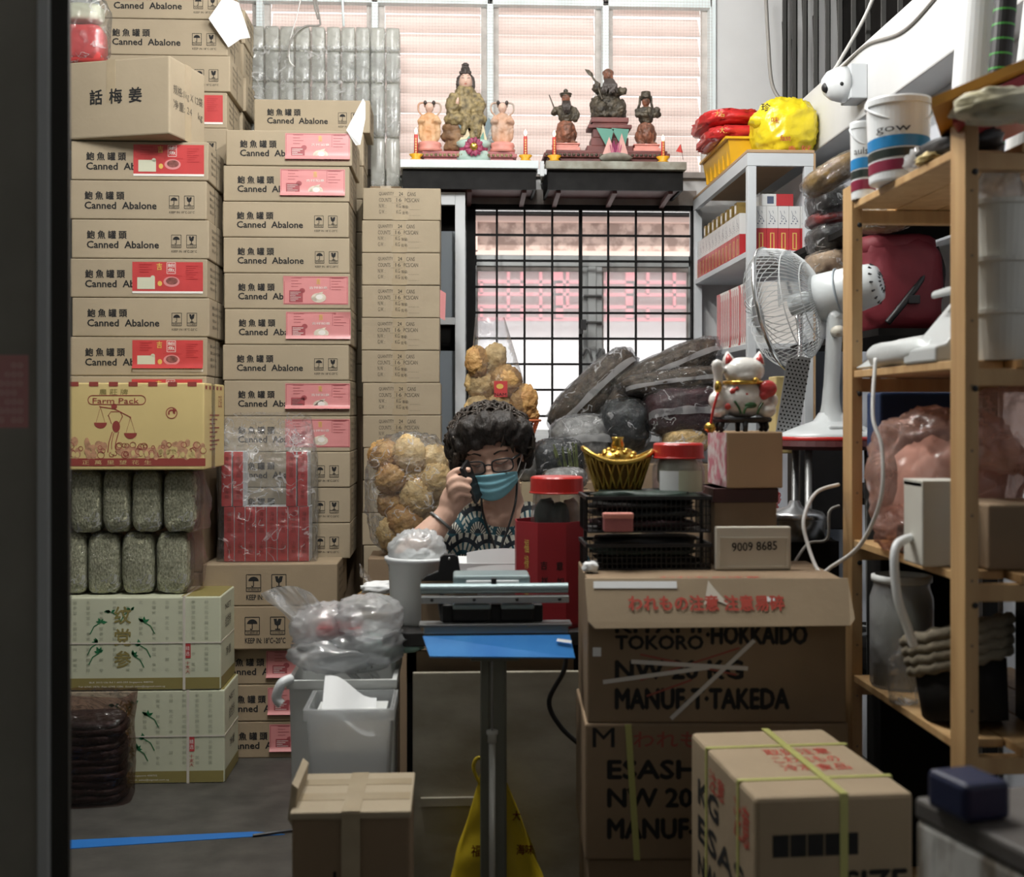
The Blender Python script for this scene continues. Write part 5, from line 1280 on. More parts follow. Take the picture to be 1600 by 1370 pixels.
# papers and clipboard
t = thing('paper_pile', 'pile of loose white papers behind the sealing machine', 'papers', (X(757, 3.38), 3.38, ZD))
for k in range(9):
    a = R(jit(7)); obj('sheet', MB().box(-.105, -.07, 0, .105, .07, .012 + .003 * (k % 3)), 'paper', t, loc=(jit(.012), jit(.01), k * .0155), rot=(R(jit(1.5)), R(jit(1.2)), a))
obj('sheet', MB().grid(lambda u, v: (-.05 + u * .17, -.08 + .02 * v, .09 + v * .09 - .03 * (u - .6) ** 2), 8, 6).mesh(smooth=True), 'paper', t)
YK = 3.06
t = thing('clipboard', 'clipboard with a broad black clip standing on the desk', 'clipboard', (X(702, YK), YK, ZD)); s = PX(1, YK); q = lambda py: Z(py, YK, 702) - ZD
obj('board', MB().box(-44 * s, .012, 0, 44 * s, .016, q(905)), 'cardboard_dark', t, rot=(R(-4), 0, 0))
b = MB(); b.prism([(-44 * s, q(907)), (44 * s, q(907)), (36 * s, q(899)), (17 * s, q(892)), (14 * s, q(870)), (8 * s, q(866)), (-8 * s, q(866)), (-14 * s, q(870)), (-17 * s, q(892)), (-36 * s, q(899))], -.008, .016)
obj('clip', b.mesh(bevel=.002), 'black', t)
obj('clip_rivet', MB().ball((0, -.009, q(872)), (.004, .002, .004), 10, 6).mesh(smooth=True), 'chrome', t)
# red tin with jar inside
YR = 3.16
t = thing('red_tin', 'open red octagonal tin with black characters on the desk', 'tin', (X(858, YR), YR, ZD)); s = PX(1, YR); ht = Z(812, YR, 858) - ZD
r = 57 * s
obj('tin_body', MB().lathe([(0, .004), (0.0, 0), (r * .97, 0), (r, .01), (r, ht), (r * .97, ht), (r * .96, .006), (0, .006)], 8, a0=PI / 8, cap=False).mesh(), 'tin_red', t)
b = MB(); f_ = r * math.cos(PI / 8)
b.m(0)
for (ch, x, y) in (('吉', 846, 878), ('意', 870, 879), ('祥', 847, 902), ('如', 871, 903)): b.text(ch, (x - 858 - 5) * s, Z(y + 6, YR) - ZD, (x - 858 + 5) * s, Z(y - 7, YR) - ZD, .04, -f_ - .0008)
obj('lettering', b, 'black', t)
b = MB(); b.text('福祿壽喜', -.008, ht * .25, .008, ht * .85, .02, 0, True); obj('gold_lettering', b, 'gold_ink', t, loc=(-f_ * .7071 - .0007, -f_ * .7071 - .0007, 0), rot=(0, 0, -PI / 4))
def jar(name, label, cx, ytop, ylid, ybot, rpx, Y, zb, content, lab=None):
    t = thing(name, label, 'jar', (X(cx, Y), Y, zb)); s = PX(1, Y); r = rpx * s; H_ = Z(ytop, Y, cx) - zb; hl = Z(ylid, Y, cx) - zb
    obj('glass', MB().lathe([(0, .002), (r * .92, 0), (r, .008), (r, hl * .72), (r * .9, hl * .9), (r * .86, hl)], 32, cap=False).mesh(smooth=True), 'film', t)
    obj('lid', MB().lathe([(0, H_), (r * .9, H_), (r * .96, H_ - .004), (r * .97, hl + .003), (r * .93, hl), (0, hl)], 40).mesh(smooth=False), 'red_plastic', t)
    obj('lid_rim', MB().lathe([(r * .97, hl + .004), (r * 1.0, hl + .004), (r * 1.0, hl), (r * .97, hl)], 40, cap=False).mesh(smooth=True), 'red_plastic', t)
    for k, (m, x, z, w, h) in enumerate(content):
        obj('content', pillow(w, w * .8, h, k, .12, 8, .7, 16, 10).mesh(smooth=True), m, t, loc=(x, jit(.008), z))
    if lab:
        b = MB(); b.grid(lambda u, v: (r * 1.01 * math.sin(R(lab[0] + (lab[1] - lab[0]) * u)), -r * 1.01 * math.cos(R(lab[0] + (lab[1] - lab[0]) * u)), hl * (.05 + .62 * v)), 12, 2)
        obj('paper_label', b.mesh(smooth=True), lab[2], t)
        b = MB(); b.grid(lambda u, v: (r * 1.012 * math.sin(R(-55 + 45 * u)), -r * 1.012 * math.cos(R(-55 + 45 * u)), hl * (.08 + .58 * v)), 8, 2)
        obj('paper_label', b.mesh(smooth=True), 'paper', t)
        obj('lid_label', MB().box(-r * .5, -r * .5, H_, r * .4, r * .4, H_ + .0008), 'paper', t)
    return t
zj = Z(905, YR, 870)
t = jar('red_lid_jar', 'clear jar with red lid standing inside the red tin', 870, 744, 770, 905, 43, YR, ZD + .012, [('dark_green', -.028, .20, .06, .115), ('dark_green', .008, .20, .055, .105), ('bread', .036, .20, .05, .115), ('dark_green', 0, .01, .11, .19)])

# ================================================================ hand sealing machine on a pedestal
YS2 = 2.78
t = thing('heat_sealer', 'blue-grey foot-operated bag sealing machine on a grey column', 'sealing machine', (X(772, YS2), YS2, 0)); s = PX(1, YS2)
q = lambda py: Z(py, YS2, 772); x_ = lambda px: (px - 772) * s
obj('column', MB().box(x_(752), .04, .02, x_(793), .12, q(1032)).mesh(bevel=.006), 'column_grey', t)
obj('column_groove', MB().box(x_(752), .036, .02, x_(765), .0405, q(1032)).mesh(bevel=.002), 'column_grey', t)
obj('foot', MB().box(x_(690), -.06, 0, x_(855), .25, .022).mesh(bevel=.006), 'column_grey', t)
obj('foot_pedal', MB().box(x_(735), -.16, .03, x_(810), -.06, .045).mesh(bevel=.004), 'steel', t)
obj('push_rod', MB().tube([(x_(769), .0, .05), (x_(769), .0, q(1144))], 5.2 * s, 14).mesh(smooth=True), 'pvc_white', t)
obj('rod_collar', MB().lathe([(7 * s, 0), (7 * s, .016), (9 * s, .02), (9 * s, .028), (0, .028)], 16, (x_(769), 0, q(1160))).mesh(smooth=True), 'pvc_white', t)
obj('rod_pin', MB().tube([(x_(769), .0, q(1144)), (x_(769), .01, q(1035))], 1.5 * s, 8), 'steel', t)
obj('bracket', MB().box(x_(735), .02, q(1036), x_(812), .14, q(1020)).mesh(bevel=.003), 'column_grey', t)
obj('lower_jaw', MB().box(x_(662), 0, q(990), x_(889), .05, q(976)).mesh(bevel=.003), 'teal_steel', t)
obj('jaw_trim', MB().box(x_(655), -.004, q(979), x_(894), .052, q(975)).mesh(bevel=.001), 'steel', t)
b = MB(); b.add([(x_(661), -.012, q(991)), (x_(890), -.012, q(991)), (x_(896), -.045, q(1022)), (x_(672), -.045, q(1018)), (x_(661), -.006, q(994)), (x_(890), -.006, q(994)), (x_(896), -.039, q(1025)), (x_(672), -.039, q(1021))], [(0, 3, 2, 1), (4, 5, 6, 7), (0, 4, 7, 3), (1, 2, 6, 5), (2, 3, 7, 6), (0, 1, 5, 4)])
pt = obj('blue_plate', b, 'sealer_blue', t)
obj('price_tag', MB().add([(x_(870), -.022, q(995.5)), (x_(892), -.026, q(998)), (x_(891), -.031, q(1002)), (x_(868), -.027, q(999))], [(0, 3, 2, 1)]), 'paper', pt)
obj('machine_body', MB().box(x_(690), .03, q(976), x_(850), .16, q(948)).mesh(bevel=.004), 'black', t)
for a, c in ((707, 768), (783, 836)): obj('body_cover', MB().box(x_(a), .02, q(974), x_(c), .10, q(946)).mesh(bevel=.006), 'black', t); obj('cover_strip', MB().box(x_(a), .016, q(954), x_(c), .10, q(946)).mesh(bevel=.004), 'teal_steel', t)
obj('upper_arm', MB().tube([(x_(657), .02, q(921)), (x_(889), .02, q(921))], 8 * s, 18).mesh(smooth=False), 'teal_steel', t)
obj('arm_strip', MB().box(x_(658), .004, q(943), x_(890), .03, q(932)).mesh(bevel=.002), 'aluminium', t)
for p in (675, 741, 808, 875): obj('screw', MB().ball((x_(p), .003, q(937)), (.004, .002, .004), 10, 6).mesh(smooth=True), 'black', t)
obj('arm_housing', MB().box(x_(708), .03, q(922), x_(830), .13, q(902)).mesh(bevel=.006), 'teal_steel', t)
obj('switch_plate', MB().box(x_(728), .022, q(920), x_(812), .03, q(909)).mesh(bevel=.003), 'white_plastic', t)
obj('switch', MB().box(x_(768), .015, q(919), x_(776), .03, q(905)).mesh(bevel=.001), 'black', t)
b = MB(); b.tube([(x_(692), .05, q(976)), (x_(688), .05, q(950)), (x_(690), .03, q(930))], .006, 8); obj('hinge_link', b.mesh(smooth=True), 'black', t)
tag(obj('power_cable', MB().tube(bez([at(884, 1000, 2.9), at(882, 1045, 2.9), at(858, 1095, 2.92), at(876, 1135, 2.92), at(912, 1168, 2.92)]), .006, 8).mesh(smooth=True), 'cable_black'), 'black power cable hanging beneath the sealing machine', 'cable')
# yellow carrier bag hanging behind the column
YY = 2.92
t = thing('yellow_carrier_bag', 'yellow plastic carrier bag hanging behind the sealing machine column', 'bag', (X(772, YY), YY, 0)); M_ = PM(772, 645, YY); M_ = Matrix.Translation((0, 0, EYE)) @ M_
def fn(u, v):
    a = u * 2 * PI; wd = 14 + 66 * v ** .9; zz_ = 1200 + v * 195
    return (768 + (8 * v) + wd * math.copysign(abs(math.cos(a)) ** .7, math.cos(a)) + 5 * noise.noise(Vector((u * 7, v * 4, 1))), (5 + 14 * v) * math.sin(a) + 5 * noise.noise(Vector((u * 12, v * 5, 6))), zz_ + (8 * math.sin(a * 2) if v > .9 else 0))
obj('bag_body', MB().xf(M_).grid(fn, 40, 18).mesh(smooth=True), 'bag_yellow', t)
obj('bag_handle', MB().xf(M_).tube(bez([(750, 0, 1225), (740, 0, 1200), (746, 0, 1184), (762, 4, 1190), (768, 4, 1205)]), [3] * 33, 6).mesh(smooth=True), 'bag_yellow', t)
b = MB().xf(M_)
for (tx_, x0, x1, y0, y1) in (('福', 736, 752, 1330, 1312), ('海味', 806, 832, 1328, 1312), ('大', 800, 812, 1275, 1260)): b.text(tx_, x0, y0, x1, y1, .05, -22)
obj('printed_text', b, 'ink_red', t)

# ================================================================ bins and box left of the desk
mat('bin_clear', (0.70, 0.72, 0.70), 0.35, var=.05, trans=.0)
mat('mint', (0.35, 0.55, 0.48), .4)
YN = 2.95
t = thing('storage_bin', 'tall cloudy grey plastic bin left of the desk', 'bin', (X(452, YN), YN, 0)); wN = X(616, YN) - X(452, YN); hN = Z(1062, YN, 530)
def openbox(w, d, h, th, taper=0.0):
    b = MB(); i = taper
    o_ = [(i, i), (w - i, i), (w - i, d - i), (i, d - i)]; O_ = [(0, 0), (w, 0), (w, d), (0, d)]
    I_ = [(th, th), (w - th, th), (w - th, d - th), (th, d - th)]; n_ = [(i + th, i + th), (w - i - th, i + th), (w - i - th, d - i - th), (i + th, d - i - th)]
    vs = [(*p, 0) for p in o_] + [(*p, h) for p in O_] + [(*p, h) for p in I_] + [(*p, th) for p in n_]
    fs = [(3, 2, 1, 0), (12, 13, 14, 15)]
    for k in range(4):
        j = (k + 1) % 4; fs += [(k, j, 4 + j, 4 + k), (4 + k, 4 + j, 8 + j, 8 + k), (8 + k, 8 + j, 12 + j, 12 + k)]
    return b.add(vs, fs)
obj('bin_body', openbox(wN, .30, hN, .005, .015).mesh(), 'bin_clear', t)
obj('bin_rim', MB().box(-.006, -.006, hN - .02, wN + .006, 0, hN).box(-.006, .30, hN - .02, wN + .006, .306, hN).box(-.006, 0, hN - .02, 0, .30, hN).box(wN, 0, hN - .02, wN + .006, .3, hN), 'bin_clear', t)
YN2 = 2.74
t = thing('clear_container', 'square frosted container with white paper in front of the grey bin', 'container', (X(478, YN2), YN2, .0)); w2 = X(612, YN2) - X(478, YN2); zN = Z(1215, YN2, 540)
hh = Z(1108, YN2, 540)
obj('stand', MB().box(.02, .02, 0, w2 - .02, .17, zN - .06), 'cardboard_dark', t)
obj('container_body', openbox(w2, .19, hh - zN + .06, .004, .012).mesh(), 'film_milky', t, loc=(0, 0, zN - .06))
obj('container_rim', MB().box(-.006, -.006, hh - .025, w2 + .006, -.001, hh).box(-.006, -.001, hh - .025, -.001, .19, hh).box(w2 + .001, -.001, hh - .025, w2 + .006, .19, hh), 'film_milky', t)
obj('lining', MB().box(.016, .05, zN - .05, w2 - .016, .16, hh - .02), 'bin_clear', t)
obj('paper', MB().grid(lambda u, v: (.03 + u * .12, .04 + v * .08, hh - .02 + .07 * v - .05 * u + .01 * math.sin(u * 6)), 8, 6).mesh(smooth=True), 'paper', t)
YX = 2.40
t = thing('taped_carton', 'worn brown carton with taped lid standing before the white bins', 'carton', (X(456, YX), YX, 0)); wX = X(640, YX) - X(456, YX); hX = Z(1270, YX, 548); dX = .255
obj('body', carton(wX, dX, hX, .005), 'cardboard_dark', t)
obj('lid', MB().box(-.004, -.003, hX - .012, wX + .003, dX + .003, hX + .003).mesh(bevel=.003), 'cardboard', t)
obj('tape', MB().box(.002, .07, hX + .003, wX - .002, .115, hX + .004).box(.002, .17, hX + .003, wX - .002, .21, hX + .004).box(wX * .42, -.004, hX * .72, wX * .58, -.003, hX).box(wX * .42, -.003, hX + .003, wX * .58, dX, hX + .0045), 'tape', t)
obj('torn_flap', MB().prism([(0, 0), (.012, -.02), (.02, .06), (.008, .07)], 0, .18), 'cardboard', t, loc=(-.012, .03, hX - .02))
b = MB(); b.text('村', wX * .3, hX - .20, wX * .55, hX - .115, .03); b.text('KANG', wX * .12, hX - .26, wX * .85, hX - .215, .03)
obj('printed_text', b, 'ink', t, loc=(0, -.001, 0))
# bags heaped on the bin
t = thing('bag_heap', 'heap of crumpled clear plastic bags on the grey bin', 'plastic bags', (X(545, YN), YN + .12, hN + .001))
for k, (px, py, w_, h_, d_, e) in enumerate(((520, 1055, 150, 60, .22, .9), (560, 1030, 140, 70, .2, .9), (505, 1010, 120, 80, .18, .9), (570, 985, 110, 70, .18, .9))):
    obj('plastic_bag', pillow(PX(w_, YN), d_, PX(h_, YN), k + 3, -.14, 10, e, 50, 32).mesh(smooth=True), 'film_milky', t, loc=(X(px, YN) - X(545, YN), jit(.02), max(.0, Z(py + 25, YN) - hN)))
b = MB(); M_ = PM(545, 1062, YN)
def fn(u, v): 
    x = 425 + 150 * v - 26 * (1 - u) + 55 * u * (1 - v * .6); y = 935 + 145 * v
    return (x + 6 * noise.noise(Vector((u * 5, v * 7, 2))), -20 + 24 * math.sin(u * PI) + 10 * noise.noise(Vector((u * 6, v * 5, 9))), y - 8 * math.sin(u * PI) * (1 - v))
obj('bag_neck', MB().xf(M_).grid(fn, 16, 22).mesh(smooth=True), 'film_milky', t)
obj('white_liner', MB().xf(M_).ball((545, -20, 1048), (65, 30, 16), 18, 8, .15, 10, 3).mesh(smooth=True), 'white_plastic', t)
tag(obj('red_lid', MB().box(0, 0, 0, .115, .10, .022).mesh(bevel=.006), 'label_red', loc=(X(488, YN), YN + .06, Z(1002, YN, 525))), 'red plastic lid among the clear bags on the grey bin', 'tray')  # modelled as a loose red lid
tag(obj('mint_bag', pillow(.20, .12, .05, 9, .3, 10, .8).mesh(smooth=True), 'mint', loc=(X(590, YN), YN + .16, Z(1040, YN, 590))), 'mint green bag under the clear bags beside the desk leg', 'bag')
tag(obj('white_paw_piece', MB().tube(bez([at(440, 1100, 2.93), at(432, 1090, 2.93), at(440, 1068, 2.93), at(455, 1060, 2.95)]), .012, 8).mesh(smooth=True), 'white_plastic'), 'curved white paw-like piece sticking out left of the grey bin', 'hook')  # curved white paw-like piece beside the bin
# packets between the bin and the cartons behind
YQ = 3.6
plain_carton((X(548, YQ), YQ, 0), X(618, YQ) - X(548, YQ), .3, Z(958, YQ, 580), 'low brown carton behind the cloudy tub')
tag(obj('gold_packet', pillow(.10, .10, .045, 2, .2, 9, .7).mesh(smooth=True), 'gold', loc=(X(578, YQ), YQ + .12, Z(958, YQ, 580) + .002)), 'small gold foil packet left of the cloudy tub', 'packet')
tag(obj('white_packet', pillow(.11, .12, .035, 5, .2, 9, .7).mesh(smooth=True), 'paper', loc=(X(592, YQ), YQ + .06, Z(958, YQ, 580) + .05)), 'white packet lying on the gold foil packet', 'packet')
tag(obj('clear_sleeve', MB().grid(lambda u, v: tuple(at(562 + 40 * u, 880 + 50 * u + 20 * v - 20 * u * v, YQ + .1 - .05 * v)), 8, 6).mesh(smooth=True), 'film_wrap'), 'stiff clear plastic sleeve behind the cloudy tub', 'plastic bag')

# ================================================================ fried fish maw
mat('fish_maw', (0.56, 0.36, 0.13), 0.6, c2=(0.70, 0.53, 0.27), vs=26, bump=.9, bs=55, detail=6)
mat('fish_maw_dark', (0.40, 0.20, 0.06), 0.6, c2=(0.58, 0.36, 0.13), vs=26, bump=.9, bs=55)
def maw(px, py, r, Y, seed, m, label, group, el=1.0):
    b = MB(); s = PX(1, Y); b.ball((0, 0, 0), (r * s, r * s * .7, r * s * el), 34, 24, -.22, 16, seed)
    return tag(obj('fish_maw', b.mesh(smooth=True), m, loc=at(px, py, Y), rot=(0, jit(.4), 0)), label, 'dried food', group)
YM = 4.38
plain_carton((X(575, YM), YM, 0), X(700, YM) - X(575, YM), .25, Z(872, YM, 640), 'carton under the large bag of fried fish maw')
random.seed(44)
A = [(600, 712, 24), (640, 708, 24), (680, 718, 24), (610, 748, 24), (646, 745, 22), (682, 752, 24), (614, 785, 24), (652, 778, 26), (690, 786, 20), (632, 818, 28), (668, 815, 24), (612, 835, 22), (625, 852, 22), (655, 848, 24)]
for k, (x, y, r) in enumerate(A): maw(x, y, r, YM + .10 - .03 * (k % 2), k, 'fish_maw' if k % 3 else 'fish_maw_dark', 'golden fried fish maw puff in the tall bag beside the can cartons', 'fish maw in the tall bag', random.uniform(.85, 1.2))
t = thing('fish_maw_bag', 'tall clear bag of fried fish maw beside the can cartons', 'plastic bag', (X(640, YM), YM + .1, Z(872, YM, 640) + .001))
obj('film', pillow(PX(142, YM), .20, PX(192, YM), 8, -.10, 12, .75, 50, 36).mesh(smooth=True), 'film_thick', t)
YM2 = 4.62
zbk = Z(700, YM2, 800)
plain_carton((X(735, YM2), YM2 - .06, 0), X(834, YM2) - X(735, YM2), .20, zbk - .001, 'tall carton carrying the orange basket behind the woman')
t = thing('orange_basket', 'orange plastic mesh basket behind the seated woman', 'basket', (X(790, YM2), YM2 + .06, zbk)); s = PX(1, YM2)
mat('orange_plastic', (0.62, 0.16, 0.06), .4)
hb = PX(43, YM2)
for k in range(36):
    a = 2 * PI * k / 36; obj('basket_rib', MB().tube([(.095 * math.cos(a), .075 * math.sin(a), 0), (.132 * math.cos(a), .09 * math.sin(a), hb)], .0022, 5), 'orange_plastic', t)
for k in range(6):
    z = hb * k / 6; rr = .095 + .037 * k / 6; obj('basket_hoop', MB().tube([(rr * math.cos(2 * PI * j / 36), rr * .72 * math.sin(2 * PI * j / 36), z) for j in range(37)], .002, 5), 'orange_plastic', t)
obj('basket_rim', MB().tube([(.136 * math.cos(2 * PI * j / 36), .094 * math.sin(2 * PI * j / 36), hb) for j in range(37)], .005, 6).mesh(smooth=True), 'orange_plastic', t)
obj('basket_floor', MB().lathe([(0, 0), (.095, 0), (.095, .003), (0, .003)], 24, sy=.75), 'orange_plastic', t)
B = [(745, 565, 18, 1.3), (772, 560, 18, 1.3), (752, 600, 24, 1), (790, 595, 24, 1), (748, 640, 22, 1), (785, 635, 24, 1.1), (818, 628, 22, 1.2), (808, 652, 22, 1), (770, 665, 22, 1), (830, 648, 12, 1)]
for k, (x, y, r, e) in enumerate(B): maw(x, y, r, YM2 + .05 + .015 * (k % 3), k + 30, 'fish_maw' if k % 3 else 'fish_maw_dark', 'golden fried fish maw puff heaped in the orange basket', 'fish maw in the orange basket', e)
t = thing('basket_bag', 'clear bag with red sticker around the fish maw in the orange basket', 'plastic bag', (X(783, YM2), YM2 + .06, zbk + .004))
def fn(u, v):
    a = u * 2 * PI; w_ = .125 * (1 if v < .3 else 1 - .55 * (v - .3) / .7)
    return (-.02 * v + w_ * math.copysign(abs(math.cos(a)) ** .8, math.cos(a)) - .035 * max(0, v - .4), .085 * (1 - .7 * v) * math.sin(a) + .01 * noise.noise(Vector((u * 9, v * 6, 2))), v * PX(205, YM2))
obj('film', MB().grid(fn, 36, 22).mesh(smooth=True), 'film', t)
st = obj('sticker', MB().rect(-.028, .19, .022, .25, -.098), 'label_red', t); b = MB(); b.m(0); b.disc(-.006, .23, .014, .01, 10, -.0985); b.m(1); b.text('NAM', -.026, .193, .018, .205, .05, -.0985); obj('sticker_print', b, ['gold_ink', 'ink'], st)

# ================================================================ sacks under the window
mat('seaweed', (0.12, 0.09, 0.06), 0.6, c2=(0.03, 0.023, 0.016), vs=30, bump=.8, bs=40, stretch=(1, 1, 1.5))
mat('purple_food', (0.06, 0.015, 0.022), 0.5, c2=(0.025, 0.012, 0.014), vs=14, bump=.5)
mat('dark_food2', (0.02, 0.024, 0.026), 0.5, var=.5, vs=25, bump=.6)
mat('green_stalk', (0.10, 0.12, 0.05), .6, var=.4, vs=30)
mat('silver_food', (0.22, 0.22, 0.21), .5, var=.5, vs=30, bump=.6)
plain_carton((X(866, 4.72), 4.72, 0), X(1118, 4.72) - X(866, 4.72), .62, Z(722, 4.9, 980), 'wide brown carton under the sacks below the window', name='plain_carton')
def sack(name, label, p0, p1, th, Y, m, seed, dep=None, ff='film_wrap', e=.7, amp=.12, over=1.06):
    a, c = at(*p0, Y), at(*p1, Y); L_ = (c - a).length; mid = (a + c) / 2; d = c - a; ang = math.atan2(d.z, d.x); w_ = PX(th, Y)
    t = thing(name, label, 'bag', mid, rot=(0, -ang, 0)); dep = dep or w_ * 1.1
    obj('contents', MB().ball((0, 0, 0), (L_ / 2, dep / 2, w_ / 2), 30, 18, amp, 9, seed, e).mesh(smooth=True), m, t)
    obj('plastic_bag', MB().ball((0, 0, 0), (L_ / 2 * over, dep / 2 * 1.04, w_ / 2 * 1.05), 54, 32, -amp * .9, 14, seed, e).mesh(smooth=True), ff, t)
    def seam(u, v):
        x = (u - .5) * L_ * .98; k = max(0.0, 1 - (2 * (u - .5)) ** 2) ** .5
        return (x, -dep * .5 * (.55 + .45 * k) - .012 - .006 * math.sin(u * 21 + seed), w_ * (-.05 + .16 * v) * (1 + .15 * math.sin(u * 17)) - w_ * .12 * (1 - k))
    if w_ > .07 and L_ > .2: obj('bag_seam', MB().grid(seam, 22, 3).mesh(smooth=True), 'film_milky', t)
    return t
sack('seaweed_sack', 'long bag of dark dried food slanting up toward the window latch', (868, 668), (985, 556), 62, 5.12, 'seaweed', 1, dep=.22)
sack('seaweed_sack', 'bag of dark dried food lying highest of the pile below the window', (965, 610), (1118, 540), 50, 5.0, 'seaweed', 2, dep=.2)
sack('seaweed_sack', 'slim bag of dark dried food second from the top of the window pile', (972, 606), (1128, 586), 38, 4.88, 'seaweed', 3, dep=.2)
sack('seaweed_sack', 'bulging dark bag in the middle of the window pile', (958, 612), (1020, 655), 70, 4.98, 'seaweed', 7, dep=.2)
sack('purple_food_bag', 'clear bag of deep purple dried food beside the lucky cat', (1008, 645), (1130, 640), 72, 4.82, 'purple_food', 4, dep=.22, e=.5)
sack('dark_food_bag', 'clear bag of blackish dried food in the middle of the window pile', (940, 668), (1012, 662), 80, 4.85, 'dark_food2', 5, dep=.2)
sack('silver_food_bag', 'crumpled clear bag of pale grey goods at the left of the window pile', (862, 690), (955, 682), 72, 4.86, 'silver_food', 6, dep=.2, ff='film_thick')
sack('brown_food_bag', 'small clear bag of light brown food right of the dark bags', (1035, 690), (1105, 688), 40, 4.76, 'fish_maw', 9, dep=.12)
t = sack('green_stalk_bag', 'clear bag of green dried stalks below the window pile', (832, 722), (912, 716), 66, 4.62, 'dark_food2', 8, dep=.16)
random.seed(9)
for k in range(12): obj('stalk', MB().tube([(-.0 + k * .006, -.075, -.05), (-.02 + k * .008 + jit(.01), -.085, .05 + jit(.02))], .003, 5), 'green_stalk', t)
plain_carton((X(838, 4.58), 4.56, 0), X(955, 4.6) - X(838, 4.58), .15, Z(752, 4.6, 900), 'carton under the bag of green stalks')
sack('patterned_bag', 'shiny clear bag just right of the shoulder of the woman', (806, 725), (836, 722), 54, 4.3, 'silver_food', 12, dep=.1)
plain_carton((X(800, 4.3), 4.24, 0), .11, .14, Z(752, 4.3, 820), 'narrow carton behind the shoulder of the woman')
sack('grey_packet', 'flat crumpled clear packet behind the red tin', (850, 750), (915, 746), 34, 4.3, 'silver_food', 14, dep=.12)
plain_carton((X(846, 4.3), 4.24, 0), .17, .14, Z(764, 4.3, 880), 'carton behind the red tin')
# ================================================================ stacked sea-goods cartons in the right foreground
YH = 2.60
mat('strap_yellow', (0.42, 0.42, 0.14), 0.4)
mat('strap_white', (0.62, 0.6, 0.56), .5)
mat('ink_faded', (0.30, 0.07, 0.05), .7)
xh = X(918, YH); wh = X(1317, YH) - xh; zH = Z(905, YH, 1110); zE = Z(1127, YH, 1110); zB = Z(1341, YH, 1000)
s = PX(1, YH) * 1.006
t = thing('scallop_carton', 'open brown carton lettered HOKKAIDO and TAKEDA under the lucky cat', 'carton', (xh, YH, zE), R(-2.5))
hH = zH - zE; dH = .34
obj('body', carton(wh, dH, hH, .004), 'cardboard_dark', t)
qx = lambda px: (px - 918) * s; qz = lambda py: (1127 - py) * s
b = MB(); b.text('KITAMI', qx(962), qz(986), qx(1095), qz(964), .14); b.text('TOKORO', qx(962), qz(1012), qx(1098), qz(991), .16); b.text('·HOKKAIDO', qx(1104), qz(1004), qx(1260), qz(975), .16)
b.text('NW 20 KG', qx(962), qz(1058), qx(1160), qz(1030), .16); b.text('MANUF-T·TAKEDA', qx(962), qz(1105), qx(1232), qz(1074), .16)
obj('printed_text', b, 'ink', t, loc=(0, -.001, 0))
b = MB(); b.line([(qx(1000), qz(1020)), (qx(1150), qz(1052))], .004); b.line([(qx(1000), qz(1060)), (qx(1155), qz(1010))], .004); b.line([(qx(1010), qz(1085)), (qx(1080), qz(1060))], .004)
obj('red_marking', b, 'ink_faded', t, loc=(0, -.0014, 0))
for p in (((942, 1063), (1108, 1040)), ((986, 1031), (1168, 1042)), ((1048, 1120), (1178, 998))):
    a_, c_ = p; b = MB(); b.line([(qx(a_[0]), qz(a_[1])), (qx(c_[0]), qz(c_[1]))], .009); obj('paper_tape', b, 'strap_white', t, loc=(0, -.0022 - .0004 * a_[0] / 1000, 0))
b = MB(); b.rect(qx(926), qz(1023), qx(939), qz(1009)); obj('paper_sticker', b, 'paper', t, loc=(0, -.002, 0))
# folded-down front flap
fl_ = obj('front_flap', MB().add([(-.006, -.004, hH + .004), (wh + .002, -.004, hH + .004), (wh + .004, -.052, hH - .075), (wh - .006, -.055, hH - .088), (.012, -.055, hH - .094), (-.002, -.048, hH - .080), (-.006, .0, hH + .004), (wh + .002, .0, hH + .004), (wh + .004, -.048, hH - .077), (wh - .006, -.051, hH - .090), (.012, -.051, hH - .096), (-.002, -.044, hH - .082)], [(0, 5, 4, 3, 2, 1), (6, 7, 8, 9, 10, 11), (5, 11, 10, 4), (4, 10, 9, 3), (3, 9, 8, 2), (0, 6, 11, 5), (1, 2, 8, 7), (0, 1, 7, 6)]), 'cardboard_brown', t)
Mf = Matrix.Translation((0, -.0055, hH + .004)) @ Matrix.Rotation(-math.atan2(.05, .09), 4, 'X')
b = MB().xf(Mf); b.m(0); b.text('われもの注意 注意易碎', .085, -.072, .415, -.038, .10)
b.m(1); b.rect(.012, -.022, .19, -.006); b.rect(.375, -.052, .396, -.041); b.m(2); b.plate([(.245, -.06), (.258, -.004), (.268, -.02), (.30, -.062), (.262, -.045)])
obj('flap_print', b, ['ink_red', 'paper', 'tape_pale'], fl_)
obj('top_flap', MB().add([(-.008, -.004, hH + .003), (wh + .004, -.004, hH + .003), (wh - .01, .26, hH + .022), (.0, .26, hH + .022), (-.008, -.004, hH), (wh + .004, -.004, hH), (wh - .01, .26, hH + .018), (.0, .26, hH + .018)], [(0, 1, 2, 3), (7, 6, 5, 4), (0, 4, 5, 1), (1, 5, 6, 2), (2, 6, 7, 3), (3, 7, 4, 0)]), 'cardboard', t) if False else None
obj('top_print', MB().xf(Matrix.Translation((0, 0, hH + .0006)) @ Matrix.Rotation(-PI / 2, 4, 'X')).text('われもの注意', .16, .03, .38, .055, .03), 'ink_red', t)
t = thing('scallop_carton', 'brown carton lettered ESASHI beneath the HOKKAIDO carton', 'carton', (xh - .006, YH - .004, zB), R(-2.5)); hE = zE - zB - .001
obj('body', carton(wh + .01, dH, hE, .005), 'cardboard_dark', t)
qz = lambda py: (1341 - py) * s; qx = lambda px: (px - 914) * s
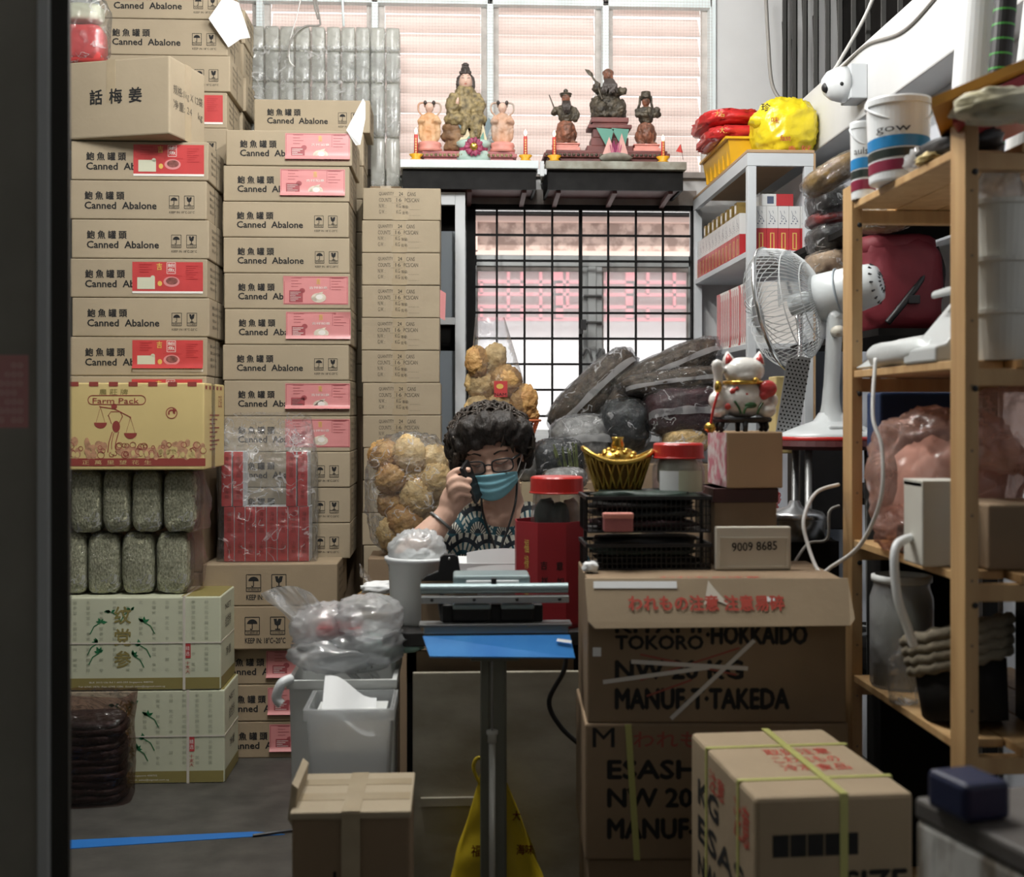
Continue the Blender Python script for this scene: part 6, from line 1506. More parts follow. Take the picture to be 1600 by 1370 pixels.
b = MB(); b.text('M', qx(926), qz(1165), qx(960), qz(1135), .02); b.text('ESASHI', qx(950), qz(1214), qx(1100), qz(1186), .16); b.text('NW 20KG', qx(950), qz(1258), qx(1140), qz(1230), .16); b.text('MANUF-T', qx(950), qz(1307), qx(1110), qz(1277), .16)
obj('printed_text', b, 'ink', t, loc=(0, -.001, 0))
b = MB(); b.text('われもの注意', qx(990), qz(1166), qx(1200), qz(1140), .04); obj('red_text', b, 'ink_faded', t, loc=(0, -.001, 0))
obj('strap', MB().add([(qx(976), -.0022, hE), (qx(986), -.0022, hE), (qx(1000), -.0022, 0), (qx(990), -.0022, 0)], [(0, 3, 2, 1)]), 'strap_yellow', t)
plain_carton((xh + .002, YH + .004, 0), wh - .005, dH - .01, zB - .001, 'bottom brown carton beneath the ESASHI carton', rz=R(-2.5))
# strapped carton nearer
Ys = 2.0
c0 = at(1180, 1247, Ys); zS = c0.z; wS, dS = .275, .42; rzS = R(3.5)
t = thing('strapped_carton', 'brown carton tied with yellow strapping, red lettering on its lid', 'carton', (c0.x, c0.y, 0), rzS)
obj('body', carton(wS, dS, zS, .008), 'cardboard_brown', t)
for m_, y in (('h', dS * .23), ('h', dS * .72)):
    obj('strap', MB().box(-.0016, y - .006, zS, wS + .0016, y + .006, zS + .0016).box(-.0016, y - .006, 0, 0, y + .006, zS).box(wS, y - .006, 0, wS + .0016, y + .006, zS), 'strap_yellow', t)
obj('strap', MB().box(wS * .53, -.0016, zS + .0016, wS * .53 + .014, dS + .0016, zS + .0032).box(wS * .53, -.0016, 0, wS * .53 + .014, 0, zS + .0016), 'strap_yellow', t)
b = MB().xf(Matrix.Translation((0, 0, zS + .0008)) @ Matrix.Rotation(-PI / 2, 4, 'X'))
for i, tx_ in enumerate(('取扱注意', 'こわれもの', '冷凍食品')): b.text(tx_, .105 + .0 * i, -.20 - i * .045 + .05, .205, -.165 - i * .045 + .05, .03)
b = MB(); Mt = Matrix(((1, 0, 0, 0), (0, 0, 1, 0), (0, 1, 0, zS + .0008), (0, 0, 0, 1))); b.xf(Mt)
for i, tx_ in enumerate(('取扱注意', 'こわれもの', '冷凍食品')): b.text(tx_, .10, .24 - i * .05, .225, .28 - i * .05, .03)
obj('top_print', b, 'ink_red', t)
b = MB(); 
for k in range(5): b.rect(.03 + k * .03, zS - .10, .0575 + k * .03, zS - .063)
b.text('SIZE', .155, zS - .165, .262, zS - .128, .16)
obj('printed_text', b, 'ink', t, loc=(0, -.001, 0))
b = MB()
for i, tx_ in enumerate(('KG', 'ESAS', 'NW 20KG', 'MANUF')): b.text(tx_, -dS + .06, zS - .12 - i * .07, -.06 if i else -.22, zS - .075 - i * .07, .16)
b.m(1); b.text('注意', -dS + .14, zS - .07, -dS + .24, zS - .03, .03); b.text('注意', -.12, zS - .1, -.03, zS - .03, .03)
obj('side_text', b, ['ink', 'ink_red'], t, loc=(-.001, 0, 0), rot=(0, 0, -PI / 2))
# worn white foam box at the lower right corner
YF = 1.62
c0 = at(1430, 1244, YF)
mat('foam_worn', (0.62, 0.62, 0.58), .8, c2=(0.20, 0.17, 0.13), vs=7, stretch=(3, 3, .8), bump=.3, bs=20, detail=6, ramp=(.45, .62))
mat('foam_top', (0.075, 0.068, 0.06), .6, c2=(0.13, 0.12, 0.11), vs=8)
t = thing('foam_box', 'scuffed white foam box with dirty lid beside the strapped carton', 'box', (c0.x + .42 * math.sin(R(14)), c0.y - .42 * math.cos(R(14)), 0), R(14))
obj('box_body', carton(.30, .42, c0.z - .03, .008), 'foam_worn', t); obj('lid', MB().box(-.001, -.001, c0.z - .03, .301, .421, c0.z).mesh(bevel=.006), 'foam_top', t)
tag(obj('navy_case', MB().box(0, 0, 0, .07, .08, .05).mesh(bevel=.008), mat('navy', (.006, .012, .05), .5), loc=at(1508, 1300, 1.5) * 1.0 - Vector((0, 0, at(1508, 1300, 1.5).z - c0.z - .001)), rot=(0, 0, R(14))), 'dark navy case on the foam box lid', 'case')
t = thing('red_case', 'red plastic case with yellow handle on the foam box', 'case', (c0.x + .10, 1.27, c0.z + .001), R(14)); zR = .045
obj('case_body', MB().box(0, 0, 0, .12, .10, zR).mesh(bevel=.01), 'red_plastic', t); obj('handle', MB().tube(bez([(.02, .05, zR), (.02, .05, zR + .04), (.06, .05, zR + .05), (.12, .05, zR + .05)]), .01, 8).mesh(smooth=True), 'yellow_plastic', t)

# ================================================================ on top of the cartons: tray, cat, jar, gold basket
zT = zH + .001
mat('mesh_black', (0.01, 0.011, 0.011), .4)
YL = 2.76
t = thing('mesh_tray', 'black two-tier wire desk tray full of papers on the open carton', 'tray', (X(918, YL), YL, zT)); wL = X(1110, YL) - X(918, YL); hL = Z(778, YL, 1010) - zT; dL = .16
for z0, hh in ((0, .055), (hL * .52, hL * .48)):
    for k in range(26): 
        x = wL * k / 25; obj('mesh_wire', MB().box(x - .001, -.001, z0, x + .001, .001, z0 + hh), 'mesh_black', t); 
        if k % 2 == 0: obj('mesh_wire', MB().box(x - .001, dL - .001, z0, x + .001, dL + .001, z0 + hh), 'mesh_black', t)
    for k in range(5): z = z0 + hh * k / 4; obj('mesh_wire', MB().box(0, -.001, z - .001, wL, .001, z + .001), 'mesh_black', t)
    for k in range(12): y = dL * k / 11; obj('mesh_wire', MB().box(-.001, y - .001, z0, .001, y + .001, z0 + hh), 'mesh_black', t); obj('mesh_wire', MB().box(wL - .001, y - .001, z0, wL + .001, y + .001, z0 + hh), 'mesh_black', t)
    obj('tray_rim', MB().box(-.004, -.004, z0 + hh - .004, wL + .004, .003, z0 + hh + .004).box(-.004, dL - .003, z0 + hh - .004, wL + .004, dL + .004, z0 + hh + .004).box(-.004, 0, z0 + hh - .004, .003, dL, z0 + hh + .004).box(wL - .003, 0, z0 + hh - .004, wL + .004, dL, z0 + hh + .004), 'black', t)
    obj('tray_floor', MB().box(0, 0, z0, wL, dL, z0 + .003), 'black', t)
for x in (0, wL - .008): obj('tray_post', MB().box(x, dL / 2, 0, x + .008, dL / 2 + .008, hL), 'black', t)
random.seed(15)
for k in range(7):
    tag(obj('dark_folder', pillow(wL * .86, dL * .84, .022, k, .25, 9, .6, 22, 8).mesh(smooth=True), ['black_matt', 'dark_green', 'black', 'purple_food', 'dark_food2', 'black_matt', 'dark_green'][k], loc=(X(918, YL) + wL / 2 + jit(.008), YL + dL / 2, zT + (.004 + k * .0225 if k < 3 else hL * .53 + .004 + (k - 3) * .0215))), f"dark wrapped packet in the wire tray, {['lowest', 'second', 'third', 'fourth', 'fifth', 'sixth', 'topmost'][k]} layer", 'packet', 'packets in the wire tray')
t = thing('orange_pill_box', 'small orange box at the front of the wire tray', 'box', (X(942, YL - .015), YL - .035, zT + hL * .55)); obj('box_body', MB().box(0, 0, 0, PX(46, YL), .028, PX(28, YL)).mesh(bevel=.003), 'wood_pink', t); obj('lid', MB().box(-.001, -.001, PX(20, YL), PX(46, YL) + .001, .029, PX(29, YL)).mesh(bevel=.003), 'lotus_pink', t)
for k, (x, m) in enumerate(((922, 'paper'),)): tag(obj('crumpled_note', pillow(.035, .04, .024, k + 2, .3, 9, .8).mesh(smooth=True), m, loc=(X(x, YL - .04), YL - .045, zT)), ['crumpled white note left of the wire tray', 'crumpled grey note right of the wire tray'][k], 'paper')
# gold ingot basket
YI = 2.88; zI = zT + hL + .005
t = thing('gold_basket', 'shiny gold ingot-shaped lattice basket on the wire tray', 'basket', (X(966, YI), YI + .01, zI)); s = PX(1, YI)
def boat(u, v, out=0):
    a = u * 2 * PI; r = .62 + .38 * v
    x = 55 * r * math.cos(a); y = 32 * r * math.sin(a); z = 48 * v + 22 * v * abs(math.cos(a)) ** 2.2 * (1 if math.cos(a) < 0 else .75)
    return Vector((x * s * (1 + out), y * s * (1 + out), z * s))
for k in range(22):
    for d in (1, -1):
        obj('lattice_strip', MB().tube([boat((k + d * j * .9 / 8) / 22., j / 8.) for j in range(9)], .0028, 5).mesh(smooth=True), 'gold', t)
obj('basket_rim', MB().tube([boat(j / 40., 1.0) for j in range(41)], .006, 8).mesh(smooth=True), 'gold', t); obj('basket_foot', MB().tube([boat(j / 40., 0.0) + Vector((0, 0, .004)) for j in range(41)], .004, 8).mesh(smooth=True), 'gold', t)
b = MB()
for k in range(41): pass
b.grid(lambda u, v: tuple(boat(u, .02 + .96 * v, -.04)), 36, 8); obj('basket_lining', b.mesh(smooth=True), mat('gold_dark', (.16, .08, .012), .4, metal=.6), t)
obj('ingot_mound', MB().ball((0, 0, 46 * s), (33 * s, 24 * s, 24 * s), 20, 10).mesh(smooth=True), 'gold', t)
for k in range(20):
    a = k * 2.4; r = (k / 20.) ** .5; obj('ingot_bead', MB().ball((0, 0, 0), (5 * s, 5 * s, 4 * s), 10, 6).mesh(smooth=True), 'gold', t, loc=(33 * r * .95 * math.cos(a) * s, 24 * r * .95 * math.sin(a) * s, 46 * s + 23 * s * math.sqrt(max(0, 1 - r * r * .9))))
obj('finial', MB().lathe([(6 * s, 66 * s), (11 * s, 74 * s), (8 * s, 82 * s), (10 * s, 87 * s), (3 * s, 84 * s), (0, 84 * s)], 10).mesh(smooth=True), 'gold', t)
t = jar('red_lid_jar', 'plastic jar with red lid and pale green label on the wire tray', 1060, 692, 716, 780, 41, 2.88, zI, [('herb_carton', 0, .004, .10, .09), ('tub_white', 0, .075, .10, .035)], (-10, 50, 'herb_carton'))
# boxes under the lucky cat
YCt = 2.84
xb = X(1116, YCt); wB = X(1214, YCt) - xb; zb1 = Z(762, YCt, 1165); zb2 = Z(674, YCt, 1165)
mat('maroon_box', (0.10, 0.015, 0.018), .5, c2=(.035, .018, .014), vs=3); mat('kraft_tan', (0.42, 0.28, 0.16), .7, var=.06, vs=6)
mat('collage', (.50, .15, .20), .4, c2=(.62, .55, .54), vs=34, detail=6, ramp=(.42, .58))
t = thing('maroon_box', 'dark maroon box under the printed gift carton', 'box', (xb, YCt, zT)); obj('box_body', carton(wB, .18, zb1 - zT - .001, .003), 'cardboard_dark', t); obj('lid', MB().box(-.003, -.003, zb1 - zT - .035, wB + .003, .183, zb1 - zT - .001).mesh(bevel=.002), 'maroon_box', t)
t = thing('printed_carton', 'tan carton with pink printed side under the lucky cat', 'carton', (X(1134, YCt) , YCt - .012, zb1)); w3 = X(1221, YCt) - X(1134, YCt)
obj('box_body', carton(w3, .21, zb2 - zb1 - .001, .003), 'kraft_tan', t); obj('printed_side', MB().box(-.0015, .002, .002, 0, .208, zb2 - zb1 - .003), 'collage', t)
# lucky cat
mat('porcelain', (0.78, 0.77, 0.73), 0.15, coat=.6, var=.02); mat('cat_red', (0.5, 0.05, 0.05), .25, coat=.4); mat('cat_flower', (.5, .06, .05), .3); mat('cat_leaf', (.03, .09, .03), .3)
t = thing('lucky_cat', 'white porcelain lucky cat with gold collar and raised paw on a black stand', 'figurine', (X(1168, YCt), YCt + .06, zb2)); M_ = PM(1168, 673, YCt)
b = MB().xf(M_); b.lathe([(0, 0)], 3) if False else None
sC = M_[0][0]
bs = MB(); bs.lathe([(0, 22 * sC), (47 * sC, 22 * sC), (49 * sC, 19 * sC), (47 * sC, 15 * sC), (42 * sC, 13 * sC), (0, 13 * sC)], 30, sy=.62)
obj('stand', bs.mesh(), 'black', t)
for k in range(6): a = PI / 6 + k * PI / 3; obj('stand_foot', MB().tube([(40 * sC * math.cos(a), 25 * sC * math.sin(a), 15 * sC), (43 * sC * math.cos(a), 27 * sC * math.sin(a), 6 * sC), (39 * sC * math.cos(a), 25 * sC * math.sin(a), 0)], [5 * sC, 4 * sC, 4 * sC], 8).mesh(smooth=True), 'black', t)
b = MB().xf(M_)
b.ball((1170, 0, 622), (40, 30, 30), 24, 14, e=.9); b.ball((1170, 0, 606), (32, 26, 20), 20, 12); b.ball((1171, -2, 577), (33, 28, 22), 24, 14, e=.92); b.ball((1171, -10, 586), (24, 22, 12))
b.tube([(1138, -8, 622), (1128, -10, 605), (1128, -12, 588), (1127, -12, 573)], [10, 8, 7.5, 10], 12); b.ball((1126, -14, 568), (9.5, 9, 9)); b.ball((1124, -12, 624), (12, 14, 14)); b.ball((1130, -8, 642), (14, 16, 10)); b.ball((1216, -8, 624), (9, 10, 12)); b.ball((1205, -12, 640), (16, 18, 12))
obj('body', blob(b, .0035, 4), 'porcelain', t)
for sx, x in ((-1, 1148), (1, 1194)):
    b = MB().xf(M_); b.tube([(x, 0, 566), (x + sx * 2, 0, 556), (x + sx * 3, 0, 546)], [12, 8, 1.5], 14); e_ = obj('ear', b.mesh(smooth=True), 'porcelain', t)
    b = MB().xf(M_); b.tube([(x + sx * .5, -6, 566), (x + sx * 2, -5, 557), (x + sx * 3, -3, 550)], [8, 5.5, 1.2], 12); obj('inner_ear', b.mesh(smooth=True), 'cat_red', e_)
b = MB().xf(M_); b.tube([(1171 + 31 * math.cos(2 * PI * k / 30), -1 + 27 * math.sin(2 * PI * k / 30), 596) for k in range(31)], 3.4, 8); obj('collar', b.mesh(smooth=True), 'gold', t)
obj('bell', MB().xf(M_).ball((1184, -27, 593), (5.5, 5.5, 5.5), 12, 8).mesh(smooth=True), 'gold', t)
b = MB().xf(M_); b.ball((1205, -22, 606), (15, 9, 14), 16, 10); b.ball((1198, -22, 616), (10, 8, 8)); obj('red_pouch', blob(b, .003, 2), 'cat_red', t)
obj('paw_coin', MB().xf(M_).ball((1126, -20, 603), (6, 6, 10), 10, 8).mesh(smooth=True), 'gold', t)
for (x, y, r_) in ((1149, 610, 5), (1141, 634, 5), (1170, 617, 5.5), (1155, 606, 3.5)):
    b = MB().xf(M_); b.ball((x, -27 + abs(x - 1168) * .18, y), (r_, 3, r_), 10, 6, .3, 10, x); obj('painted_flower', b.mesh(smooth=True), 'cat_flower', t)
for P in ([(1150, -27, 625), (1157, -29, 636), (1160, -29, 646)], [(1164, -31, 646), (1168, -31, 636), (1180, -30, 634)], [(1186, -29, 646), (1190, -28, 636), (1196, -26, 628)]):
    obj('painted_stem', MB().xf(M_).tube(bez(P, 4), 1.8, 6).mesh(smooth=True), 'cat_leaf', t)
obj('painted_leaf', MB().xf(M_).ball((1176, -29, 632), (10, 3, 5), 10, 6).mesh(smooth=True), 'cat_leaf', t)
tag(obj('gold_trinket', MB().xf(PM(1110, 673, YCt)).ball((1110, 0, 668), (9, 6, 8), 12, 8, .4, 10, 4).mesh(smooth=True), 'gold', loc=at(1110, 673, YCt - .005)), 'small gold trinket with red cord beside the lucky cat', 'ornament')
obj('red_cord', MB().tube(bez([(0, 0, .01), (.006, -.004, .05), (.018, -.002, .09)]), .003, 6).mesh(smooth=True), 'red_plastic', bpy.data.objects['gold_trinket'])
# handwritten number plate
YP2 = 2.74
t = thing('number_plate', 'beige plastic card holder with a handwritten phone number', 'sign', (X(1119, YP2), YP2, zT)); wP = X(1236, YP2) - X(1119, YP2); hP = Z(823, YP2, 1177) - zT
mat('beige_plastic', (.60, .575, .49), .5)
obj('plate', MB().box(0, 0, 0, wP, .02, hP).mesh(bevel=.003), 'beige_plastic', t); obj('frame', MB().box(.006, -.003, .004, wP - .006, 0, .009).box(.006, -.003, hP * .72, wP - .006, 0, hP * .76).box(.006, -.003, .009, .010, 0, hP * .72).box(wP - .010, -.003, .009, wP - .006, 0, hP * .72), 'beige_plastic', t)
b = MB(); b.text('9009 8685', wP * .22, hP * .42, wP * .82, hP * .62, .04); obj('handwriting', b, 'ink', t, loc=(0, -.0012, 0), rot=(0, R(-2), 0))
# ================================================================ grey shelf unit at the back right
G0, G1 = 4.51, 5.54
gx0, gx1 = X(1168, G0), X(1271, G0); gz = Z(234, G0, 1220)
sh2, sh3 = Z(391, G0, 1180), Z(536, G0, 1180)
t = thing('grey_shelf_unit', 'grey painted open shelf unit filled with gift boxes', 'shelf unit', (gx0, G0, 0)); gw = gx1 - gx0; gd = G1 - G0
for x in (0, gw - .034):
    for y in (0, gd - .03): obj('post', MB().box(x, y, 0, x + .034, y + .03, gz - .061).mesh(bevel=.002), 'grey_paint', t)
obj('top_board', MB().box(-.002, -.002, gz - .012, gw + .004, gd, gz).mesh(bevel=.002), 'kraft_tan', t)
obj('top_rail', MB().box(-.001, -.001, gz - .06, gw, .02, gz - .013), 'grey_paint', t); obj('top_rail', MB().box(-.001, .02, gz - .06, .02, gd, gz - .013), 'grey_paint', t)
for i, z in enumerate((sh2, sh3, .9)): obj('shelf_board', MB().box(.002, .002, z - .022, gw - .002, gd, z).mesh(bevel=.002), 'grey_paint', t)
obj('back_panel', MB().box(gw - .006, .03, .3, gw, gd - .03, gz - .061), 'wall_blue', t)
obj('shelf_edge', MB().box(gw, -.002, .3, gw + .008, .02, gz - .012), 'kraft_tan', t)
# gift boxes: white top, red base, gold panel
mat('gb_white', (.62, .63, .62), .3); mat('gb_red', (.42, .03, .035), .3, var=.1); mat('gb_ink', (.07, .09, .15), .5)
def gift_mesh(w, d, h):
    b = MB(); b.m(1).box(0, 0, 0, w, d, h * .52).m(0).box(0, 0, h * .52, w, d, h)
    b.m(2)
    for (y, fx) in ((-.0006, 0),): 
        b.line([(w * .2, h * .9), (w * .35, h * .8), (w * .3, h * .72)], .0015, y); b.line([(w * .35, h * .8), (w * .6, h * .76), (w * .8, h * .66)], .0015, y); b.line([(w * .55, h * .9), (w * .62, h * .84)], .0015, y)
        for q_ in range(5): b.disc(w * (.22 + .13 * q_), h * (.62 + .05 * (q_ % 3)), .003, .0022, 8, y)
    b.m(3); b.rect(w * .3, h * .06, w * .7, h * .42, -.0006); b.m(1); b.rect(w * .4, h * .08, w * .6, h * .4, -.0009)
    return mats(b.mesh(), ['gb_white', 'gb_red', 'gb_ink', 'gold_ink'])
gbh = Z(323, G0 + .06, 1210) - sh2
gm = gift_mesh(PX(17.2, G0 + .05) * 1.01, .06, gbh)
for k in range(5):
    tag(obj('wine_gift_box', gm, None, loc=(X(1180, G0 + .05) + k * PX(17.9, G0 + .05), G0 + .045, sh2)), f"white and red gift box on the grey shelf facing the room, {['leftmost', 'second', 'third', 'fourth', 'rightmost'][k]} of five", 'gift box', 'gift boxes facing the room')
gm2 = gift_mesh(.062, .075, gbh * .97)
for k in range(13):
    tag(obj('wine_gift_box', gm2, None, loc=(gx0 + .012, G0 + .175 + k * .0655 + .0655, sh2), rot=(0, 0, -PI / 2)), f"white and red gift box in the row along the grey shelf, {['nearest', 'second', 'third', 'fourth', 'fifth', 'sixth', 'seventh', 'eighth', 'ninth', 'tenth', 'eleventh', 'twelfth', 'farthest'][k]} one", 'gift box', 'gift boxes along the shelf')
lm = mats(MB().m(0).box(0, 0, 0, .055, .05, .045).m(1).box(.055, 0, 0, .12, .05, .045).m(2).rect(.02, .008, .045, .036, -.0006).mesh(), ['gb_white', 'gb_red', 'gb_ink'])
for k in range(2): tag(obj('flat_gift_box', lm, None, loc=(X(1190, G0 + .05) + k * .0, G0 + .045 + .055 * k, sh2 + gbh + .001)), ['white and red flat gift box lying on the five upright boxes', 'white and red flat gift box lying behind the first flat one'][k], 'gift box')
mat('bottle_gold', (.25, .17, .05), .3, metal=.5, var=.4, vs=30)
for k in range(8): tag(obj('small_tin', MB().box(0, 0, 0, .04, .05, .055).m(1).box(.005, -.001, .012, .035, 0, .045).mesh(bevel=.002), ['bottle_gold', 'white_print'], loc=(gx0 + .02, G0 + .30 + k * .085, sh2 + gbh * .97 + .001), rot=(0, 0, -PI / 2)), f"small gold tin on the gift box row of the grey shelf, {['nearest', 'second', 'third', 'fourth', 'fifth', 'sixth', 'seventh', 'farthest'][k]} one", 'tin', 'gold tins on the shelf')
pm_ = mats(MB().m(0).box(0, 0, 0, .03, .20, .235).m(1).rect(.004, .01, .014, .225, -.0006).rect(.019, .03, .026, .2, -.0006).mesh(), ['white_print', 'label_red'])
pm2 = mats(MB().m(0).box(0, 0, 0, .03, .20, .235).m(1).rect(.006, .01, .012, .225, -.0006).mesh(), ['label_red', 'white_print'])
random.seed(3)
for k in range(17):
    tag(obj('slim_gift_box', pm2 if k in (4, 15, 16, 9) else pm_, None, loc=(gx0 + .012, G0 + .04 + k * .0325 + .03, sh3), rot=(0, 0, -PI / 2)), f"slim red and white box on the lower grey shelf, {['nearest', 'second', 'third', 'fourth', 'fifth', 'sixth', 'seventh', 'eighth', 'ninth', 'tenth', 'eleventh', 'twelfth', 'thirteenth', 'fourteenth', 'fifteenth', 'sixteenth', 'farthest'][k]} from the room", 'gift box', 'slim boxes on the lower shelf')
tag(obj('red_bunch', pillow(.14, .2, .12, 4, .5, 10, .8).mesh(), 'red_plastic', loc=(gx0 + .10, G0 + .2, .9)), 'crumpled red bunting on the lowest grey shelf', 'decoration')
# yellow tub, red bags and yellow bag on top
mat('tub_yellow', (.70, .40, .015), .35); mat('bag_red', (.55, .03, .03), .25, var=.2, vs=12, bump=.4, bs=15); mat('bag_yellow2', (.72, .58, .02), .25, var=.15, vs=8, bump=.8, bs=16)
t = thing('yellow_tub', 'yellow plastic tub on top of the grey shelf unit', 'tub', (X(1099, 5.3), 4.82, gz + .001)); w_ = .23
def ob2(w, d, h, th, tp): return openbox(w, d, h, th, tp)
obj('tub_body', ob2(w_, .5, .115, .004, .02).mesh(), 'tub_yellow', t); obj('tub_rim', MB().box(-.012, -.012, .108, w_ + .012, 0, .117).box(-.012, .5, .108, w_ + .012, .512, .117).box(-.012, 0, .108, 0, .5, .117).box(w_, 0, .108, w_ + .012, .5, .117), 'tub_yellow', t)
for k in range(6): obj('tub_rib', MB().box(-.003 + .01, .05 + k * .08, .01, .016, .056 + k * .08, .108), 'tub_yellow', t)
for k, (z, lb, r_) in enumerate(((.119, 'folded red plastic bag in the yellow tub', .3), (.185, 'folded red plastic bag lying higher across the yellow tub', .2))):
    t2 = thing('red_plastic_bag', lb, 'bag', (X(1146, 5.0) - .02 * k, 5.04, gz + z), 0); obj('bag_body', pillow(.25, .38, .065, k + 4, -.14, 12, .6, 54, 24).mesh(smooth=True), 'bag_red', t2); b = MB(); b.text('大吉', -.09, .04, -.05, .065, .02, -.165); obj('printed_text', b, 'gold_ink', t2, loc=(0, -.025, -.02))
t = thing('yellow_plastic_bag', 'bulging yellow plastic bag with red lettering on the grey shelf unit', 'bag', (X(1226, 4.72), 4.74, gz + .001)); hy = Z(156, 4.72, 1226) - gz
b = MB(); b.ball((0, 0, hy / 2), (.122, .14, hy / 2), 64, 44, -.10, 12, 5, .78); obj('bag_body', b.mesh(smooth=True), 'bag_yellow2', t)
obj('bag_knot', MB().ball((-.10, -.05, hy * .62), (.045, .05, .03), 16, 10, .4, 10, 7).mesh(smooth=True), 'bag_yellow2', t)
b = MB()
for (tx_, x, z, w2_) in (('fast', -.05, hy * .22, .04), ('味', -.085, hy * .5, .03), ('好', .03, hy * .06, .04), ('香', -.02, hy * .05, .03)): b.text(tx_, x, z, x + w2_, z + .022, .03, -.142)
obj('printed_text', b, 'ink_red', t)
b = MB(); b.text('珍', -.115, hy * .72, -.08, hy * .84, .06, -.108); obj('logo_text', b, 'ink', t)

# ================================================================ dark wall rack behind the fan with snack bags and maroon bag
t = thing('side_rack', 'dark open rack along the right wall behind the fan', 'shelf unit', (1.20, 3.36, 0))
for x in (.30,):
    for y in (0, .94): obj('post', MB().box(x, y, 0, x + .03, y + .03, 1.90), 'black_metal', t)
for z in (.55, 1.05, 1.54, 1.87): obj('rack_board', MB().box(0, .03, z - .02, .33, .94, z), 'black_matt', t)
mat('snack_gold', (.30, .19, .06), .35, c2=(.12, .07, .03), vs=14, bump=.3); mat('snack_dark', (.03, .028, .028), .3, var=.5, vs=20, bump=.5); mat('snack_red', (.20, .02, .02), .35, var=.4, vs=16); mat('canvas_maroon', (.17, .012, .022), .65, var=.15, vs=6, bump=.15, bs=30)
sack('gold_snack_bag', 'gold printed snack bag lying under the white beam', (1262, 296), (1340, 248), 40, 3.75, 'snack_gold', 21, dep=.2, ff='film')
sack('silver_snack_bag', 'crumpled silver wrapped packet beside the grey shelf unit', (1266, 322), (1322, 312), 48, 4.0, 'snack_dark', 22, dep=.2)
sack('red_snack_bag', 'dark red wrapped packet under the silver packet', (1266, 345), (1322, 342), 24, 4.02, 'snack_red', 23, dep=.2, ff='film')
sack('black_snack_bag', 'black packet in shiny clear film above the fan', (1266, 378), (1330, 372), 46, 3.95, 'snack_dark', 24, dep=.2)
sack('beige_snack_bag', 'pale beige packet right behind the fan guard', (1262, 418), (1322, 412), 44, 3.9, 'bread', 25, dep=.2)
sack('brown_snack_bag', 'brown crinkled packet above the maroon bag', (1340, 345), (1425, 338), 40, 3.35, 'snack_gold', 26, dep=.2)
YMb = 3.58
t = thing('maroon_bag', 'large maroon canvas bag with black straps behind the wooden rack', 'bag', (X(1398, YMb), YMb + .02, 1.541))
b = MB(); b.ball((0, 0, .135), (.125, .13, .15), 34, 24, .08, 8, 3, .5); obj('bag_body', b.mesh(smooth=True), 'canvas_maroon', t)
obj('strap', MB().tube(bez([(-.06, -.125, .02), (-.03, -.135, .06), (.02, -.13, .12), (.05, -.12, .16)]), .010, 8).mesh(smooth=True), 'black', t); obj('buckle', MB().box(-.005, -.145, .075, .03, -.13, .10).mesh(bevel=.003), 'black', t)
obj('strap', MB().tube(bez([(.11, -.06, .25), (.135, -.05, .18), (.13, -.04, .1)]), .008, 8).mesh(smooth=True), 'black', t); obj('top_flap', MB().ball((-.01, -.02, .25), (.12, .10, .04), 24, 10, .08, 8, 4, .6).mesh(smooth=True), 'canvas_maroon', t)

# ================================================================ electric fan on a stool
YFn = 3.30
mat('fan_white', (.60, .64, .65), .3); mat('fan_blade', (.55, .62, .66), .2, alpha=.55); mat('fan_wire', (.62, .65, .66), .3)
zst = Z(688, YFn, 1300)
t = thing('round_stool', 'round red-topped metal stool under the electric fan', 'stool', (X(1302, YFn), YFn + .02, 0))
obj('seat', MB().lathe([(0, zst - .025), (.145, zst - .025), (.155, zst - .015), (.15, zst), (0, zst)], 36, sy=.8).mesh(smooth=False), 'maroon_box', t)
for k in range(4): a = PI / 4 + k * PI / 2; obj('leg', MB().tube([(.115 * math.cos(a), .09 * math.sin(a), zst - .025), (.13 * math.cos(a), .11 * math.sin(a), 0)], .010, 10).mesh(smooth=True), 'steel', t)
obj('leg_ring', MB().tube([(.12 * math.cos(2 * PI * k / 24), .095 * math.sin(2 * PI * k / 24), .7) for k in range(25)], .006, 6), 'steel', t)
t = thing('electric_fan', 'white electric desk fan turned toward the seated woman', 'fan', (X(1302, YFn), YFn + .02, zst + .001))
s = PX(1, YFn)
obj('base', MB().lathe([(0, .0), (.142, .0), (.148, .006), (.135, .020), (.09, .038), (.05, .052), (.034, .075), (0, .075)], 40, sy=.78).mesh(smooth=True), 'fan_white', t); obj('base_trim', MB().lathe([(.149, .0), (.151, .006), (.146, .010)], 40, sy=.78, cap=False).mesh(smooth=True), 'red_plastic', t)
hc_ = at(1306, 490, YFn) - Vector((X(1302, YFn), YFn, zst + .001))
obj('column', MB().tube(bez([(0, 0, .04), (.0, 0, .12), (.004, 0, .20), (.012, 0, hc_.z + .01)], 5), [.05, .042, .034, .028, .025, .024, .023, .022, .022, .022, .022, .022, .022, .022, .022, .022], 16).mesh(smooth=True), 'fan_white', t)
obj('control_panel', MB().box(-.03, -.085, .02, .06, -.05, .04).mesh(bevel=.005), 'fan_white', t)
ax = Vector((-.80, .52, -.20)).normalized(); rear = at(1334, 452, YFn) - Vector((X(1302, YFn), YFn, zst + .001)); hub = rear + ax * .10; rimc = rear + ax * .215; up_ = Vector((0, 0, 1)); e1 = ax.cross(up_).normalized(); e2 = e1.cross(ax).normalized()
def onr(c, r, a): return c + e1 * (r * math.cos(a)) + e2 * (r * math.sin(a))
RF = .178
obj('motor_housing', MB().tube([rear - ax * .085, rear - ax * .08, rear - ax * .06, rear - ax * .02, rear + ax * .03, rear + ax * .10], [.024, .046, .058, .064, .066, .068], 28).mesh(smooth=True), 'fan_white', t)
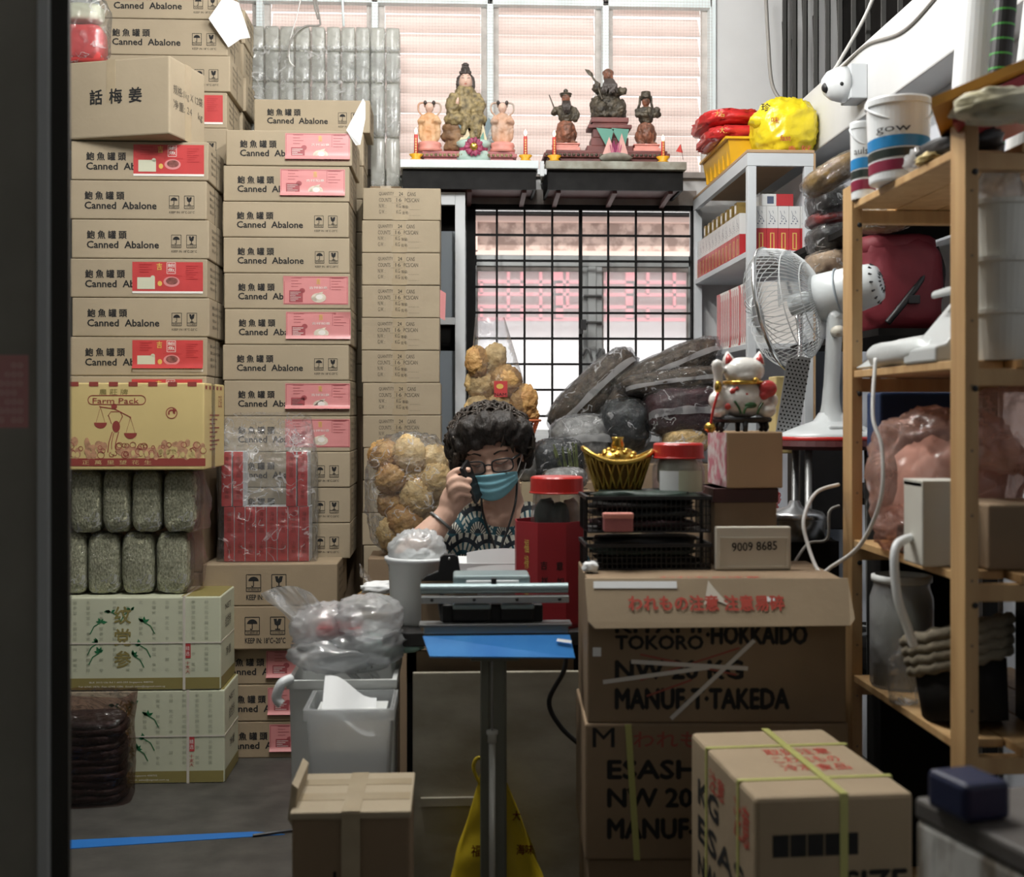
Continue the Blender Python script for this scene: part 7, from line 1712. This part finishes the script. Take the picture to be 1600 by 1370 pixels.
for k in range(14): a = 2 * PI * k / 14; obj('motor_vent', MB().tube([onr(rear - ax * .086, .022, a), onr(rear - ax * .066, .057, a)], .003, 5), 'black', t)
obj('motor_ring', MB().tube([onr(rear + ax * .03, .068, 2 * PI * k / 32) for k in range(33)], .003, 6).mesh(smooth=True), 'blue_grey', t)
obj('neck', MB().tube([hc_ + Vector((.01, 0, -.02)), rear + Vector((-.03, .02, -.03))], .026, 14).mesh(smooth=True), 'fan_white', t)
obj('tilt_knob', MB().tube([hc_ + Vector((.0, -.05, -.05)), hc_ + Vector((0, -.02, -.05))], .016, 12).mesh(smooth=True), 'beige_plastic', t)
obj('guard_rim', MB().tube([onr(rimc, RF, 2 * PI * k / 60) for k in range(61)], .006, 8).mesh(smooth=True), 'chrome', t)
for k in range(72):
    a = 2 * PI * k / 72
    obj('guard_wire', MB().tube(bez([onr(hub - ax * .01, .062, a), onr(hub + ax * .01, .11, a), onr(hub + ax * .05, .155, a), onr(rimc, RF, a)], 3), .0013, 4), 'fan_wire', t)
    if k % 2 == 0: obj('guard_wire', MB().tube(bez([onr(rimc, RF, a), onr(rimc + ax * .045, .14, a), onr(rimc + ax * .06, .09, a), onr(rimc + ax * .062, .05, a)], 3), .0013, 4), 'fan_wire', t)
for r_, f_ in ((.11, .01), (.155, .05)): obj('guard_hoop', MB().tube([onr(hub + ax * f_, r_, 2 * PI * k / 48) for k in range(49)], .0016, 5), 'fan_wire', t)
obj('guard_badge', MB().tube([rimc + ax * .058, rimc + ax * .066], .05, 28), 'fan_white', t)
obj('blade_hub', MB().tube([hub + ax * .02, hub + ax * .075], .03, 20).mesh(smooth=True), 'fan_white', t)
for k in range(3):
    a0 = k * 2 * PI / 3 + .4
    def fn(u, v, a0=a0): 
        r_ = .03 + .125 * v; a = a0 + (u - .5) * (1.0 + .55 * v); return tuple(onr(hub + ax * (.05 + (u - .5) * .03), r_, a))
    bl = obj('fan_blade', MB().grid(fn, 10, 8).mesh(smooth=True), 'fan_blade', t)
# clutter under and behind the fan
mat('kettle_metal', (.35, .36, .37), .25, metal=.9)
t = thing('wire_rack_panel', 'grey perforated metal panel leaning behind the lucky cat', 'panel', at(1225, 700, 3.35))
b = MB(); 
mat('perf', (.32, .33, .33), .4, metal=.4)
obj('sheet', MB().box(-.03, 0, 0, .035, .003, .26), 'perf', t, rot=(0, R(9), 0))
b = MB()
for i in range(6):
    for j in range(24): b.disc(-.024 + i * .0105 + (.005 if j % 2 else 0), .008 + j * .0105, .003, .003, 6, -.0008)
o = obj('perforations', b, 'black_matt', t, rot=(0, R(9), 0)); o['kind'] = 'stuff'
tag(obj('yellow_carton', carton(.06, .08, .22, .003), 'farm_yellow', loc=at(1212, 648, 3.42) - Vector((0, 0, .11))), 'yellow carton just behind the head of the lucky cat', 'carton')
tag(obj('black_box', carton(.16, .14, .30, .004), 'black', loc=(X(1250, 3.6), 3.6, .95)), 'black box behind the fan stand', 'box')
t = thing('side_table', 'low dark cabinet behind the lucky cat boxes', 'cabinet', (X(1212, 3.45), 3.46, 0)); obj('cabinet_body', carton(.17, .3, .94, .004), 'black_matt', t); obj('door', MB().box(.01, -.006, .1, .16, 0, .9).mesh(bevel=.002), 'black_metal', t)
t = thing('metal_pan', 'steel pan with lid under the fan stool', 'pan', (X(1245, 3.08), 3.10, .0)); zpn = Z(800, 3.1, 1245)
obj('pan_stand', MB().box(-.06, -.05, 0, .10, .10, zpn - .07), 'black_matt', t); obj('pan_body', MB().lathe([(0, zpn - .07), (.075, zpn - .07), (.08, zpn - .02), (.083, zpn - .015)], 28, cap=False).mesh(smooth=True), 'kettle_metal', t); obj('pan_lid', MB().lathe([(.084, zpn - .015), (.07, zpn + .002), (.02, zpn + .015), (.012, zpn + .03), (0, zpn + .03)], 28).mesh(smooth=True), 'kettle_metal', t)
tag(obj('socket_box', carton(.06, .05, .05, .003), 'beige_plastic', loc=at(1250, 795, 2.95) - Vector((0, 0, .03))), 'beige power socket hanging under the fan stool', 'socket') if False else None

# ================================================================ pine rack
PF, PB = 2.20, 2.84
px0 = X(1508, PF); pw = .026; pd = .068; ptop = 1.842
t = thing('pine_rack', 'tall open pine shelf rack holding paint pails and a telephone', 'shelf unit', (px0, PF, 0)); pb = PB - PF
for y in (0, pb):
    for x in (0, .50): 
        o = obj('post', MB().box(x, y, 0, x + pw, y + pd, ptop).mesh(bevel=.002), 'pine', t)
        for k in range(14): obj('peg_hole', MB().tube([(x + pw * .5, y - .0006, .15 + k * .12), (x + pw * .5, y + .001, .15 + k * .12)], .003, 8), 'cardboard_dark', o)
shz = (.68, 1.0, 1.40, 1.80)
for z in shz + (.2,):
    for y in (.006, pb + .006): obj('rung', MB().box(pw, y, z - .05, .50, y + .03, z - .018).mesh(bevel=.002), 'pine', t)
    for k in range(5): obj('shelf_plank', MB().box(.004 + k * .104, -.0 + (pd + .002 if k in (0, 4) else .001), z - .017, .004 + k * .104 + .101, pb + (-.002 if k in (0, 4) else pd - .002), z).mesh(bevel=.002), 'pine', t)
for y in (0, pb):
    for z in (1.745, 1.345, .945): obj('bolt', MB().ball((pw * .72, y - .001, z), (.006, .003, .006), 10, 6).mesh(smooth=True), 'black', t)
# --- top shelf
zt4 = 1.801
mat('pail_blue', (.02, .22, .50), .35); mat('pail_maroon', (.22, .02, .05), .35); mat('pail_dark', (.02, .03, .025), .35)
def pail(cx, Y, r, h, label, tx0):
    t = thing('paint_pail', label, 'pail', (X(cx, Y), Y, zt4)); 
    obj('pail_body', MB().lathe([(0, 0), (r * .9, 0), (r * .92, .004), (r, h), (r * 1.06, h), (r * 1.06, h + .012), (r * 1.02, h + .016), (0, h + .016)], 40).mesh(smooth=False), 'white_plastic', t)
    for (z0, z1, mm) in ((.10, .24, 'pail_maroon'), (.27, .38, 'pail_dark'), (.40, .55, 'pail_blue')):
        ra, rb = r * (.92 + .08 * z0) + .0008, r * (.92 + .08 * z1) + .0008
        obj('stripe', MB().grid(lambda u, v: ((ra + (rb - ra) * v) * math.sin(R(-100 + 200 * u)), -(ra + (rb - ra) * v) * math.cos(R(-100 + 200 * u)), h * (z0 + (z1 - z0) * v) + .03 * h * math.sin(u * PI)), 24, 2).mesh(smooth=True), mm, t)
    b = MB()
    for ang, tx_, z, hh, mm in ((-62, tx0, .62, .14, 0),):
        vs, fs = glyphs(tx_); w_ = max(v[0] for v in vs); k_ = r * 1.1 / w_
        b.add([((r + .0014) * math.sin(R(ang) + v[0] * k_ / r), -(r + .0014) * math.cos(R(ang) + v[0] * k_ / r), h * z + v[1] * h * hh) for v in vs], fs)
    obj('lettering', b, 'ink', t)
    obj('bail_handle', MB().tube([(r * 1.07 * math.cos(PI * k / 20), -r * .9 * math.sin(PI * k / 20), h - .02 * math.sin(PI * k / 20) * 2) for k in range(21)], .003, 6).mesh(smooth=True), 'white_plastic', t)
pail(1404, 2.62, .068, .165, 'large white paint pail with blue and maroon stripes on the pine rack', 'gow')
pail(1349, 2.82, .030, .165, 'narrow striped white container left of the large paint pail', 'auls')
mat('folder_orange', (.58, .27, .03), .5); mat('folder_red', (.35, .03, .04), .35); mat('cream_bag', (.52, .47, .28), .5, c2=(.62, .6, .5), vs=10)
def slab(a, c, Y0, Y1, th):
    P = [at(*a, Y0), at(*c, Y0), at(*c, Y0) + Vector((.15, Y1 - Y0, 0)), at(*a, Y0) + Vector((.15, Y1 - Y0, 0))]; o_ = Vector((px0, PF, ptop)); P = [p - o_ for p in P]
    return MB().add(P + [p - Vector((0, 0, th)) for p in P], [(0, 1, 2, 3), (7, 6, 5, 4), (0, 4, 5, 1), (1, 5, 6, 2), (2, 6, 7, 3), (3, 7, 4, 0)])
t = thing('orange_board', 'orange board laid slanting over the top of the pine rack', 'board', (px0, PF, ptop)); obj('board', slab((1455, 152), (1625, 82), 2.14, 2.45, .018), 'folder_orange', t)
t = thing('red_folder', 'shiny red folder under the orange board', 'folder', (px0, PF, ptop)); obj('folder_cover', slab((1488, 168), (1625, 104), 2.16, 2.42, .03), 'folder_red', t)
tag(obj('cream_bag', pillow(.17, .12, .055, 6, .3, 9, .8).mesh(smooth=True), 'cream_bag', loc=(X(1562, PF - .07), PF - .09, 1.815)), 'cream coloured rolled bag over the top end of the rack', 'bag')
tag(obj('black_pouch', pillow(.13, .20, .055, 4, .2, 9, .7).mesh(smooth=True), 'black', loc=(px0 + .075, PF + .19, zt4)), 'black pouch behind the front post on top of the rack', 'pouch')
tag(obj('clear_wrap', pillow(.06, .08, .05, 8, .4, 9, .8).mesh(smooth=True), 'film_milky', loc=(px0 + .035, PF + .30, zt4)), 'scrap of clear wrap beside the paint pail', 'plastic')
tag(obj('yellow_sponge', pillow(.05, .09, .022, 5, .4, 9, .8).mesh(smooth=True), 'farm_yellow', loc=(px0 + .02, PF + .21, zt4)), 'yellow rag on the rack shelf edge', 'rag')
t = thing('white_roll', 'tall white roll standing on the pine rack', 'roll', (X(1512, 2.62) , 2.62, zt4), rot=(0, R(4), 0)); obj('roll_body', MB().lathe([(0, 0), (.047, 0), (.047, .62), (.03, .62), (.03, .6), (0, .6)], 32).mesh(smooth=False), 'white_plastic', t); obj('roll_cap', MB().lathe([(.0475, .01), (.0475, .03)], 32, cap=False), 'paper', t)
t = thing('white_roll', 'second white roll right of the striped tube', 'roll', (X(1602, 2.66), 2.66, zt4), rot=(0, R(7), 0)); obj('roll_body', MB().lathe([(0, 0), (.05, 0), (.05, .6), (.03, .6), (.03, .58), (0, .58)], 32).mesh(smooth=False), 'white_plastic', t); obj('roll_cap', MB().lathe([(.0505, .01), (.0505, .03)], 32, cap=False), 'paper', t)
mat('neon_green', (.06, .35, .06), .4)
t = thing('striped_tube', 'black tube with green rings between the white rolls', 'tube', (X(1548, 2.50), 2.50, zt4), rot=(0, R(5), 0)); obj('tube_body', MB().lathe([(0, 0), (.023, 0), (.023, .6), (0, .6)], 20).mesh(), 'black', t)
for k in range(18): obj('green_ring', MB().lathe([(.0236, .03 + k * .031), (.0236, .034 + k * .031)], 20, cap=False), 'neon_green', t)
# --- shelf at 1.40
z3_ = 1.401
t = thing('desk_telephone', 'pale grey desk telephone on the middle shelf of the pine rack', 'telephone', (px0 + .0, PF + .14, z3_ + .0), R(0))
mat('phone_grey', (.50, .53, .53), .4)
b = MB(); b.prism([(0, 0), (.17, 0), (.17, .135), (.10, .13), (.02, .035), (0, .03)], 0, .17); obj('phone_body', b.mesh(bevel=.005), 'phone_grey', t); 
b = MB(); b.prism([(.05, .135), (.16, .165), (.16, .185), (.05, .15)], .02, .15); obj('handset', b.mesh(bevel=.006), 'phone_grey', t)
b = MB(); b.add([(.035, -.0008, .018), (.15, -.0008, .018), (.15, -.0008, .10), (.105, -.0008, .10)], [(0, 1, 2, 3)]); obj('keypad', b, 'blue_grey', t)
for k in range(9): obj('key', MB().box(.06 + (k % 3) * .028, -.004, .03 + (k // 3) * .02, .078 + (k % 3) * .028, 0, .04 + (k // 3) * .02), 'white_plastic', t)
tag(obj('plastic_parcel', pillow(.13, .38, .06, 3, .10, 10, .6, 30, 16).mesh(smooth=True), mat('parcel_white', (.62, .66, .66), .3, bump=.4, bs=12), loc=(px0 + .06, PF + .40, z3_)), 'white plastic wrapped parcel on the middle rack shelf', 'parcel')
tag(obj('magazine', MB().prism([(0, 0), (.11, .07), (.115, .065), (.005, -.005)], 0, .16).mesh(bevel=.002), 'phone_grey', loc=(px0 + .01, PF + .50, z3_ + .006)), 'shiny magazine leaning by the desk telephone', 'magazine')
t = thing('tub_stack', 'stack of frosted white food tubs on the middle rack shelf', 'containers', (X(1575, PF + .06) , PF + .10, z3_)); mat('frosted_tub', (.60, .60, .55), .4, var=.05)
for k, (z0, h, r) in enumerate(((0, .095, .062), (.085, .11, .068), (.185, .12, .068))): obj('food_tub', MB().lathe([(0, z0), (r * .82, z0), (r * .97, z0 + h * .9), (r * 1.04, z0 + h * .92), (r * 1.04, z0 + h), (r * .97, z0 + h), (r * .8, z0 + h * .3), (0, z0 + h * .3)], 32).mesh(smooth=False), 'frosted_tub', t)
obj('clear_liner', pillow(.08, .08, .10, 3, .4, 9, .8).mesh(smooth=True), 'film_milky', t, loc=(.0, 0, .27))
# --- shelf at 1.00
z2_ = 1.001
t = thing('pink_plastic_bag', 'big rosy translucent plastic bag on the lower rack shelf', 'bag', (px0 + .13, PF + .42, z2_))
b = MB(); b.ball((0, 0, .155), (.145, .17, .15), 60, 40, -.13, 10, 3, .75); obj('bag_body', b.mesh(smooth=True), 'film_pink', t); obj('bag_contents', MB().ball((.01, 0, .13), (.10, .12, .11), 24, 14, .2, 9, 5, .6).mesh(smooth=True), mat('rosy', (.66, .47, .42), .5, var=.15), t)
obj('bag_tail', MB().ball((-.10, -.03, .045), (.05, .09, .05), 40, 26, -.25, 10, 8, .9).mesh(smooth=True), 'film_pink', t)
tag(obj('pink_bag_top', MB().ball((0, 0, .10), (.13, .07, .085), 50, 30, -.14, 10, 9, .8).mesh(smooth=True), 'film_pink', loc=(px0 + .20, PF + .20, z2_ + .165)), 'smaller rosy plastic bag behind the front post of the rack', 'bag')
mat('box_white', (.56, .55, .49), .6, var=.04)
t = thing('white_box', 'small white carton standing on the lower rack shelf', 'box', (X(1438, PF + .13), PF + .12, z2_)); hw = Z(752, PF + .12, 1460) - z2_; obj('box_body', carton(.09, .10, hw, .004), 'box_white', t); obj('lid_flap', MB().box(.0, -.001, hw - .012, .09, .1, hw + .001).mesh(bevel=.001), 'box_white', t)
tag(obj('black_device', carton(.07, .12, .06, .006), 'black', loc=(px0 + .01, PF + .26, z2_)), 'black device beside the white carton on the rack', 'device')
tag(obj('brown_carton', carton(.20, .18, .125, .005), 'cardboard_dark', loc=(X(1548, PF + .05), PF + .06, z2_)), 'dark brown carton on the pine rack beyond its nearest post', 'carton')
tag(obj('blue_crate', carton(.20, .1, .16, .006), mat('blue_crate', (.008, .03, .10), .5), loc=(px0 + .09, PB + .06, 1.19)), 'dark blue crate seen through the pine rack', 'crate')
tag(obj('crate_stand', carton(.20, .10, 1.188, .004), 'black_matt', loc=(px0 + .09, PB + .06, 0)), 'dark stand carrying the blue crate', 'stand')
tag(obj('white_strap', MB().tube(bez([at(1440, 842, PF + .22), at(1415, 842, PF + .16), at(1398, 862, PF + .13), at(1402, 930, PF + .12), at(1418, 980, PF + .12), at(1428, 1010, PF + .12)]), .009, 8).mesh(smooth=True), 'white_plastic'), 'white strap hanging from the lower rack shelf', 'strap')
# --- shelf at .68
z1_ = .681
t = thing('big_jar', 'large cloudy jar on the bottom rack shelf', 'jar', (px0 + .075, PF + .52, z1_)); obj('jar_body', MB().lathe([(0, 0), (.066, 0), (.07, .008), (.07, .20), (.062, .225), (.062, .24)], 36, cap=False).mesh(smooth=True), 'film_milky', t); obj('jar_contents', MB().lathe([(0, .004), (.062, .004), (.062, .20), (0, .20)], 24).mesh(smooth=True), 'column_grey', t); obj('jar_rim', MB().lathe([(.062, .235), (.067, .237), (.067, .25), (.06, .252)], 36, cap=False).mesh(smooth=True), 'tub_white', t)
mat('rope', (.17, .145, .10), .8, var=.2, vs=20, bump=.5, bs=40)
t = thing('rope_basket', 'coarse woven rope basket on the bottom rack shelf', 'basket', (px0 + .085, PF + .20, z1_ + .0), rot=(R(-14), 0, 0))
for k in range(4): obj('rope_coil', MB().tube([(.085 * math.cos(2 * PI * j / 30) * (1 + .03 * k) + .004 * math.sin(j * 9), .13 * math.sin(2 * PI * j / 30) * (1 + .03 * k), .12 + k * .02 + .02 * math.cos(2 * PI * j / 30) + .003 * math.cos(j * 9)) for j in range(31)], .012, 8).mesh(smooth=True), 'rope', t)
obj('basket_body', MB().lathe([(0, 0), (.075, 0), (.083, .12), (.075, .12), (.07, .01), (0, .01)], 28, sy=1.5).mesh(smooth=True), 'black_matt', t)
tag(obj('bottle_blue', MB().lathe([(0, 0), (.03, 0), (.032, .01), (.032, .09), (.012, .115), (.012, .135), (0, .135)], 20).mesh(smooth=True), 'film_thick', loc=(px0 + .02, PF + .36, z1_)), 'small clear bottle on the bottom rack shelf', 'bottle')
tag(obj('black_case', carton(.2, .18, .25, .006), 'black', loc=(px0 + .2, PF + .05, z1_)), 'black case on the bottom shelf of the pine rack', 'case')
# white cable looping from the shelf to the carton top
tag(obj('white_cable', MB().tube(bez([at(1368, 560, 2.60), at(1364, 650, 2.55), at(1378, 700, 2.52), at(1376, 780, 2.52), at(1345, 850, 2.62), at(1300, 885, 2.72), at(1280, 893, 2.74), at(1262, 850, 2.78), at(1256, 810, 2.8), at(1275, 770, 2.84), at(1310, 757, 2.9)]), .0045, 8).mesh(smooth=True), 'cable_white'), 'white cable looping from the rack down to the HOKKAIDO carton', 'cable')
tag(obj('grey_cable', MB().tube(bez([at(1236, 888, 2.9), at(1262, 850, 3.0), at(1292, 842, 3.0), at(1296, 800, 3.0), at(1312, 790, 3.0)]), .004, 8).mesh(smooth=True), 'cable_grey'), 'thin grey cable behind the number plate', 'cable')

# ================================================================ wall camera and cables on the beam
t = thing('security_camera', 'white dome security camera on a grey box on the beam', 'camera', (XR, 4.16, 1.3 + (645 - 125) * 4.16 / 1900))
obj('junction_box', MB().box(-.06, -.055, -.06, 0, .055, .06).mesh(bevel=.004), 'grey_paint', t)
obj('dome_housing', MB().tube([(-.06, -.0, 0), (-.085, -.0, 0), (-.115, -.0, -.005), (-.135, 0, -.01)], [.062, .06, .05, .03], 28).mesh(smooth=True), 'white_plastic', t)
obj('lens_eye', MB().ball((-.128, -.012, -.014), (.019, .019, .019), 18, 12).mesh(smooth=True), 'black', t)
obj('sensor', MB().ball((-.09, -.056, -.012), (.007, .004, .007), 10, 6).mesh(smooth=True), 'black', t)
tag(obj('beam_cable', MB().tube(bez([(XR - .005, 4.36, Z(97, 4.3, 1330)), (XR - .006, 4.1, Z(70, 4.1, 1350)), (XR - .006, 3.75, 2.50), (XR - .006, 3.4, 2.53), (XR - .006, 2.9, 2.57), (XR - .006, 2.4, 2.60)]), .005, 6).mesh(smooth=True), 'cable_grey'), 'grey cable running along the white beam from the camera', 'cable')
tag(obj('beam_cable', MB().tube(bez([(XR - .006, 4.40, 2.46), (XR - .007, 4.55, 2.55), (XR + .03, 4.5, 2.62), (XR + .05, 4.2, 2.75), (XR + .05, 4.05, 2.95), (XR + .05, 4.0, 3.2)]), .007, 6).mesh(smooth=True), 'cable_white'), 'white cables climbing from the camera through the folding gate', 'cable')
tag(obj('gate_cable', MB().tube(bez([at(1222, 160, 5.2), at(1206, 130, 5.25), at(1200, 60, 5.3), at(1196, -20, 5.35)]), .008, 6).mesh(smooth=True), 'cable_grey'), 'grey cable hanging at the left end of the folding gate', 'cable')
tag(obj('thin_wire', MB().tube(bez([(XRL - .006, 3.2, 2.3), (XRL - .006, 3.2, 1.9), (XRL - .008, 3.18, 1.6)]), .003, 6), 'cable_grey'), 'thin cord hanging on the right wall above the telephone', 'wire')

# a thing made of a single mesh needs no empty above it
bpy.context.view_layer.update()
for r_ in [o for o in bpy.data.objects if o.type == 'EMPTY' and o.parent is None and 'label' in o and len(o.children) == 1 and len(o.children[0].children) == 0]:
    c_ = r_.children[0]; mw = c_.matrix_world.copy(); nm = r_.name; d_ = {k: r_[k] for k in ('label', 'category', 'group') if k in r_}
    c_.parent = None; c_.matrix_world = mw; bpy.data.objects.remove(r_); c_.name = nm
    for k, v in d_.items(): c_[k] = v
